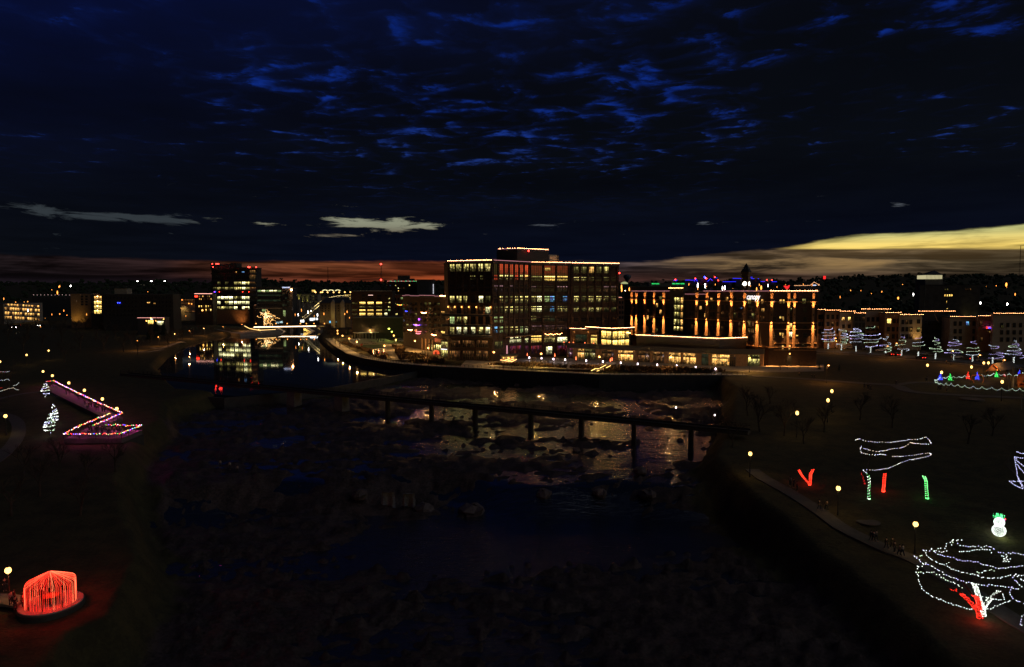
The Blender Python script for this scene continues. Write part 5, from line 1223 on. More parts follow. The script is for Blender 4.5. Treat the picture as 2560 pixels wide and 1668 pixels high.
town('brown townhouse at the north end of the row, next to the hotel', 90, 836, 165, 1200, M_brickT, Y+10, gw(95,160,2,(880,950,1020)))
town('tan townhouse with three steps in its roof light line', 165, 843, 312, 1200, M_brickT, Y+6, gw(170,310,3,(880,950,1020,1090)))
town('beige townhouse with one amber and one yellow window', 310, 853, 448, 1200, M_beige, Y+3, [(325,905,352,940,AMB),(387,902,412,935,YEL),(330,975,355,1010,_),(385,975,412,1010,_)] + gw(315,440,3,(1050,1110)))
town('narrow dark glass townhouse lower than its neighbours', 446, 870, 556, 1200, M_char, Y, gw(450,555,3,(900,960,1020,1080)))
town('tall white townhouse with a wide cornice and balconies', 518, 832, 795, 1200, M_beige, Y+12, gw(560,790,5,(905,)) + gw(560,790,5,(990,1060)))
town('brown townhouse with a bright corner window', 750, 867, 898, 1200, M_brickT, Y-2, [(765,920,805,965,YEL)] + gw(815,895,2,(920,)) + gw(755,895,3,(1000,1070)))
t, f = town('white townhouse with lamp lit corner and dark balconies', 893, 886, 1105, 1200, M_beige, Y-5, gw(900,1015,3,(930,1000,1070)) + [(1055,925,1085,965,_),(1055,1005,1085,1045,OFD),(985,1010,1005,1045,AMB)])
spotl('corner_lamp', f.w(f.L-3, 4, 4), f.w(f.L-2.5, 9, 0), 1500, (1,.55,.15), 80)
t, f = town('recessed dark townhouse under a floating light line with white struts', 1070, 853, 1418, 1200, M_char, Y+6, gw(1115,1360,6,(940,1010,1080)))
for x in (1215, 1352): a, b = f.sz(*z5(x,875)), f.sz(*z5(x+20,940)); MB().beam(f.w(a[0],a[1],1), f.w(b[0],b[1],2), .3).build('strut', M_beige, t)
town('pale townhouse with a blue television window', 1378, 905, 1650, 1200, M_beige, Y-10, [(1530,945,1560,985,TVB)] + gw(1400,1500,2,(945,1020,1090)) + gw(1570,1645,1,(945,1020,1090)))
t, f = town('brown townhouse with pink and blue lights on its balcony', 1646, 897, 1838, 1200, M_brickT, Y-14, gw(1655,1700,1,(945,1100)) + gw(1750,1835,2,(960,1050,1110)))
for row in range(2): bulbs('garland', [f.w(*f.sz(*z5(x, 998+row*12)), 1.6) for x in (1708,1760,1812)], .40, .15, [E_pk, E_vi, E_b, E_r], t)
s0, z = f.sz(*z5(1760,1015)); f.box(MB(), s0-3.5, s0+3.5, z-.3, z, 0, 1.6).build('balcony', M_dark, t); f.uwin(t, *z5(1752,1044), *z5(1790,1048), YEL, 1, 1, out=.2)
town('wide white townhouse at the western end of the row', 1796, 874, 2330, 1200, M_beige, Y-18, gw(1845,2090,4,(960,1030,1100)) + [(1870,985,1895,1010,OFD)])
# ------------------------------------------------------------------ lamps
def lamp_proto(name, h, gr_, m, label, style='globe', watt=0, col=(1,.55,.2)):
    t = thing(name, label, 'street lamp')
    if watt:
        l = bpy.data.lights.new(name + '_light', 'POINT'); l.energy = watt; l.color = col; l.shadow_soft_size = .15
        o = bpy.data.objects.new('light', l); COL.objects.link(o); o.parent = t; o.location = (0, 0 if style != 'arm' else -1.3, h-.55 if style != 'bollard' else h-.45)
        if style == 'bollard': o.location = (0,-.45,h-.2)
    p = MB().lathe((0,0,0), [(.16,0),(.13,.5),(.07,.7),(.055,h-.35),(.10,h-.3),(.14,h-.25)], 8).build('post', M_steel, t, local=True)
    if style == 'globe':
        MB().lathe((0,0,h), [(gr_*.55,-.30),(gr_*.95,-.12),(gr_,.05),(gr_*.85,.22),(gr_*.45,.38)], 10).build('globe', m, t, local=True)
        MB().lathe((0,0,h), [(gr_*.5,.381),(gr_*.35,.46),(.03,.62)], 8).build('cap', M_steel, t, local=True)
    elif style == 'bollard':
        MB().lathe((0,0,h), [(gr_*.9,-.25),(gr_,0),(gr_*.9,.3),(gr_*.4,.42)], 8).build('globe', m, t, local=True)
    else:
        MB().beam((0,0,h-.2), (0,-1.2,h), .12).build('arm', M_steel, t, local=True); MB().ball((0,-1.3,h-.1), gr_, 8, .6).build('lamp_head', m, t, local=True)
    return t
HP, HK = 5.3, 4.2
def place_lamps(proto, h, pts, label, group, sc=1):
    for k, (u, v) in enumerate(pts):
        p = GH(u, v, h*sc); l = label(u, v) if callable(label) else label
        o = inst(proto, (p.x, p.y, float(hb(p.x, p.y))+.05), 0, sc, l); o['group'] = group
GLB = lamp_proto('globe_street_lamp', HP, .42, E_lamp, 'x', watt=3600, col=(1,.52,.15))
place_lamps(GLB, HP, [(843.7,827),(844.2,834.3),(856.3,840),(873,847),(892,855),(887,821),(925,826.5)], 'warm globe lamp on dark post by the planted bank and pergola', 'globe lamps round the riverside square')
place_lamps(GLB, HP, [(984.6,839.4),(989.7,850)], 'warm globe lamp, one of the pair at the head of the wide path', 'globe lamps round the riverside square')
place_lamps(GLB, HP, [(961,865)], 'warm globe lamp beside the wooden swing shelter', 'globe lamps round the riverside square')
place_lamps(GLB, HP, [(1037.3,853)], 'warm globe lamp in front of the parked cars', 'globe lamps round the riverside square')
place_lamps(GLB, HP, [(1070.6,872.8)], 'warm globe lamp near the orange tent', 'globe lamps round the riverside square')
place_lamps(GLB, HP, [(1234.4,882)], 'warm globe lamp at the corner of the brick office block', 'globe lamps along the promenade')
place_lamps(GLB, HP, [(1353,886.7)], 'warm globe lamp above the wide golden steps', 'globe lamps along the promenade')
place_lamps(GLB, HP, [(1498,893.5)], 'warm globe lamp beside the glowing handrail steps', 'globe lamps along the promenade')
place_lamps(GLB, HP, [(1677.4,895.5)], 'warm globe lamp in the planting before the pavilion shopfronts', 'globe lamps along the promenade')
place_lamps(GLB, HP, [(1874,896)], 'warm globe lamp where plaza and park path meet', 'globe lamps along the promenade')
BOL = lamp_proto('bollard_light', 1.1, .26, E_lampW, 'x', 'bollard', watt=90, col=(1,.8,.9))
for k, (u, v) in enumerate([(1323.3,895.2),(1353.8,896.8),(1383.6,899),(1412.9,900.2),(1465.3,903.1),(1507.2,905.4),(1552,908.6),(1594.4,911),(1643,913.4),(1692,916),(1739,920),(1789,924)]):
    p = GH(u, v, 1.1); o = inst(BOL, (p.x, p.y, .1), 0, 1, 'short bright white bollard light along the plaza edge'); o['group'] = 'white bollard lights along the plaza edge'
PKL = lamp_proto('park_lamp', HK, .33, E_lampY, 'x', watt=100, col=(1,.6,.2))
for (u, v, l) in ((20,1427,'park lamp on dark post beside the red lit gazebo'),(13.6,1041,'park lamp by the winding path east of the overlook'),(107.6,929.4,'park lamp at the top end of the overlook walk, behind the railing'),
        (131,940,'park lamp at the corner where the light string starts'),(172,958,'second park lamp down the lit overlook walk'),(211,976.5,'third park lamp down the lit overlook walk'),(256,998,'fourth park lamp down the lit overlook walk'),(292,1023,'park lamp at the lower bend of the lit overlook walk'),
        (2096,1222,'park lamp on the slope near the red wrapped forked tree'),(2289,1312,'park lamp closest to the snowman and the big strung tree'),
        (2079.7,979,'upper one of two park lamps close together below the promenade'),(2070,1002,'lower one of two park lamps close together below the promenade'),(1993,1034,'lone park lamp by the bridge end slope'),(1875.7,1135,'lone park lamp low on the rocky bank'),
        (2354,931.7,'park lamp at the tip of the lit playground fence'),(2318.8,913.9,'bright park lamp on the lawn between road and playground'),(2428.7,918.3,'park lamp beside the playground pavilion'),
        (2505.5,955.4,'park lamp in front of the playground fence scallops'),(0,904.5,'small park lamp at the eastern edge of the woods'),(66.5,888,'small park lamp deep in the dark eastern park'),(121.5,877,'farthest small lamp in the dark eastern park')):
    h = HK if v > 1100 or u < 400 else HP; p = GH(u, v, h); s_ = h/HK
    inst(PKL, (p.x, p.y, float(hb(p.x, p.y))), 0, (1,1,s_), l)['group'] = 'park lamps'
for (u, v) in ((2459.4,908),(2471,908)):
    p = GH(u, v, HP); inst(PKL, (p.x, p.y, float(hb(p.x,p.y))), 0, (1,1,HP/HK), 'one of two park lamps side by side behind the pavilion gable')['group'] = 'park lamps'
YGL = lamp_proto('yard_lamp', 7, .62, E_lampG, 'x', watt=900, col=(.75,1,.12))
for (u, v, l) in ((972.5,822.2,'bright yellow green yard lamp beyond the pergola'),(979.5,824,'fainter yellow green yard lamp right behind the bright one')):
    p = GH(u, v, 7); inst(YGL, (p.x, p.y, float(hb(p.x,p.y))), 0, 1 if u < 975 else .8, l)['group'] = 'yellow green yard lamps'
STL = lamp_proto('street_light', 8, .40, E_lampO, 'x', 'arm', watt=900, col=(1,.40,.10))
def far_label(u, v):
    return 'orange street light on the left river bank' if u < 620 and v > 805 else 'orange street light beside the road of strung trees'
for (u, v, l) in ((475.5,891.5,'orange lamp low on the dark east shore, nearest to the pond'),(475.3,826.7,'orange lamp halfway along the east bank path'),(511,821,'orange lamp on the bank just left of the tower foot'),(558.8,816.5,'orange lamp on the grass slope below the tower'),(605.6,812.5,'orange lamp beside the ramp of the road bridge'),
        (398,842.8,'orange lamp beside the dark spruce'),(439,834,'orange lamp over the winding bank path'),(346,851.7,'orange lamp among bare bushes on the east bank'),
        (2378,876.8,'tall orange street light at the bend of the west road'),(2445.7,887,'white orange street light beyond the playground'),(2506,899.3,'street light near the western end of the strung trees'),
        (2088,852,'upper orange street light among the first strung trees'),(2087,845,'orange street light behind the first strung trees'),(2238,857.8,'orange street light behind the sixth strung tree'),(2216,865,'orange street light beside the small fifth strung tree'),
        (2067.8,912.4,'orange lamp at the lawn corner below the hotel'),(884,807,'tall yellow lamp above the riverside square')):
    hh_ = 5 if v > 800 and u < 700 else 6; p = GH(u, v, hh_); s_ = hh_/8
    inst(STL, (p.x, p.y, float(hb(p.x,p.y))), 0, (.8,.8,s_), l)['group'] = 'orange street lights'
for u, v, l in ((1690,1019,'small white lamp on the foot bridge railing, the one farther east'),(1787,1038,'small white lamp on the foot bridge railing near its west end')):
    c = bpt(u); p = D(u, v, c.y); t = thing('bridge_lamp', l, 'lamp', (p.x, p.y, c.z)); t['group'] = 'foot bridge lamps'
    MB().tube([(p.x,p.y,c.z), (p.x,p.y,p.z-.1)], .05, 5).build('post', M_steel, t); MB().ball(p, .17, 8).build('globe', E_lampW, t)
# far lights of the city
FL = lamp_proto('far_street_light', 9, 1.0, E_lampO, 'x', 'arm'); FLW = lamp_proto('far_white_light', 9, 1.0, emit('far_white_glow', (1,.95,.9), 16), 'x', 'arm')
def far(u, v, y, proto, l, g, s=1.0):
    p = D(u, v, y); z0 = float(hb(p.x, p.y)); hgt = max(p.z - z0, 3)
    s *= .62
    o = inst(proto, (p.x, p.y, z0), 0, (s, s, hgt/9), l); o['group'] = g; return o
for u in (345, 380, 413): far(u, 703, 1900, FLW, 'one of three stadium floodlights on the eastern skyline', 'three stadium floodlights', 3.4 if u != 380 else 4.2)
far(150,715.5,1300,FL,'upper amber light of a close pair on the eastern hillside','far street lights',1.0); far(148,717,1300,FL,'lower amber light of a close pair on the eastern hillside','far street lights',1.0); far(177,715,1300,FLW,'single white light on the eastern hillside','far street lights',1.0)
far(2514,711,900,FL,'large red orange light on the western hillside','far street lights',1.6); far(2244,745,800,FL,'orange light on the hillside behind the row of townhouses','far street lights',1.4); far(2283,736,900,FLW,'greenish white light behind the townhouses','far street lights',.7)
far(2537,735.6,900,FL,'small orange light far above the western townhouses','far street lights',.8); far(2450,757,700,FLW,'white light right of the lantern tower','far street lights',.8); far(2517,760,700,FLW,'white light at the western yard','far street lights',.9)
far(144.5,731,700,FL,'tall light above the parking deck','far street lights',.8)
fr_ = random.Random(12)
dots = [(118,753,AMB),(61,756,1),(70,754,1),(104,756,0),(132,753,0),(142,752.5,0),(30,818,1),(40,818,1),(102,817,0),(245,816,1),(266,816.5,2),(114,807,1),(99,823,1),(130,786,0),(150,785,0),(168,788,0),(217,786,0),(340,797,2),(330,796,2),(448,773,0),(465,790,0)]
mb_dots = [(730+8*k, 784+fr_.uniform(-12,10)) for k in range(11)] + [(850+6*k, 790+fr_.uniform(-14,6)) for k in range(5)] + [(1555+4*k, 735+fr_.uniform(-10,20)) for k in range(7)] + [(1700+22*k, 716+fr_.uniform(-6,6)) for k in range(16)] + [(2100+26*k, 725+fr_.uniform(-15,25)) for k in range(17)] + [(10+30*k, 748+fr_.uniform(-25,40)) for k in range(15)]
for (u, v) in mb_dots + [(d[0], d[1]) for d in dots]:
    y = fr_.uniform(480, 700) if v > 775 else fr_.uniform(700, 1000) if v > 742 else fr_.uniform(1000, 1600)
    r = fr_.random(); far(u, v, y, FLW if r < .22 else FL, 'small white far light' if False else ('faint white light among the distant houses' if r < .22 else 'faint orange street light among the distant houses'), 'faint lights of the distant town', fr_.uniform(.35,.7)*y/900)
for (u, v, s) in ((1744,712.5,.75),(1762.5,713.5,.75),(1806,719.6,.5),(1812,719,.5),(1891,722.5,.8),(1902,718.5,1.3)): far(u, v, 700, FL if u > 1890 else FLW, 'light on the far street beyond the hotel roof', 'lights beyond the hotel roof', s)
for (u, v, s) in ((1553.5,717,.9),(1554,723.5,.9),(1573,723,.8),(1566,731,.6)): far(u, v, 640, FL, 'orange light in the gap between office block and hotel', 'lights in the gap', s)
# bright signs and screens by the bridge
sg = 'white lit panels beyond the bridge'
for (x0,y0_,x1,y1_,l) in ((455,405,528,447,'wide white lit panel, eastern one of a pair above the bridge rail'),(542,393,618,435,'wide white lit panel, western one of a pair above the bridge rail'),(1015,368,1097,420,'square white lit panel above the raking pier'),(1232,325,1308,382,'largest of three white lit panels near the arch foot'),(1318,320,1350,370,'middle narrow white lit panel near the arch foot'),(1378,320,1410,367,'western narrow white lit panel near the arch foot')):
    g6 = Zc(640, 760, .10924); a, b = D(*g6(x0,y0_),600), D(*g6(x1,y1_),600); t = thing('illuminated_sign', l, 'illuminated sign', (a.x,600,0)); t['group'] = sg
    MB().obox((a.x,600,b.z), (b.x-a.x,0,0), (0,.6,0), (0,0,a.z-b.z)).build('screen', E_scr if x0 > 600 else emit('cool_screen_glow', (.65,.95,1), 3), t); MB().box((a.x+b.x)/2, 600.3, b.z/2, .5, .4, b.z).build('post', M_steel, t); MB().obox((a.x-.3,600.65,b.z-.3), (b.x-a.x+.6,0,0), (0,.3,0), (0,0,a.z-b.z+.6)).build('frame', M_dark, t)
p = D(825,805,560); t = thing('shop_sign', 'small blue neon sign on the dark bank west of the bridge', 'sign', (p.x,560,0)); MB().box(p.x,560,p.z,1.2,.3,1.6).build('lit_square', TVB if False else emit('cyan_glow', (.05,.45,.8), 1.6), t); mb = MB()
for k in range(4): mb.box(p.x+2+k*1.1, 560, p.z, .7, .3, .5)
mb.build('small_letters', emit('dim_cyan_glow', (.04,.3,.4), .8), t, kind='stuff'); MB().box(p.x+2, 560.4, p.z/2, .3, .3, p.z).build('post', M_steel, t)
# ------------------------------------------------------------------ trees
def tree_mesh(seed, h, spread, levels=4, th=.25, fork=3, droop=0):
    r = random.Random(seed); mb = MB(); tw = MB()
    def grow(p, d, l, rad, lev):
        n = 3; pts = [p]; q = p
        for k in range(n):
            d = (d + Vector((r.gauss(0,.12), r.gauss(0,.12), r.gauss(.02,.08)-droop))).normalized(); q = q + d*l/n; pts.append(q)
        (mb if lev > 1 else tw).tube(pts, [rad*(1-.13*k) for k in range(n+1)], 5 if lev > 2 else 3, False)
        if lev == 0: return
        for k in range(fork + (lev > 2)):
            a = r.uniform(0, 6.28); e = r.uniform(.35, .95)*spread
            nd = (d + Vector((math.cos(a), math.sin(a), r.uniform(-.1,.35)))*e).normalized(); grow(pts[r.choice((2,3,3))], nd, l*r.uniform(.55,.78), rad*.55, lev-1)
    grow(Vector((0,0,-.1)), Vector((0,0,1)), h*.34, th, levels); return mb, tw
BT = []
for k in range(3):
    t = thing('bare_tree', 'x', 'tree'); a, b = tree_mesh(20+k, 9, .9, 5 if k else 4, .22, 3); a.build('trunk', M_bark, t, local=True); b.build('crown', M_twig, t, local=True); BT.append(t)
for k, (u, v, s, l) in enumerate([(160,905,1.3,'a'),(60,880,1.4,'a'),(200,880,1.3,'a'),(260,875,1.4,'a'),(310,880,1.2,'a'),(345,885,1.1,'a'),(105,868,1.3,'a'),(20,860,1.4,'a'),(420,868,1.0,'a'),(330,862,1.2,'a'),(380,858,1.2,'a'),(155,856,1.4,'a'),(240,852,1.4,'a'),(290,850,1.4,'a'),(70,846,1.5,'a'),(190,838,1.5,'a'),(130,832,1.4,'a'),(30,836,1.4,'a'),(320,838,1.3,'a'),(265,832,1.3,'a'),
        (430,850,.9,'b'),(447,846,.9,'b'),(455,850,.8,'b'),(500,832,.8,'b'),(530,834,.8,'b'),(480,842,.8,'b'),(20,822,1.3,'a'),(160,820,1.3,'a'),(215,824,1.3,'a'),(90,818,1.2,'a'),
        (838,862,.7,'c'),(828,850,.7,'c'),(850,872,.5,'c'),(832,843,.9,'c'),(820,838,.9,'c'),(905,835,.8,'c'),(1360,922,.6,'d'),(1335,921,.5,'d'),(1010,888,.5,'c'),(1060,895,.5,'c'),(1330,928,.45,'d'),(1400,929,.45,'d'),(1600,932,.4,'d'),(1968,924,.6,'e'),(2000,922,.5,'e'),(2020,921,.5,'e'),(1950,926,.5,'e'),
        (1790,1090,.9,'f'),(1830,1120,1.0,'f'),(1900,1080,1.0,'f'),(1960,1090,.9,'f'),(2010,1110,.9,'f'),(1870,1040,.9,'f'),(2060,1080,.8,'f'),(1925,1010,.8,'f'),(2150,1050,.8,'f'),(2230,1070,.9,'f'),(2420,1110,.9,'f'),(2480,1090,.8,'f'),
        (150,1180,.9,'g'),(60,1190,.9,'g'),(220,1200,.8,'g'),(100,1240,.9,'g'),(30,1290,.9,'g'),(200,1290,.8,'g'),(290,1180,.7,'g')]):
    L_ = {'a':('bare tree in the dark eastern park behind the overlook','bare trees of the eastern park'),'b':('bare tree on the path slope left of the pond','bare trees on the pond bank'),'c':('small bare tree by the riverside square','small bare trees by the square'),
          'd':('young bare tree in the promenade planting','young trees on the promenade'),'e':('young bare tree on the lawn below the hotel wall','young trees below the hotel'),'f':('dark bare tree on the western park slope','bare trees of the western park'),'g':('dark bare tree on the eastern cliff top above the gazebo','bare trees above the gazebo')}[l]
    p = G(u, v); inst(BT[k % 3], (p.x, p.y, p.z), fr_.uniform(0,6.28), s*fr_.uniform(.85,1.1), L_[0])['group'] = L_[1]
# dark spruces
def spruce_mb(h, w, n=260, seed=1):
    r = random.Random(seed); mb = MB()
    for k in range(n):
        t_ = r.random(); z = h*(.1 + .9*t_); rr = w*(1-t_)*r.uniform(.5,1.1)+.1; a = r.uniform(0,6.28); c = Vector((0,0,z)); d = Vector((math.cos(a),math.sin(a),-.25)); n_ = Vector((-d.y,d.x,0))*rr*.28
        i = len(mb.v); mb.v += [tuple(c), tuple(c+d*rr*.7+n_), tuple(c+d*rr), tuple(c+d*rr*.7-n_)]; mb.f.append((i,i+1,i+2,i+3))
    return mb
SP = thing('spruce', 'x', 'tree'); spruce_mb(11, 3.4, 420).build('crown', M_green, SP, local=True); MB().tube([(0,0,-.2),(0,0,9)], [.2,.05], 6).build('trunk', M_bark, SP, local=True)
for u, v, s, l in ((392,845,1.3,'dark spruce beside the lit diner on the east bank'),(410,842,1.1,'shorter spruce right of the big one on the east bank'),(375,850,1.0,'spruce at the edge of the bare eastern woods'),(2048,925,.28,'small conical evergreen on the lawn corner'),(2068,926,.22,'smallest evergreen next to the lawn corner lamp'),(2098,927,.26,'small evergreen west of the lawn corner lamp'),(870,838,.6,'slim evergreen behind the pergola')):
    p = G(u, v); inst(SP, tuple(p), fr_.uniform(0,6), s, l)
# trees wound with lights along the west road
LT = [(195,1215,985,60,1160),(322,1225,1005,60,1175),(465,1238,990,60,1185),(605,1252,980,80,1190),(750,1262,1075,58,1235),(905,1278,1080,65,1225),(1068,1282,1065,75,1240),(1235,1310,1080,65,1255),(1415,1322,1085,75,1260),(1595,1338,1120,62,1270),(1790,1355,1150,90,1290),(1992,1370,1110,80,1290)]
ordn = ['first','second','third','fourth','fifth','sixth','seventh','eighth','ninth','tenth','eleventh','twelfth']
GS = emit('mixed_pale_glow', (.62,.72,.85), 3); GS2 = emit('pale_green_bulb_glow', (.62,.85,.55), 3); GS3 = emit('lilac_bulb_glow', (.55,.45,.95), 3); TRW = emit('wrapped_trunk_glow', (.8,.9,.85), 3.2)
for k, (x, yb, yt, hw, ytr) in enumerate(LT):
    p = G(*z5(x, yb)); h = D(*z5(x, yt), p.y).z - p.z; w = hw*.25788/FPX*p.y*1.0; ht_ = D(*z5(x, ytr), p.y).z - p.z
    t = thing('strung_tree', ordn[k] + ' roadside tree from the hotel wound with white and lilac light strings', 'tree', tuple(p), 'trees wound with lights along the west road')
    tree_mesh(60+k, h*1.05, .8, 4, .2, 3)[0].build('branches', M_bark, t, local=True)
    MB().tube([(0,0,0),(0,0,ht_)], [.2,.16], 7).build('trunk', M_bark, t, local=True)
    turns = 6 if k < 4 else 5; pts = []; r = random.Random(k)
    n = turns*16
    for i in range(n):
        q = i/(n-1); zz = ht_*1.05 + (h-ht_)*q; a = i/16*2*math.pi + k; rr = w*(math.sin(math.pi*min(q*.9+.12,1))**.6 if k < 4 else (1-q)**(.55+.08*(k % 4)))*(1+.09*math.sin(a*.37+k*2.1)+.07*math.sin(a*2.3+k))
        pts.append((rr*math.cos(a), rr*math.sin(a), zz + .10*math.sin(i*.9+k) + .14*math.sin(a*.43+k*1.3) - .25*abs(math.sin(a*1.0))))
    cut = pts if k < 4 else pts
    seg_ = []
    for i in range(0, n-8, 8):
        back_ = sum(q[1] for q in cut[i:i+9]) > w*2
        if r.random() < ((.95 if k < 4 else .76) if not back_ else .12): bulbs('light_string', [p + Vector(q) for q in cut[i:i+9]], .36, .075, r.choice((GS,GS,GS3,GS2,E_blueW) if k < 4 else (GS2,GS,GS,GS3)), t, .05)
    tp = [(.22*math.cos(i*.8), .22*math.sin(i*.8), ht_*i/40) for i in range(41)]; bulbs('trunk_lights', [p + Vector(q) for q in tp], .13, .075, TRW, t)
p = P(668, 815, 0); p.y = 582; p.x = (668-1280)/1707*582; gt = thing('golden_tree', 'broad tree blazing with golden lights beside the office tower and bridge', 'tree', tuple(p))
for dx in (-2.6, 2.4): MB().tube([p + Vector((dx*1.1,0,0)), p + Vector((dx*.9,0,2.2)), p + Vector((dx*.4,0,5))], [.35,.3,.22], 7).build('trunk', M_bark, gt)
a_, b_ = tree_mesh(99, 11, 1.1, 4, .2, 3); 
for m_ in (a_, b_): m_.v = [tuple(Vector(v) + Vector((0,0,1.2))) for v in m_.v]
a_.build('branches', M_bark, gt, local=True); b_.build('crown', M_twig, gt, local=True)
r = random.Random(8)
def crown_pt():
    while True:
        x, y, z = r.uniform(-1,1), r.uniform(-1,1), r.uniform(-1,1)
        if x*x+y*y+z*z < 1: return Vector((x*7*(1-.35*max(z,0)), y*5, 7.2 + z*5.2))
pts_g = []
for k in range(46):
    c = crown_pt(); d = Vector((r.gauss(0,1), r.gauss(0,.6), r.gauss(0,.4))).normalized(); pts_ = [p+c]
    for j in range(5): d = (d + Vector((r.gauss(0,.6), r.gauss(0,.4), r.gauss(0,.4)))).normalized(); c = c + d*.9; pts_.append(p+c)
    bulbs('light_string', pts_, .38, .13, emit('gold_tree_glow', (1,.50,.14), 5) if k % 4 else emit('pale_gold_glow', (1,.75,.40), 6), gt, .1)
for dx in (-2.6, 2.4): bulbs('trunk_lights', [p + Vector((dx*1.1,-.4,.1)), p + Vector((dx*.9,-.4,2.4))], .22, .12, MAT['gold_tree_glow'], gt, .15)
# small spiral trees east, by the overlook
def spiral_tree(label, u, vb, vt, w, turns, group='small strung trees by the overlook', rnd=0):
    p = G(u, vb); h = D(u, vt, p.y).z - p.z; t = thing('strung_tree', label, 'tree', tuple(p), group); wm = w/FPX*p.y
    MB().tube([(0,0,0),(0,0,h*.95)], [.12,.03], 6).build('trunk', M_bark, t, local=True); tree_mesh(int(u), h, .6, 3, .08, 3)[0].build('branches', M_bark, t, local=True)
    pts = []
    for i in range(turns*14): q = i/(turns*14-1); rr = wm*(math.sin(math.pi*(q*.8+.2))**.8 if q > .22 else .08/wm)*(1+.2*math.sin(i*2.1)); a = i/14*2*math.pi; pts.append(p + Vector((rr*math.cos(a), rr*math.sin(a), h*q)))
    pts = [q + Vector((0,0,.22*math.sin(j*.37))) for j, q in enumerate(pts)]; r = random.Random(int(u))
    for i in range(0, len(pts)-5, 5):
        if r.random() < (.9 if pts[i].y < p.y + wm*.3 else .25): bulbs('light_string', pts[i:i+6], .24, .06, r.choice([E_coolW, E_coolW, E_blueW, GS2]), t, .05)
spiral_tree('small tree tightly wound with white lights at the top of the overlook walk', 114, 995, 958, 9, 6)
spiral_tree('taller white wound tree of the pair on the dark lawn', 136, 1061, 1011, 8, 8)
spiral_tree('shorter white wound tree of the pair, with a wide ring of lights', 124, 1090, 1034, 11, 7)
def rock(p, s, seed=0):
    r = random.Random(seed); mb = MB(); n = 9
    mb.lathe(p, [(s*.8,-.3*s),(s,.1*s),(s*.9,.45*s),(s*.5,.7*s),(.05,.75*s)], n); mb.v = [tuple(Vector(q) + Vector((r.gauss(0,.09*s), r.gauss(0,.09*s), r.gauss(0,.07*s)))) for q in mb.v]; return mb
# big strung tree in front, right
zt_ = Zc(2260, 1240, .21914)
tb_ = G(*zt_(872, 1400)); bt_ = thing('strung_tree', 'huge tree with red and white wrapped limbs and loops of white lights around its crown', 'tree', tuple(tb_))
YB = tb_.y
def T(x, y, dy=0): return D(*zt_(x, y), YB+dy)
limbs = {'red_limb': [[(870,1400,0),(845,1310,0),(785,1240,-.3),(705,1160,-.5),(640,1105,-.7)],[(865,1300,.1),(852,1210,.3),(825,1150,.5),(785,1130,.6)]],
         'white_limb': [[(905,1375,.1),(895,1290,.2),(925,1245,.4),(985,1170,.8),(1080,1085,1.2)],[(880,1300,.3),(850,1160,.6),(825,1060,.9),(795,995,1.1)]]}
for nm, ls in limbs.items():
    mb = MB(); 
    for l in ls: mb.tube([T(*q) for q in l], [.24,.20,.17,.14,.11][:len(l)], 8)
    o = mb.build('limb', M_bark, bt_)
    for l in ls:
        pts = []; P_ = [T(*q) for q in l]; n = 150
        for i in range(n):
            q = i/(n-1)*(len(P_)-1); j = min(int(q), len(P_)-2); c = P_[j].lerp(P_[j+1], q-j); rr = .30-.12*i/n
            pts.append(c + Vector((rr*math.cos(i*.75), rr*.9*math.sin(i*.75), .05*math.sin(i))))
        bulbs('wrapped_lights', pts, .075, .034, emit('deep_red_bulb_glow', (1,.025,.012), 5) if nm == 'red_limb' else emit('near_white_bulb_glow', (.85,.95,.82), 5), bt_, .03)
bulbs('wrapped_lights', [T(525,1055,-1),(T(560,1080,-1)),T(610,1075,-1)], .05, .034, MAT['deep_red_bulb_glow'], bt_, .05)
for l in ([(640,1105,-.7),(560,1070,-1),(420,980,-1.5),(250,850,-2)],[(1080,1085,1.2),(1180,980,1.6),(1280,880,2)],[(795,995,1.1),(760,850,1.6),(700,700,2.5),(600,560,3)],[(785,1130,.6),(650,950,0),(480,780,.6),(350,660,1)],[(825,1060,.9),(900,880,2),(980,700,3),(1020,620,3.4)],[(985,1170,.8),(1150,1080,.2),(1300,1000,0)]):
    mb = MB().tube([T(*q) for q in l], [.12,.09,.06,.03][:len(l)], 6); r = random.Random(len(l)*7)
    P_ = [T(*q) for q in l]
    for a, b in zip(P_, P_[1:]):
        for k in range(5):
            c = a.lerp(b, r.random()); d = Vector((r.gauss(0,1), r.gauss(0,1), r.gauss(.4,.6))).normalized(); mb.tube([c, c+d*r.uniform(.6,1.5), c+d*1.9+Vector((0,0,.3))], [.035,.02,.01], 3, False)
    mb.build('branch', M_twig, bt_)
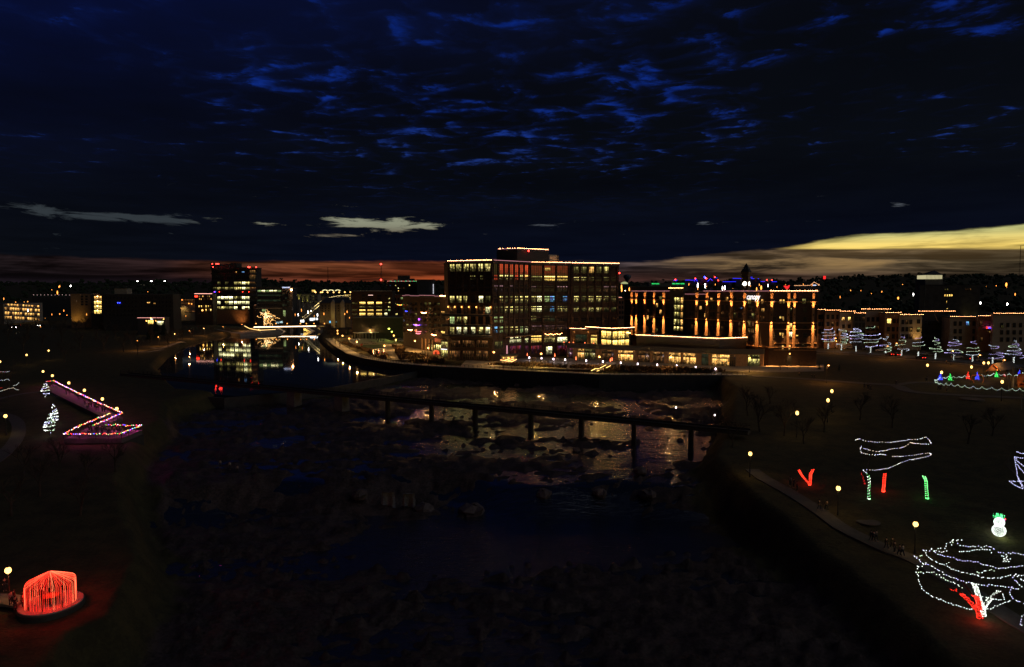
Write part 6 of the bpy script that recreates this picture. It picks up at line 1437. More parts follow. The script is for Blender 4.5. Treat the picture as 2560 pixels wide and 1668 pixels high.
strands = [([(150,800),(140,850),(155,880),(165,960),(190,1030),(240,1090),(310,1135),(430,1185),(520,1220),(650,1262),(790,1288)],-3.0),([(950,1285),(1050,1255),(1120,1230),(1170,1205),(1235,1180)],-2.4),
 ([(165,870),(280,872),(350,868),(400,900),(470,950),(560,990),(620,1020),(690,1050)],-2.4),([(125,690),(180,740),(240,770),(330,805),(430,865),(480,900),(560,930),(640,960),(720,990),(760,990),(870,1012),(1000,1018),(1100,1030),(1200,1040),(1330,1070)],-1.6),
 ([(225,625),(270,680),(320,720),(400,770),(470,785),(550,830),(650,865),(780,880),(870,920),(960,935),(1060,935),(1140,925),(1200,905),(1280,895),(1380,900)],-.8),
 ([(225,625),(320,610),(400,665),(480,685),(560,705),(640,728),(720,740),(850,760),(930,782),(1000,805),(1100,822),(1180,822),(1260,805),(1380,788)],.2),
 ([(320,610),(370,625),(440,640),(500,620)],.8),([(400,605),(450,590),(490,550),(520,520),(555,500),(620,505),(675,492)],1.4),([(555,500),(545,575)],1.4),([(620,550),(730,575),(840,578),(940,570),(1000,580),(1040,620)],2.0),
 ([(630,632),(720,628),(820,610),(900,605),(980,618),(1020,655)],1.6),([(1080,640),(1130,652),(1190,655),(1250,645),(1300,660),(1369,672)],2.2),([(1115,690),(1180,690),(1130,720),(1210,720),(1130,740),(1210,750)],1.8),([(490,768),(540,745)],1.0),
 ([(830,870),(910,860),(990,835),(1045,855)],1.5),([(1240,930),(1290,980),(1350,1045)],-1.0),([(1280,905),(1340,950),(1380,970)],-1.0),([(1230,1045),(1215,1080),(1200,1115),(1240,1160),(1300,1195),(1380,1240)],-1.8),
 ([(1110,1085),(1130,1130),(1150,1185),(1090,1180),(1030,1175),(930,1150),(850,1130)],-.8),([(170,810),(210,790),(265,745)],-1),([(210,680),(150,700),(125,690)],-1.2),([(1369,1360),(1340,1380),(1330,1420),(1320,1445),(1380,1490)],-3.2)]
E_st = [emit('strand_white_glow', (.80,.86,.80), 5), emit('strand_lilac_glow', (.66,.60,1), 4), emit('strand_green_white_glow', (.75,.95,.62), 4)]
for k, (pp, dy) in enumerate(strands):
    pts = []; 
    for (a, b) in zip(pp, pp[1:]):
        for j in range(4): q = j/4; pts.append(T(a[0]+(b[0]-a[0])*q, a[1]+(b[1]-a[1])*q + 7*math.sin(q*math.pi), dy))
    pts.append(T(*pp[-1], dy)); mb = MB()
    for a, b in zip(pts, pts[1:]): mb.beam(a, b, .012)
    w_ = mb.build('light_string', M_dark, bt_); bulbs('bulbs', pts, .30, .047, [E_st[(0,0,2,1,0,1)[k % 6]], E_st[0]], w_, .045)
l = bpy.data.lights.new('red_limb_light', 'POINT'); l.energy = 60; l.color = (1,.06,.03); l.shadow_soft_size = .5; o = bpy.data.objects.new('red_limb_light', l); COL.objects.link(o); o.parent = bt_; o.location = T(870,1375,-.9) - tb_
# tree with draped horizontal strings, its coloured neighbours
zm = Zc(1960, 1060, .2521)
def M_(x, y, Y_, dy=0): return D(*zm(x, y), Y_+dy)
def wrapped(name, label, pts_, m, rad=.16, step=.10, n=120, group=None, bulb=.04):
    g0 = G(*zm(pts_[0][0], pts_[0][1]+6)); Y_ = g0.y; t = thing(name, label, 'tree', tuple(g0), group); P_ = [g0] + [M_(*q, Y_) for q in pts_]
    MB().tube(P_, [rad*1.1]+[rad*(1-.12*i) for i in range(len(P_)-1)], 7).build('trunk', M_bark, t); pts = []
    for i in range(n): q = i/(n-1)*(len(P_)-1); j = min(int(q), len(P_)-2); c = P_[j].lerp(P_[j+1], q-j); pts.append(c + Vector((rad*1.25*math.cos(i*.8), rad*1.25*math.sin(i*.8), 0)))
    bulbs('wrapped_lights', pts, step, bulb, m, t, .02); return t, P_, Y_
def crown(t, top, h, seed, base):
    a, b = tree_mesh(seed, h, .95, 4, .10, 3); 
    for mb_ in (a, b): mb_.v = [tuple(Vector(v) + top) for v in mb_.v]
    a.build('branches', M_bark, t); b.build('crown', M_twig, t)
t, P_, Ym = wrapped('strung_tree', 'tree with four long horizontal light strings and a white green wrapped trunk', [(843,740),(840,660),(848,580),(835,500)], [GS2, E_g, E_coolW], .15, .13, 90)
crown(t, P_[-1], 9, 3, P_[0])
for pp in ([(712,158),(745,150),(830,172),(930,182),(1050,183),(1150,172),(1250,155),(1340,150),(1405,130),(1440,160),(1462,195),(1410,202),(1300,195),(1250,185),(1200,225),(1150,240),(1080,242),(1000,265),(930,273),(850,262),(785,240)],
        [(765,225),(757,255),(765,287),(830,302),(900,308),(965,300),(1020,312)],[(1080,322),(1180,322),(1290,312),(1390,292),(1440,288),(1462,300),(1440,318),(1340,342),(1245,358),(1160,385),(1120,402),(1060,432),(980,448),(900,458),(780,457),(835,500)]):
    pts = [M_(*q, Ym, 1.5*math.sin(i*1.3)) for i, q in enumerate(pp)]; mb = MB()
    for a, b in zip(pts, pts[1:]): mb.beam(a, b, .012)
    w_ = mb.build('light_string', M_dark, t); bulbs('bulbs', pts, .42, .048, [emit('strand_peach_glow', (1,.80,.55), 4), E_st[0], E_st[1]], w_, .03)
wrapped('strung_tree', 'single upright trunk wrapped in red lights beside the string draped tree', [(985,665),(990,600),(1000,490)], E_r, .17, .07, 150)
wrapped('strung_tree', 'trunk wrapped in green and white lights standing alone', [(1420,735),(1412,640),(1408,560),(1385,515)], [E_g, E_g, GS2], .17, .08, 140)
wrapped('strung_tree', 'thin faintly red wrapped stem left of the string draped tree', [(800,590),(790,550),(765,480)], emit('faint_red_glow', (1,.02,.02), 2), .07, .12, 40)
t, P_, Yv = wrapped('strung_tree', 'low forked tree with both limbs wrapped in red lights', [(255,600),(262,540),(262,500),(288,450)], E_r, .16, .07, 120)
mb = MB(); q = [M_(252,598,Yv), M_(205,545,Yv), M_(170,500,Yv), M_(145,455,Yv)]; mb.tube(q, [.15,.13,.11,.08], 7).build('limb', M_bark, t)
bulbs('wrapped_lights', [q[min(int(i/40),2)].lerp(q[min(int(i/40),2)+1], i/40 % 1) + Vector((.17*math.cos(i*.8), .17*math.sin(i*.8), 0)) for i in range(120)], .08, .04, E_r, t)
# tree of crossing strings at the west edge
p = G(2562, 1300); t = thing('strung_tree', 'tree of crossing white light strings cut by the edge of the picture', 'tree', tuple(p)); Ye = p.y
crown(t, p, 13, 9, p); e_ = Zc(1960, 1060, .2521)
for pp in ([(2310,272),(2345,290),(2390,297)],[(2290,325),(2330,335),(2390,338)],[(2290,330),(2330,385),(2390,430)],[(2300,385),(2340,440),(2390,500)],[(2290,330),(2300,430),(2315,520),(2345,590),(2370,645)],[(2240,570),(2290,610),(2370,645)],[(2240,570),(2320,568),(2390,572)],[(2330,540),(2360,600),(2395,650)]):
    bulbs('light_string', [D(*e_(*q), Ye) for q in pp], .28, .05, E_blueW, t, .03)
# tree with pink white strings at the east edge
p = G(20, 1000); t = thing('strung_tree', 'wide tree with drooping pink and white strings at the eastern edge', 'tree', tuple(p)); crown(t, p, 14, 4, p); e_ = Zc(0, 900, .15966)
for pp, mm in (([(-60,175),(0,182),(90,188),(155,182)],[E_pk,E_blueW,E_coolW]),([(-60,330),(0,320),(70,318),(115,300),(150,322)],[E_blueW,E_coolW]),([(215,408),(250,395),(298,352)],[E_coolW]),([(-40,510),(0,497),(80,465),(140,448),(210,435),(255,462),(300,472)],[emit('strand_peach_glow',(1,.8,.55),4),E_coolW]),([(0,440),(40,436)],[E_r])):
    bulbs('light_string', [D(*e_(*q), p.y) for q in pp], .28, .06, [emit('soft_' + m.name, tuple(m.node_tree.nodes['Principled BSDF'].inputs['Emission Color'].default_value[:3]), 2.2) for m in mm], t, .03)
# ------------------------------------------------------------------ snowman of lights
zs_ = Zc(2260, 1240, .21914); p = G(*zs_(1080, 452)); Y_ = p.y; k_ = Y_/FPX*.21914/math.cos(.3)
sn = thing('lit_snowman', 'snowman outlined in white lights with a ragged green hat on the dark lawn', 'light figure', tuple(p))
def ball_bulbs(name, c, r, n, m, br_=.036, sq=1):
    mb = MB()
    for i in range(n): z = 1-2*(i+.5)/n; a = i*2.39996; q = math.sqrt(1-z*z); mb.octa((c.x+r*q*math.cos(a), c.y+r*q*math.sin(a), c.z+r*z*sq), br_)
    o = mb.build(name, m, sn, kind=None); mb = MB()
    for j in range(6): a = j*math.pi/6; mb.tube([(c.x+r*.97*math.cos(t_)*math.cos(a), c.y+r*.97*math.cos(t_)*math.sin(a), c.z+r*.97*sq*math.sin(t_)) for t_ in np.linspace(0,6.28,17)], .012, 3, False)
    mb.build('wire_frame', M_white, o); return o
r1 = .5*(1145-1015)*k_; r2_ = .5*(1133-1033)*k_
c1 = Vector((p.x, Y_, p.z+r1*.9)); c2 = Vector((p.x, Y_, p.z+r1*1.75+r2_*.75)); E_sn = emit('snowman_white_glow', (.90,1,.92), 4)
ball_bulbs('lower_ball', c1, r1, 420, E_sn, .032); ball_bulbs('upper_ball', c2, r2_, 320, E_sn, .034)
E_sg = emit('snowman_green_glow', (.10,1,.30), 4); mb = MB(); r = random.Random(2); top = c2.z + r2_*.8
for i in range(110): a = r.uniform(0,6.28); q = r.random(); rr = r2_*.75*(1-.3*q); mb.octa((p.x-.05+rr*math.cos(a), Y_+rr*math.sin(a), top+q*.75), .034)
for i in range(40): a = r.uniform(0,6.28); mb.octa((p.x-.1+r2_*1.05*math.cos(a), Y_+r2_*math.sin(a), top+.1+r.uniform(0,.5)), .03)
mb.build('hat', E_sg, sn)
mb = MB(); mb.octa((p.x+r2_*.95, Y_-.3, top+.05), .09); mb.octa((p.x+r2_*1.05, Y_-.3, top-.03), .07); mb.build('red_bow', E_r, sn); MB().octa((p.x+r2_*.6, Y_-r2_*.7, top-.02), .07).build('blue_eye', E_b, sn)
l = bpy.data.lights.new('snowman_light', 'POINT'); l.energy = 35; l.color = (.75,1,.35); l.shadow_soft_size = .4; o = bpy.data.objects.new('snowman_light', l); COL.objects.link(o); o.parent = sn; o.location = (0,-.9,.5)
# ------------------------------------------------------------------ red gazebo with its curtain of lights
zg = Zc(0, 1380, .12897); gc = P(128, 1506, -5.4); gz_ = thing('gazebo', 'round gazebo curtained from peak to floor in red orange light strings', 'gazebo', tuple(gc))
R1 = 2.55
MB().lathe(gc, [(3.35,-2.2),(3.3,-.25),(3.2,-.12)], 40).build('stone_base', M_dwet, gz_); MB().lathe(gc, [(3.18,-.119),(3.18,-.0),(3.1,.03)], 40).build('deck', mat('gazebo_deck', (.42,.36,.33), .7), gz_)
NS = 8; eh, ah = 2.45, 3.65
for k in range(NS):
    a = k*2*math.pi/NS + .25; MB().tube([gc+Vector(((R1-.2)*math.cos(a),(R1-.2)*math.sin(a),0)), gc+Vector(((R1-.2)*math.cos(a),(R1-.2)*math.sin(a),eh))], .08, 6).build('post', M_bark, gz_)
mb = MB(); mb.lathe(gc, [(R1-.1,eh-.1),(R1-.1,eh),(.15,ah-.08)], NS*2); 
ribs = MB()
for k in range(NS*2): a = k*math.pi/NS+.25; ribs.beam(gc+Vector(((R1-.1)*math.cos(a),(R1-.1)*math.sin(a),eh-.06)), gc+Vector((0,0,ah-.1)), .06)
ribs.beam(gc+Vector((0,0,ah-.3)), gc+Vector((0,0,ah+.1)), .12); ribs.build('roof_frame', M_dark, gz_)
mb = MB().lathe(gc+Vector((0,0,.35)), [(.9,0),(1.0,.5),(.3,.55)], 10); mb.build('bench', M_bark, gz_)
E_gz = [emit('gazebo_orange_glow', (1,.045,.018), 2.6), emit('gazebo_amber_glow', (1,.18,.07), 2.8), emit('gazebo_red_glow', (1,.015,.008), 2.4)]
NC = 84; rr_ = random.Random(3)
for k in range(NC):
    a = (k+rr_.uniform(-.3,.3))*2*math.pi/NC; w_ = 1 + .015*math.cos(NS*a*.5)*1; ca, sa = math.cos(a), math.sin(a); rr = R1*(.985 + .03*math.cos(6*a))
    bot = .04 if rr_.random() < .6 else rr_.uniform(.1,.9)
    pts = [gc+Vector((.06*ca,.06*sa,ah)), gc+Vector((rr*.5*ca,rr*.5*sa,ah-(ah-eh)*.46)), gc+Vector((rr*.96*ca,rr*.96*sa,eh+.06)), gc+Vector((rr*ca,rr*sa,eh-.12)), gc+Vector((rr*ca,rr*sa,bot))]
    mb = MB()
    for a_, b_ in zip(pts, pts[1:]): mb.beam(a_, b_, .008)
    d = 0; st = .082
    for a_, b_ in zip(pts, pts[1:]):
        L_ = (b_-a_).length
        while d < L_: c = a_.lerp(b_, d/L_); mb.octa(c, .0225); d += st
        d -= L_
    mb.build('light_string', E_gz[rr_.choice((0,0,1,1,2))], gz_)
for dz, e_r in ((.8,300),(2.1,220)):
    l = bpy.data.lights.new('curtain_light', 'POINT'); l.energy = e_r*2.2; l.color = (1,.012,.003); l.shadow_soft_size = .6; o = bpy.data.objects.new('curtain_light', l); COL.objects.link(o); o.parent = gz_; o.location = (0,0,dz)
for a in (4.0, 4.9, 5.8): l = bpy.data.lights.new('outer_glow', 'POINT'); l.energy = 11; l.color = (1,.03,.01); l.shadow_soft_size = .4; o = bpy.data.objects.new('outer_glow', l); COL.objects.link(o); o.parent = gz_; o.location = (2.95*math.cos(a), 2.95*math.sin(a), .9)
ribbon_w('gazebo_walk', [gc + Vector((-9,1.2,0)), gc + Vector((-6,.9,0)), gc + Vector((-3.2,.2,0))], 2.4, M_pave, .02, zfix=gc.z)
# ------------------------------------------------------------------ overlook with coloured rail lights
ov = thing('overlook', 'zigzag overlook walk with railings hung with red, blue, green and white bulbs', 'overlook', tuple(P(240,1084,0)))
zo = Zc(0, 900, .15966); ZR = 1.1
def O(x, y, z=ZR): return P(*zo(x, y), z)
rails = [[(710,335),(770,332),(835,322),(1190,500),(1540,668),(1610,695),(1915,832)],[(1915,832),(1450,1025)],[(1720,835),(1210,1050),(990,1158)],[(990,1158),(1500,1158),(1900,1150)],[(1900,1150),(2225,1020)],[(2225,1020),(2040,1025),(1660,1020)]]
E_mix = [emit('rail_red_glow', (1,.04,.02), 8), E_r, emit('rail_blue_glow', (.06,.05,1), 9), emit('rail_white_glow', (1,.75,.6), 6), emit('rail_green_glow', (.1,.9,.12), 4), E_y]
fl = MB()
def q4(*p):
    i = len(fl.v); fl.v += [tuple(x) for x in p]; fl.f.append(tuple(range(i, i+len(p))))
deckm = mat('overlook_deck', (.13,.12,.12), .8, .25, .8)
outline = [(700,420),(835,322),(1915,832),(1450,1025),(2225,1020),(1900,1150),(990,1158),(1720,835),(1560,800)]
top = [P(*zo(x, y+0), ZR) for x, y in outline]
for nm, pl_ in (('walk', [(835,322),(1915,832),(1640,840),(700,405)]),('upper_leg', [(1915,832),(1450,1025),(990,1158),(1720,835)]),('lower_deck', [(1450,1025),(2225,1020),(1900,1150),(990,1158)])):
    q = [P(*zo(x, y), ZR) for x, y in pl_]; q = [(a.x, a.y) for a in q]
    prism(nm, q, -.9 if nm != 'walk' else -1.6, {'walk':.02,'upper_leg':.03,'lower_deck':.04}[nm], deckm, ov)
q = [P(*zo(x, y), ZR) for x, y in [(1450,1025),(2225,1020),(1900,1150),(990,1158)]]; prism('stone_pier', [(a.x*.998, a.y+.3) for a in q], -7.5, -.92, M_dwet, ov)
post_ = None
for k, rl_ in enumerate(rails):
    pts = [O(*q) for q in rl_]; mb = MB()
    for a, b in zip(pts, pts[1:]):
        mb.beam(a-Vector((0,0,.03)), b-Vector((0,0,.03)), .07); mb.beam(a-Vector((0,0,.95)), b-Vector((0,0,.95)), .05); n = int((b-a).length/.42)
        for j in range(n): c = a.lerp(b, j/n); mb.beam(c-Vector((0,0,.95)), c-Vector((0,0,.03)), .022)
    r_ = mb.build('railing', M_steel, ov, kind=None)
    for a, b in zip(pts, pts[1:]):
        n = max(1, int((b-a).length/2.4))
        for j in range(n): c = a.lerp(b, j/n); MB().beam(c-Vector((0,0,1.1)), c+Vector((0,0,.03)), .09).build('post', M_steel, r_)
    bulbs('string_lights', pts, .30 if k else .36, .088, E_mix, r_, .07)
    for a, b in zip(pts, pts[1:]):
        n = max(1, int((b-a).length/7))
        for j in range(n):
            c = a.lerp(b, (j+.5)/n); l = bpy.data.lights.new('string_glow', 'POINT'); l.energy = 100; l.color = (1,.07,.42); l.shadow_soft_size = .3; o = bpy.data.objects.new('string_glow', l); COL.objects.link(o); o.parent = ov; o.location = c + Vector((.0,-.35,.12)) - ORI[ov.name]
# paths
M_parkp = mat('park_path', (.11,.10,.085), .9, .25, .8, .15, 4)
ribbon('footpath', [(-40,1170),(10,1135),(42,1095),(45,1060),(20,1040),(-30,1030)], 2.6, M_parkp)
ribbon('footpath', [(-30,1005),(30,990),(80,982),(130,978)], 1.8, M_parkp)
ribbon('footpath', [(1880,941),(1998,947),(2097,954),(2156,959),(2236,964),(2275,979),(2369,987),(2570,996)], 4.0, M_parkp)
ribbon('footpath', [(2240,963),(2290,956),(2350,958)], 2.6, M_parkp)
ribbon('footpath', [(1880,1175),(1909,1197),(1968,1229),(2028,1266),(2097,1316),(2166,1351),(2226,1378),(2295,1405),(2390,1458),(2493,1524),(2600,1590)], 2.6, M_parkp, .16)
ribbon('footpath', [(380,870),(400,872),(430,862),(460,857)], 2.5, M_pave, .12); ribbon('footpath', [(330,880),(370,880),(405,875)], 2.5, M_pave, .12); ribbon('footpath', [(545,824),(575,831),(620,834)], 2.5, M_pave, .12)
ribbon('road', [(2020,878),(2100,881),(2180,885),(2280,893),(2380,901),(2560,916),(2700,926)], 12, M_asph, .08)
ribbon('kerb', [(2020,884),(2100,887.5),(2180,891.5),(2280,900),(2380,908),(2560,923),(2700,933)], .5, M_conc, .2)
ribbon('road', [(100,822),(250,819),(420,815)], 10, M_asph, .08)
slab('hotel_forecourt', [G(1880,922), G(2060,918), G(2060,928), G(1960,931), G(1890,931)], -.2, .13, M_pave)
# ------------------------------------------------------------------ people
def skin_mesh(name, verts, edges, rads, root=0, sub=1):
    me = bpy.data.meshes.new(name); me.from_pydata([Vector(v) for v in verts], edges, []); o = bpy.data.objects.new(name, me); COL.objects.link(o)
    m = o.modifiers.new('skin', 'SKIN'); m.use_smooth_shade = True
    for i, r in enumerate(rads): me.skin_vertices[0].data[i].radius = (r, r) if not hasattr(r, '__len__') else r
    me.skin_vertices[0].data[root].use_root = True
    s_ = o.modifiers.new('sub', 'SUBSURF'); s_.levels = sub
    bpy.context.view_layer.update(); out = bpy.data.meshes.new_from_object(o.evaluated_get(bpy.context.evaluated_depsgraph_get()))
    bpy.data.objects.remove(o); out.materials.clear(); return out
def pose(kind):
    """joint positions for a standing, walking or leaning figure, 1.72 m"""
    st = {'stand': (.0, .02, .0), 'walk': (.28, -.26, .0), 'lean': (.05, -.02, .18)}[kind]; a, b, ln = st
    J = {'pel': (0,0,.95), 'wai': (0,-ln*.3,1.10), 'che': (0,-ln*.7,1.33), 'nec': (0,-ln,1.48), 'hea': (0,-ln*1.1,1.57), 'top': (0,-ln*1.1,1.66)}
    for s, q in (('l', a), ('r', b)):
        x = .10 if s == 'l' else -.10
        J['hip'+s] = (x, 0, .92); J['kne'+s] = (x*1.05, -q*.55-.03, .50); J['ank'+s] = (x*1.1, -q*.9+.02, .09+abs(min(-q,0))*.12); J['toe'+s] = (x*1.25, -q*.9-.14, .04+abs(min(-q,0))*.05)
        X_ = .19 if s == 'l' else -.19; sw = -q if kind == 'walk' else (.05 if s == 'l' else .12)
        J['sho'+s] = (X_, -ln*.85, 1.42); J['elb'+s] = (X_*1.25, -ln*.9 + sw*.35, 1.14); J['wri'+s] = (X_*1.22, -ln + sw*.2 - .14, .92 if kind != 'lean' else 1.08); J['han'+s] = (X_*1.2, -ln + sw*.2-.19, .86 if kind != 'lean' else 1.06)
    return J
RAD = {'pel':(.13,.10),'wai':(.12,.09),'che':(.15,.10),'nec':.055,'hea':(.085,.10),'top':.07,'hip':.085,'kne':.055,'ank':.042,'toe':.035,'sho':.058,'elb':.042,'wri':.03,'han':.038}
BODY_E = [('pel','wai'),('wai','che'),('che','nec'),('nec','hea'),('hea','top')] + [p_ for s in 'lr' for p_ in (('pel','hip'+s),('hip'+s,'kne'+s),('kne'+s,'ank'+s),('ank'+s,'toe'+s),('che','sho'+s),('sho'+s,'elb'+s),('elb'+s,'wri'+s),('wri'+s,'han'+s))]
def sub_mesh(name, J, edges, grow, sub=1):
    ks = []; [ks.append(k) for e in edges for k in e if k not in ks]
    rr = []
    for k in ks:
        r = RAD.get(k, RAD.get(k[:3])); rr.append(tuple(q*grow for q in r) if hasattr(r, '__len__') else r*grow)
    return skin_mesh(name, [J[k] for k in ks], [(ks.index(a), ks.index(b)) for a, b in edges], rr, 0, sub)
M_skin = mat('skin', (.45,.28,.2), .6, .1); M_hair = mat('dark_hair', (.03,.02,.015), .8)
COATS = [mat('coat_%s' % n, c, .9, .2) for n, c in (('navy',(.02,.03,.07)),('black',(.015,.015,.017)),('grey',(.12,.12,.12)),('brown',(.09,.05,.03)),('maroon',(.16,.02,.03)),('olive',(.06,.06,.03)),('cream',(.40,.34,.28)),('tan',(.28,.17,.09)))]
CN = ['navy','black','grey','brown','maroon','olive','cream','tan']; M_jean = mat('dark_trousers', (.03,.035,.05), .9)
PM = {}
for kd in ('stand','walk','lean'):
    J = pose(kd); PM[kd] = [sub_mesh('person_body', J, BODY_E, 1.0, 1),
        sub_mesh('coat', J, [('pel','wai'),('wai','che')] + [e for s in 'lr' for e in (('che','sho'+s),('sho'+s,'elb'+s),('elb'+s,'wri'+s))], 1.22, 1),
        sub_mesh('trousers', J, [e for s in 'lr' for e in (('pel','hip'+s),('hip'+s,'kne'+s),('kne'+s,'ank'+s))], 1.15, 1)]
    hm = MB().lathe(J['hea'], [(.10,-.02),(.112,.05),(.10,.10),(.06,.14),(.01,.152)], 8); o = hm.build('hair', M_hair, None, local=True); PM[kd].append(o.data); bpy.data.objects.remove(o)
    PM[kd][0].materials.append(M_skin); PM[kd][1].materials.append(COATS[0]); PM[kd][2].materials.append(M_jean)
def person(p, kd, coat, rz, label, group=None, s=1.0, z=None):
    o = bpy.data.objects.new('person', PM[kd][0]); COL.objects.link(o); o.location = (p.x, p.y, p.z if z is None else z); o.rotation_euler = (0,0,rz); o.scale = (s,s,s)
    tag(o, label, 'person', group)
    for nm, me in zip(('coat','trousers','hair'), PM[kd][1:]):
        c = bpy.data.objects.new(nm, me); COL.objects.link(c); c.parent = o
        if nm == 'coat': c.material_slots[0].link = 'OBJECT'; c.material_slots[0].material = COATS[coat]
    return o
pr = random.Random(4)
for (x, y, kd, ct, l, s) in ((500,762,'walk',1,'person in black coat, first of two walking alone on the park path',1),(538,766,'walk',7,'person in tan coat, second of two walking alone on the park path',1),(762,922,'walk',1,'person in black at the head of a trio on the park path',1),(775,926,'walk',0,'person in navy walking beside the black coated one',1),(788,923,'walk',2,'grey coated person, last of the trio on the park path',1),
        (838,963,'walk',1,'tall person in black beside the path group near the lamp',1.05),(868,958,'walk',5,'olive coated person in the path group near the lamp',1),(880,980,'stand',3,'brown coated person in the middle of the path group',1),(905,997,'walk',2,'person in grey next to the pale coated walker',1),(921,998,'walk',6,'person in pale coat walking closest to the lamp',1),
        (355,642,'stand',6,'person in pale coat at the far end of the park path',1),(372,650,'stand',0,'person in navy at the far end of the park path',1),(388,668,'stand',4,'person in maroon at the far end of the park path',1)):
    p = G(1800+x*.4951, 900+y*.4951+1); person(p, kd, ct, pr.uniform(0,6.28) if kd == 'stand' else .7+pr.choice((0,3.14)), l, 'walkers on the western park path', s, p.z+.22)
for (x, y, ct, l, s) in ((298,1130,1,'person in black walking toward the red gazebo',1),(440,1085,3,'person in brown standing at the entrance of the red gazebo',1),(480,1010,7,'tall tan coated person close behind the gazebo strings',1.05),(95,700,1,'person in black by the lamp post near the gazebo',1),(205,1035,6,'person in cream coat between lamp and gazebo',1),(272,1000,4,'person in maroon coat lit red by the gazebo',1)):
    p = P(*zg(x, y+12), gc.z) if x > 200 else G(*zg(x, y+60)); person(p, 'stand', ct, pr.uniform(0,6.28), l, 'visitors at the red gazebo', s, gc.z+.03 if x > 200 else p.z)
for (x, y, ct, l) in ((1040,540,1,'person leaning at the top of the overlook walk'),(1215,600,1,'dark dressed person at the upper rail of the walk'),(1235,610,0,'person beside the dark dressed one at the upper rail'),(1330,700,3,'brown coated person halfway down the walk'),(1365,770,6,'person in pale coat standing on the walk'),(1395,740,4,'person in maroon on the walk'),(1430,740,1,'person in black on the middle walk'),(1480,760,2,'grey coated person on the middle walk'),
        (1510,790,5,'olive coated person near the bend'),(1540,790,1,'person in black near the bend'),(1600,800,0,'person in navy near the bend'),(1640,815,4,'person in maroon near the bend'),
        (1400,1110,1,'person in black at the inner corner of the lower deck'),(1440,1105,3,'brown coated person at the inner corner of the lower deck'),(1500,1110,2,'person in grey on the lower deck'),(1530,1115,1,'person in black on the lower deck'),(1600,1140,0,'person in navy at the front rail'),(1690,1135,6,'person in cream coat on the lower deck'),(1720,1130,6,'second person in cream coat on the lower deck'),(1790,1130,7,'tan coated person on the lower deck'),(1850,1140,1,'person in black near the front corner'),
        (1880,1140,5,'olive coated person near the front corner'),(1100,1185,1,'person in black at the left end of the lower deck'),(1400,1185,0,'person in navy at the front rail of the lower deck')):
    p = P(*zo(x, y + (28 if y > 1000 else 10)), .05); person(p, pr.choice(('stand','lean')), ct, pr.uniform(0,6.28), l, 'visitors on the lit overlook')
for (x, y, l) in ((1035,690,'dark figure, leftmost of three on the promenade by the steps'),(1062,690,'dark figure in the middle of three by the steps'),(1090,688,'dark figure, rightmost of three by the steps'),(1120,700,'dark figure a little right of the three by the steps'),(620,702,'figure by the retaining wall left of the steps'),(760,716,'figure at the railing right of the steps')):
    r1_ = Zc(1110, 830, .13025); x2 = {1035:1610,1062:1655,1090:1700,1120:1580,620:1140,760:1300}[x]; p = P(*r1_(x2, 735), .12); person(p, 'walk', pr.choice((1,0,3)), pr.uniform(0,6.28), l, 'people on the promenade', 1.05)
for (x, y, l) in ((745,995,'dark figure, first of three beside the railing lamp'),(775,1000,'dark figure, second of three beside the railing lamp'),(815,995,'dark figure, third of three beside the railing lamp'),(1210,990,'figure leaning at the railing before the planting'),(1255,990,'second figure at the railing before the planting')):
    p = P(*r2(x, y), .12); person(p, 'stand', pr.choice((1,0)), pr.uniform(0,6.28), l, 'people on the promenade', 1.05)
for (x, y, l) in ((345,935,'pair member walking along the curved path, nearer the pond'),(380,935,'pair member walking along the curved path, nearer the planting')):
    p = P(860+x*.1176, 780+y*.1176, .12); person(p, 'walk', 1, 1, l, 'people on the promenade', 1.05)
for k in range(26):   # guests standing on the roof terrace
    s_ = FP.sz(*r2(560+k*27, 470))[0]; q = FP.w(s_, 5, -1.2 - pr.random()*1.6); person(q, pr.choice(('stand','lean')), pr.randrange(8), pr.uniform(0,6.28), 'guest standing on the roof terrace before the lit glass room', 'guests on the roof terrace', 1, 5.35)
for k in range(12):
    u = 1325 + k*14 + pr.uniform(-4,4); q = P(u, 903+pr.uniform(0,6), .1); person(q, pr.choice(('stand','walk')), pr.randrange(8), pr.uniform(0,6.28), 'guest on the plaza outside the red lit bar', 'guests on the plaza')
for (u, v, l) in ((1998,943,'orange lit figure on the lawn path west of the hotel'),(2030,948,'figure in a group on the lawn path'),(2036,949,'second figure in the group on the lawn path'),(2160,972,'walker on the path before the playground'),(2170,975,'second walker on the path before the playground'),(2176,978,'third walker on the path before the playground'),(2240,965,'figure where the park paths join'),(2366,912,'figure crossing the lawn behind the playground fence'),(2346,978,'dark figure of a pair walking under the playground fence'),(2351,977,'taller dark figure of the pair walking under the fence'),(2367,981,'figure in pale coat walking under the fence'),(2316,957,'figure on the lawn near the fence tip')):
    p = G(u, v); person(p, 'walk', 6 if 'pale' in l else 7 if 'orange' in l else 1, pr.uniform(0,6.28), l, 'walkers around the playground', 1.1, p.z+.1)
for k, (u, v) in enumerate(((1238,1178),(1215,1176),(1228,1180),(1189,1171))): pass
for (x, y, l) in ((1112,560,'pale figure standing on the rocks below the overlook, leftmost'),(1160,565,'pale figure standing on the rocks below the overlook, middle'),(1198,575,'pale figure standing on the rocks below the overlook, right')):
    p = G(x*.4954, 900+y*.4954); z = float(ground_h(p.x, p.y)); person(p, 'stand', 6, 0, l, 'people on the rocks', 1, max(z, p.z))
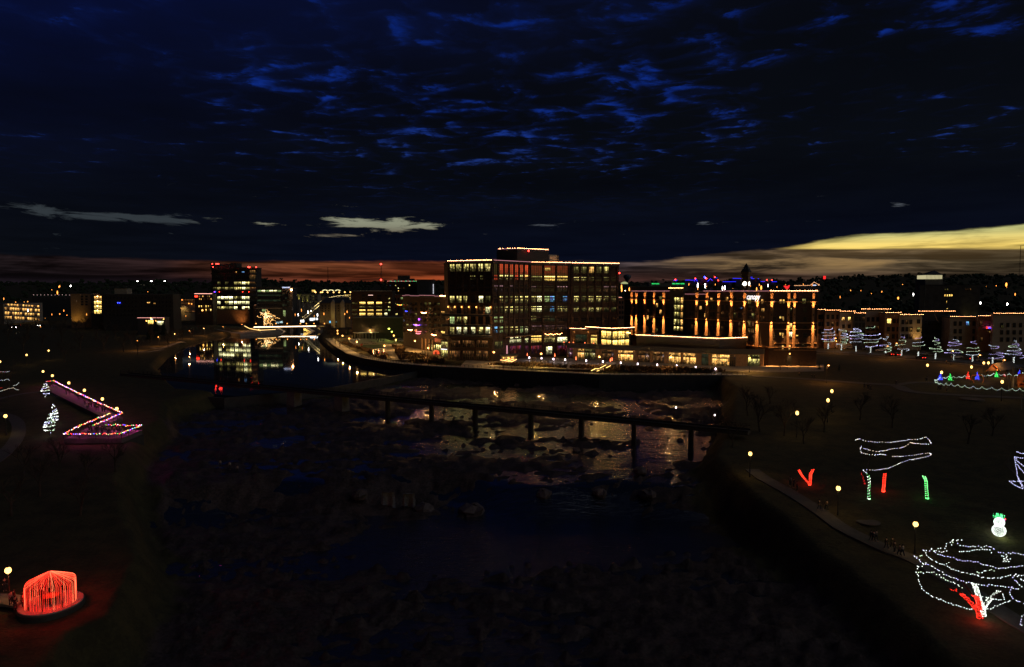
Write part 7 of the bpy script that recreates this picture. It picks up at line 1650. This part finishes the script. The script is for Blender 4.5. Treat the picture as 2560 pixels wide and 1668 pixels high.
# ------------------------------------------------------------------ cars
def car_proto():
    t = thing('parked_car', 'x', 'car'); prof = [(-2.2,.35),(-2.25,.75),(-2.1,.95),(-1.2,1.05),(-.7,1.42),(1.0,1.45),(1.7,1.05),(2.15,.95),(2.25,.7),(2.2,.35)]
    mb = MB(); n = len(prof)
    for y_, k in ((-.88,1),(-.80,.0),(.80,.0),(.88,1)): pass
    rows_ = [(-.86,1.0),(-.60,1.03),(.60,1.03),(.86,1.0)]
    for y_, k in rows_:
        for (x, z) in prof: mb.v.append((x*(1 if k > 1 else .985), y_*(.82 if z > 1.2 else 1), z))
    for r_ in range(3):
        for i in range(n-1): mb.f.append((r_*n+i, r_*n+i+1, (r_+1)*n+i+1, (r_+1)*n+i))
    mb.f += [tuple(range(n)), tuple(range(3*n, 4*n))[::-1]]; b = mb.build('body', M_char, t, local=True)
    bm_ = bmesh.new(); bm_.from_mesh(b.data); bmesh.ops.recalc_face_normals(bm_, faces=bm_.faces[:]); bm_.to_mesh(b.data); bm_.free()
    b.material_slots[0].link = 'OBJECT'
    gl = mat('car_glass', (.01,.012,.015), .1)
    for y_ in (-.80, .80): mb = MB(); s_ = 1 if y_ > 0 else -1; mb.v = [(-1.05,y_*1.03+.03*s_,1.06),(1.45,y_*1.03+.03*s_,1.06),(.95,y_*.9+.03*s_,1.38),(-.68,y_*.9+.03*s_,1.38)]; mb.f = [(0,1,2,3) if s_ < 0 else (3,2,1,0)]; mb.build('side_window', gl, t, local=True)
    mb = MB(); mb.v = [(-1.22,-.66,1.08),(-1.22,.66,1.08),(-.74,.58,1.41),(-.74,-.58,1.41)]; mb.f = [(0,3,2,1)]; mb.build('windscreen', gl, t, local=True)
    mb = MB(); mb.v = [(1.68,-.66,1.09),(1.68,.66,1.09),(1.06,.58,1.42),(1.06,-.58,1.42)]; mb.f = [(0,1,2,3)]; mb.build('rear_window', gl, t, local=True)
    for x in (-1.4, 1.4):
        for y_ in (-.8, .8): MB().tube([(x,y_-.12,.33),(x,y_+.12,.33)], .33, 10).build('wheel', mat('tyre', (.02,.02,.02), .9), t, local=True)
    hl = mat('lamp_lens', (.5,.5,.5), .3)
    for y_ in (-.62, .62):
        MB().box(-2.22,y_,.74,.08,.34,.14).build('headlight', hl, t, local=True); o = MB().box(2.23,y_,.82,.08,.32,.14).build('taillight', mat('red_lens', (.3,.01,.01), .4), t, local=True)
    return t
CAR = car_proto(); paints = {'white':(.7,.7,.68),'black':(.015,.015,.015),'silver':(.35,.35,.36),'dark red':(.16,.02,.02),'grey':(.1,.1,.11),'blue':(.03,.05,.14)}
def car(u, v, rz, col, label, lights=None, group='cars by the riverside square', z=.1, s=1.0):
    p = G(u, v); o = inst(CAR, (p.x, p.y, p.z+z), rz, s, label); o['group'] = group
    for c in o.children:
        if c.name.startswith('body'): c.material_slots[0].material = mat(col.replace(' ','_')+'_car_paint', paints[col], .3, .05)
        if lights and c.name.startswith(lights):
            c.data = c.data.copy(); c.data.materials[0] = E_r if lights == 'taillight' else E_head
    return o
for (x, y, col, l) in ((1030,590,'black','black car at the back of the row beside the apartments'),(1175,610,'grey','grey car with lit dashboard under the pair of lamps'),(1240,640,'silver','silver car second from the back of the row'),(1355,655,'white','white roofed car beside the dark red one'),(1395,680,'dark red','dark red car in the middle of the row'),(1470,690,'white','white car under the lamp in front of the apartments'),(1600,725,'black','black car with pale roof near the bar entrance'),(1660,730,'silver','silver car parked nose to the bar entrance'),(1745,740,'grey','grey car at the front end of the row')):
    car(860+x*.1176, 780+y*.1176, .5+pr.uniform(-.2,.2), col, l)
for (x, y, col, l, li) in ((290,1205,'white','white car parked behind the first strung trees',None),(345,1205,'white','white car parked behind the second strung tree',None),(405,1212,'silver','silver car parked between the second and third strung trees',None),(575,1225,'grey','grey car parked left of the fourth strung tree',None),(702,1238,'white','white hatchback parked beside the fourth strung tree',None),(850,1282,'black','black car driving away with bright tail lights by the sixth tree','taillight'),(790,1278,'dark red','dark red car following with tail lights on','taillight'),
        (1110,1272,'silver','silver car parked behind the seventh strung tree',None),(1090,1312,'black','dark car on the road with both tail lights glowing','taillight'),(1185,1280,'grey','grey car parked between seventh and eighth trees',None),(1443,1305,'white','pale van parked right of the ninth strung tree',None),(1545,1320,'black','dark car with red tail lights left of the tenth tree','taillight'),(1500,1300,'grey','grey car parked behind the ninth and tenth trees',None),(1842,1330,'white','white car parked right of the eleventh tree',None),(1690,1335,'grey','grey car parked between tenth and eleventh trees',None),(120,1180,'dark red','dark red car turning beside the hotel end','taillight'),(165,1180,'white','white car at the road end near the hotel',None)):
    u, v = z5(x, y); car(u, v, -1.45 if li else -.2+pr.uniform(-.15,.15), col, l, li, 'cars on the west road')
for (u, v, l, li, col) in ((40,817.5,'car with red tail lights on the eastern road, last one','taillight','black'),(103,817,'car with bright headlights on the eastern road','headlight','black'),(245,816,'car with tail lights on the eastern road below the stair tower','taillight','black'),(266,816,'car with white headlights on the eastern road','headlight','silver'),(31,817.5,'dark car on the eastern road','taillight','black')):
    car(u, v, 1.4 if li == 'taillight' else 1.7, col, l, li, 'cars on the eastern road', s=1.5)
# ------------------------------------------------------------------ square: pergola, kiosk, tables, swing shelter, tent
q7 = lambda x, y: (860+x*.1176, 780+y*.1176)
pg = thing('pergola', 'flat roofed white pergola on slim posts at the riverside square', 'pergola', tuple(G(*q7(540,600))))
a = GH(*q7(330,462), 3.6); b = GH(*q7(730,458), 3.6); bh = 3.6
aa, bb_ = G(*q7(340,590)), G(*q7(730,570)); dv_ = (bb_-aa); dv_.z = 0; nn = Vector((-dv_.y, dv_.x, 0)).normalized()
MB().obox(aa + Vector((-1,0,3.9)), dv_ + Vector((2,0,0)), nn*7, (0,0,.3)).build('roof', M_white, pg)
for k in range(7):
    for j in (0.2, 6.6): c = aa + dv_*k/6 + nn*j; MB().beam(c, c + Vector((0,0,3.9)), .14).build('post', M_white, pg)
for k in range(5): c = aa + dv_*(k+.5)/5 + nn*3; MB().box(c.x, c.y, c.z+.4, 1.4, .5, .1).beam(c+Vector((-.5,0,0)), c+Vector((-.5,0,.4)), .08).beam(c+Vector((.5,0,0)), c+Vector((.5,0,.4)), .08).build('bench', M_bark, pg)
c = aa + dv_*.12 + nn*3; spotl('pergola_light', c + Vector((0,0,3.6)), c, 500, (1,.75,.5), 120, parent=pg)
bulbs('string_light', [GH(*q7(180,425), 4.6), GH(*q7(240,440), 4.4), GH(*q7(310,465), 4.2)], .5, .09, [E_coolW, GS], pg)
for k, (x, y) in enumerate(((585,600),(635,615),(685,640),(735,640),(785,655),(835,665),(720,685))):
    p = G(*q7(x, y)); t = thing('patio_umbrella', 'closed dark patio umbrella on the lamp lit square', 'umbrella', tuple(p), 'closed umbrellas on the square'); MB().tube([p, p+Vector((0,0,2.7))], .04, 5).build('pole', M_steel, t); MB().lathe(p, [(.12,1.0),(.34,1.3),(.26,2.0),(.05,2.65)], 7).build('folded_canopy', M_char, t)
for k, (x, y) in enumerate(((410,685),(480,685),(645,680),(560,640),(620,650))):
    p = G(*q7(x, y)); t = thing('bench', 'low dark bench at the edge of the green lawn terrace', 'bench', tuple(p), 'benches of the square'); MB().box(p.x, p.y, p.z+.45, 2.0, .6, .12).build('seat', M_bark, t)
    for s_ in (-.8,.8): MB().box(p.x+s_, p.y, p.z+.2, .12, .5, .4).build('leg', M_steel, t)
p = G(*q7(370,725)); t = thing('lounge_chair', 'orange red lounge chair on the green lawn terrace', 'chair', tuple(p)); MB().box(p.x, p.y, p.z+.4, 1.2, .7, .15).build('seat', mat('orange_plastic', (.5,.07,.02), .5), t); MB().obox((p.x-.6,p.y+.2,p.z+.4), (1.2,0,0), (0,.12,0), (0,.3,.8)).build('backrest', mat('orange_plastic'), t); MB().box(p.x,p.y,p.z+.17,1.0,.5,.3).build('base', M_steel, t)
# swing shelter with red posts
sh = thing('swing_shelter', 'small riverside shelter with pale roof and three glowing red posts', 'shelter', tuple(G(*q7(730,960))))
c0 = G(*q7(640,960)); c1_ = G(*q7(860,935)); dd = c1_-c0; dd.z = 0; MB().obox(c0 + Vector((-.5,0,3.3)), dd+Vector((1,0,0)), (0,3.5,0), (0,0,.25)).build('roof', M_white, sh)
for k in range(3):
    c = c0 + dd*k/2 + Vector((0,3.0,0)); MB().beam(c, c+Vector((0,0,3.3)), .16).build('post', M_white, sh); c2_ = c0 + dd*k/2; MB().beam(c2_, c2_+Vector((0,0,3.3)), .12).build('post', M_white, sh)
    bulbs('red_light', [c2_ + Vector((-.3,-.1,1.7)), c2_ + Vector((-.3,-.1,3.1))], .35, .13, [emit('rose_lamp_glow', (1,.2,.12), 4), E_warm], sh)
MB().obox(c0 + Vector((.6,.8,.45)), dd*.5, (0,.6,0), (0,0,.1)).build('swing_seat', M_bark, sh)
MB().obox(c0 + Vector((-3.4,.2,-.3)), (3.6,0,1.2), (0,1.2,0), (0,0,.15)).build('ramp', M_conc, sh); spotl('shelter_light', c0 + dd*.5 + Vector((0,.5,3.1)), c0 + dd*.5, 450, (1,.7,.35), 130, parent=sh)
# orange tent, kiosk, steps, fire pits, handrail steps
p = P(*q7(1960,895), .1); tn = thing('tent', 'small glowing orange tent beside the glass vestibule', 'tent', tuple(p)); MB().lathe(p, [(1.5,0),(1.5,1.0),(1.1,1.5),(.3,1.9),(.02,2.0)], 8).build('canvas', emit('orange_tent_glow', (1,.10,.03), .9), tn); MB().box(p.x, p.y-1.47, p.z+.6, .8, .05, 1.2).build('door', mat('red_awning'), tn)
k0 = P(1262,909,.1); ks_ = thing('kiosk', 'small kiosk with glowing golden roof edge lines on the promenade', 'kiosk', tuple(k0)); a, b = P(1254,908,.1), P(1291,906,.1); L_ = b-a
MB().obox(a, L_, (0,5,0), (0,0,2.9)).build('wall', M_beige, ks_); MB().obox(a+Vector((-.8,-1.2,3.0)), L_+Vector((1.6,0,.0)), (0,7,0), (0,0,.25)).build('roof', M_char, ks_)
mb = MB(); g_ = emit('kiosk_led_glow', (1,.45,.14), 3.6)
for (x0,y0_,x1,y1_) in ((1082,478,1300,512),(1300,512,1395,465),(1150,490,1270,452),(1215,500,1345,462),(1090,480,1180,492)):
    A, B = P(*r1_(x0,y0_+60), 3.4), P(*r1_(x1,y1_+60), 3.4); mb.beam(A, B, .16)
mb.build('led_line', g_, ks_); f = Face(a[:2], b[:2])
for j in range(3): f.win(ks_, .5+j*1.9, 2.0+j*1.9, .9, 2.6, AMB, 1, 1)
spotl('kiosk_light', (a+L_*.5) + Vector((0,-2,2.8)), (a+L_*.5) + Vector((0,-2.5,0)), 650, (1,.55,.2), 140, parent=ks_)
st_ = thing('golden_steps', 'broad golden lit steps between plaza and promenade', 'steps', tuple(P(1337,912,0)))
for k in range(5):
    A, B = P(1318-k*.6,918-k*2.3,.15), P(1349+k*.2,918-k*2.3,.15); MB().obox((A.x, A.y, .05), (B.x-A.x,0,0), (0,1.9,0), (0,0,.16+k*.14)).build('step', mat('polished_stone', (.42,.34,.22), .25, .2), st_)
for u in (1322, 1346): l = bpy.data.lights.new('step_light', 'POINT'); l.energy = 420; l.color = (1,.62,.13); l.shadow_soft_size = .3; o = bpy.data.objects.new('step_light', l); COL.objects.link(o); o.parent = st_; o.location = P(u,911,1.6) - ORI[st_.name]
hr = thing('handrail_steps', 'flight of steps with glowing golden handrails down to the promenade', 'steps', tuple(P(1505,925,0)))
for k in range(8):
    A, B = P(1480+k*5,926-k*2.3,.15), P(1505+k*5,926-k*2.3,.15); MB().obox((A.x, A.y, .05), (B.x-A.x,0,0), (0,1.3,0), (0,0,.14+k*.1)).build('step', M_conc, hr)
mb = MB(); hl_ = emit('handrail_led_glow', (1,.60,.16), 3)
for (x0,y0_,x1,y1_) in ((580,945,660,905),(660,905,730,905),(745,895,855,838),(860,890,950,845),(680,955,760,925)): mb.beam(P(*r2(x0,y0_),1.0), P(*r2(x1,y1_),1.3), .14)
mb.build('led_handrail', hl_, hr)
for (x,y_) in ((600,930),(750,895),(860,845),(870,890)): A = P(*r2(x,y_),1.0); MB().beam((A.x,A.y,.1), A, .06).build('post', M_steel, hr)
for u, v in ((1490,922),(1512,916)): l = bpy.data.lights.new('handrail_light', 'POINT'); l.energy = 160; l.color = (1,.6,.15); l.shadow_soft_size = .3; o = bpy.data.objects.new('handrail_light', l); COL.objects.link(o); o.parent = hr; o.location = P(u,v,1.5) - ORI[hr.name]
FO = emit('patio_flame_glow', (1,.16,.05), 4)
for k, (u, v, l) in enumerate(((1318,887,'flame heater left of the plaza guests'),(1387,889,'flame heater right of the lit doorway'),(1440,897,'tall flame heater by the pavilion pier'),(1530,899,'flame fire pit before the middle shopfront'),(1526,901,'lower flame of the fire pit before the middle shopfront'))):
    p = GH(u, v, 1.4); p.z = .1; t = thing('patio_heater', l, 'patio heater', tuple(p), 'flame heaters on the plaza'); MB().lathe(p, [(.3,0),(.25,.7),(.12,.75)], 8).build('base', M_steel, t); MB().lathe(p, [(.16,.76),(.22,1.2),(.10,1.9),(.02,2.3)], 7).build('flame', FO, t)
for k, (x, y) in enumerate(((58,432),(155,425),(232,442),(448,408),(608,458),(778,465))):
    s_, zz = FP.sz(*r2(x, y)); q = FP.w(s_, 5.3, -1.0); t = thing('fire_bowl', 'small red glowing fire bowl on the roof terrace', 'fire bowl', tuple(q), 'fire bowls on the roof terrace'); MB().lathe(q, [(.35,0),(.45,1.5),(.4,1.6)], 8).build('bowl', M_conc, t); MB().octa(q+Vector((0,0,1.9)), .26).build('flame', FO, t)
# ------------------------------------------------------------------ playground
r4 = Zc(2260, 840, .12898)
fr = thing('playground_fence', 'playground fence draped with scallops of white lights', 'fence', tuple(G(2400, 975)))
def scal(xy, zt=1.3, sag=.75):
    tops = []
    for (x, y) in xy: u, v = r4(x, y); tops.append(GH(u, v, zt) + Vector((0,0,zt)))
    pts = []
    for a, b in zip(tops, tops[1:]):
        MB().beam(a-Vector((0,0,zt)), a, .08).build('post', M_steel, fr); MB().beam(a-Vector((0,0,.1)), b-Vector((0,0,.1)), .04).beam(a-Vector((0,0,1.1)), b-Vector((0,0,1.1)), .04).build('rail', M_steel, fr)
        for k in range(8): q = k/8; pts.append(a.lerp(b, q) - Vector((0,.05,sag*4*q*(1-q))))
    bulbs('light_string', pts, .30, .06, [GS, GS2, GS2], fr, .02)
scal([(590,850),(640,880),(720,905),(815,912),(910,920),(1040,940),(1175,955),(1345,970),(1510,985),(1700,995),(1890,1010),(2100,1018),(2240,1015),(2400,1030)])
scal([(590,850),(700,800),(765,800),(860,780),(960,785),(1060,790),(1180,772),(1290,768)], 1.3, .5); scal([(1500,752),(1620,760),(1740,722),(1830,735),(1930,745),(2040,728),(2170,760),(2300,708),(2400,715)], 1.3, .5)
slab('playground_turf', [G(*r4(x,y)) for x,y in ((640,870),(1000,935),(1500,975),(2330,1010),(2500,960),(2330,860),(1500,830),(900,850))], -.5, .10, mat('green_turf')) if False else None
for (x, y, h, w, m, l) in ((700,860,2.3,1.1,E_b,'deep blue wire tree at the fence tip'),(890,865,2.3,1.0,E_g,'green wire tree second from the fence tip'),(1238,840,2.6,.9,E_r,'red wire figure between green tree and swing'),(1415,845,2.6,1.0,E_b,'deep blue wire tree inside the orange swing frame'),(1790,800,1.9,.9,E_g,'green wire tree in front of the pavilion'),(1945,785,.9,.5,emit('faint_red_glow',(1,.02,.02),2),'small dim red wire ornament right of the pavilion tree'),(2230,785,2.4,.8,E_b,'tall blue wire figure at the western fence')):
    p = G(*r4(x, y+10)); t = thing('wire_tree', l, 'light figure', tuple(p), 'coloured wire figures at the playground fence'); mb = MB(); q_ = []
    for i in range(64): s_ = i/63; rr = w*(1-s_)*(.75+.25*math.cos(i*.9)); q_.append(p + Vector((rr*math.cos(i*.62), rr*.5*math.sin(i*.62), .25 + h*s_)))
    MB().tube([p, p+Vector((0,0,h))], .04, 5).build('stem', M_steel, t); bulbs('lights', q_, .22, .058, m, t, .03)
orng = mat('orange_paint', (.75,.20,.04), .4)
p = G(*r4(1420,915)); t = thing('swing', 'orange arched swing frame in the playground', 'swing', tuple(p)); Y_ = p.y
MB().tube([D(*r4(x,y), Y_) for x,y in ((1320,765),(1420,758),(1510,765))], .10, 7).build('top_bar', orng, t)
for leg in (((1320,765),(1308,810),(1318,855),(1355,885),(1352,925)),((1510,765),(1535,800),(1545,840),(1535,880),(1520,920))): MB().tube([D(*r4(*q), Y_) for q in leg], .09, 7).build('leg', orng, t)
spotl('swing_light', p + Vector((0,-5,4)), p + Vector((0,0,1)), 500, (1,.6,.25), 100, parent=t)
p = G(*r4(1730,800)); pvn = thing('pavilion', 'open playground pavilion with lit gable and long dark roof', 'pavilion', tuple(p)); Y_ = p.y
ap, e1, e2 = D(*r4(1722,548), Y_), D(*r4(1590,675), Y_), D(*r4(1865,690), Y_); e2.z = e1.z = (e1.z+e2.z)/2; bk = Vector((13, 9, 0))
mb = MB(); mb.v = [tuple(q) for q in (ap, e1, e2, ap+bk, e1+bk, e2+bk)]; mb.f = [(0,1,4,3),(0,3,5,2)]; o = mb.build('roof', M_char, pvn); sm_ = o.modifiers.new('t', 'SOLIDIFY'); sm_.thickness = .25
mb = MB(); o_ = Vector((0,-.15,0)); mb.beam(ap+o_, e1+o_, .22); mb.beam(ap+o_, e2+o_, .22); mb.build('gable_trim', orng, pvn)
mb = MB(); k_ = Vector((0,.5,0)); mb.v = [tuple(ap+k_-Vector((0,0,.5))), tuple(e1+k_+Vector((.6,0,.1))), tuple(e2+k_+Vector((-.6,0,.1)))]; mb.f = [(0,1,2)]; mb.build('gable_panel', mat('cedar_boards', (.30,.12,.05), .7), pvn)
spotl('gable_light', ap + Vector((.9,-1.6,-1.6)), ap + Vector((.3,.5,-1.0)), 300, (1,.45,.15), 110, parent=pvn)
MB().octa(ap + Vector((1.4,-.3,-2.0)), .2).build('gable_lamp', E_lampO, pvn)
for q in (e1+Vector((.5,.3,0)), e2+Vector((-.5,.3,0)), e1+bk+Vector((.5,-.3,0)), e2+bk+Vector((-.5,-.3,0)), e1+bk*.5+Vector((.5,0,0)), e2+bk*.5+Vector((-.5,0,0))): MB().beam((q.x,q.y,p.z), q, .28).build('post', M_bark, pvn)
p = G(*r4(2280,1000)); t = thing('tube_slide', 'orange tube slide at the western end of the playground', 'slide', tuple(p)); c = D(*r4(2280,965), p.y)
MB().tube([c + Vector((1.0*math.cos(a), 0, .95*math.sin(a))) for a in np.linspace(0, 6.28, 18)], .16, 7, False).build('tube_mouth', orng, t); MB().tube([c+Vector((0,.2,0)), c+Vector((.6,1.5,.5)), c+Vector((1.4,2.6,1.6)), c+Vector((2.2,3.2,3.0))], .9, 12, False).build('tube', orng, t)
MB().tube([c+Vector((2.2,3.2,-1)), c+Vector((2.2,3.2,4.2))], .12, 6).build('tower_post', M_steel, t); spotl('slide_light', c + Vector((-3,-4,3)), c, 450, (1,.6,.25), 90, parent=t)
for (x, yb, yt, w) in ((2105,990,600,.30),(1980,960,700,.16),(2030,1060,760,.16),(2262,1440,1130,.16)):
    p = G(*r4(x, yb)); h = D(*r4(x, yt), p.y).z; t = thing('pale_post', 'tall pale post standing in the playground' if w < .2 else 'thickest pale flag post beside the pavilion', 'post', tuple(p), 'pale posts of the playground'); MB().tube([p, (p.x, p.y, h)], w, 7).build('shaft', M_beige, t)
# roof awning shelter and lit kerb at the right edge
for (u, v, r_, h) in ((2430,1000,3,.3),(2170,1305,1.7,.05)): p = G(u, v) ; t = MB().lathe(p, [(r_,0),(r_,h),(r_-.3,h+.05)], 24).build('round_planter', mat('park_path'), None); tag(t, 'round stone ring in the lawn beyond the playground' if u > 2300 else 'faint round stone ring on the dark slope', 'planter')
# ------------------------------------------------------------------ boulders and falls
for k, (u, v, s_, l) in enumerate(((1180,1285,4.2,'large boulder in the lower pool, left of the golden ripples'),(1240,1275,3.0,'boulder right behind the largest one in the lower pool'),(1060,1280,3.4,'rounded boulder in the dark left part of the lower pool'),(1360,1240,2.6,'boulder beside the main waterfall'),(1500,1235,2.2,'boulder between the two thin falls'),(1620,1240,2.6,'boulder right of the thin falls'),(900,1240,2.6,'boulder at the left rim of the falls'),(1440,1128,1.4,'dark rock around the foot of the first bridge pier'),(1425,1105,1.6,'dark rock upstream of the first bridge pier'),(1700,1102,1.3,'rounded rock in the golden water right of the second pier'),(1600,1180,2.2,'flat rock at the edge of the golden water'))):
    z = -11 if v > 1250 else -8 if v > 1200 else -5.9; p = P(u, v, z); o = rock((p.x, p.y, z), s_*.62, k).build('boulder', M_rock, None); tag(o, l, 'boulder', 'boulders in the falls')
foam = mat('white_water', (.55,.62,.70), .5, .35, 2.5, .5, 5)
for k, (u0, u1, v0, v1, l) in enumerate(((1460,1485,1200,1238,'thin waterfall left of the middle'),(1563,1592,1200,1240,'wider waterfall below the second bridge pier'),(955,985,1235,1262,'small fall at the left rim'),(1008,1035,1238,1262,'small twin fall near the left rim'))):
    a, b = P(u0, v0, -6.9), P(u1, v0, -6.9); a2, b2 = P(u0-3, v1+12, -10.9), P(u1+4, v1+12, -10.9); mb = MB(); N = 8
    for i in range(N+1):
        q = i/N; tz = q**1.7
        for j in range(7): w_ = j/6; A = a.lerp(a2, q); B = b.lerp(b2, q); c = A.lerp(B, w_); mb.v.append((c.x + rng.normal(0,.05), c.y - .3*math.sin(w_*9)*q, -6.6 + (-10.95+6.6)*tz))
    for i in range(N):
        for j in range(6): o_ = i*7+j; mb.f.append((o_, o_+7, o_+8, o_+1))
    o = mb.build('waterfall', foam, None, kind='structure')
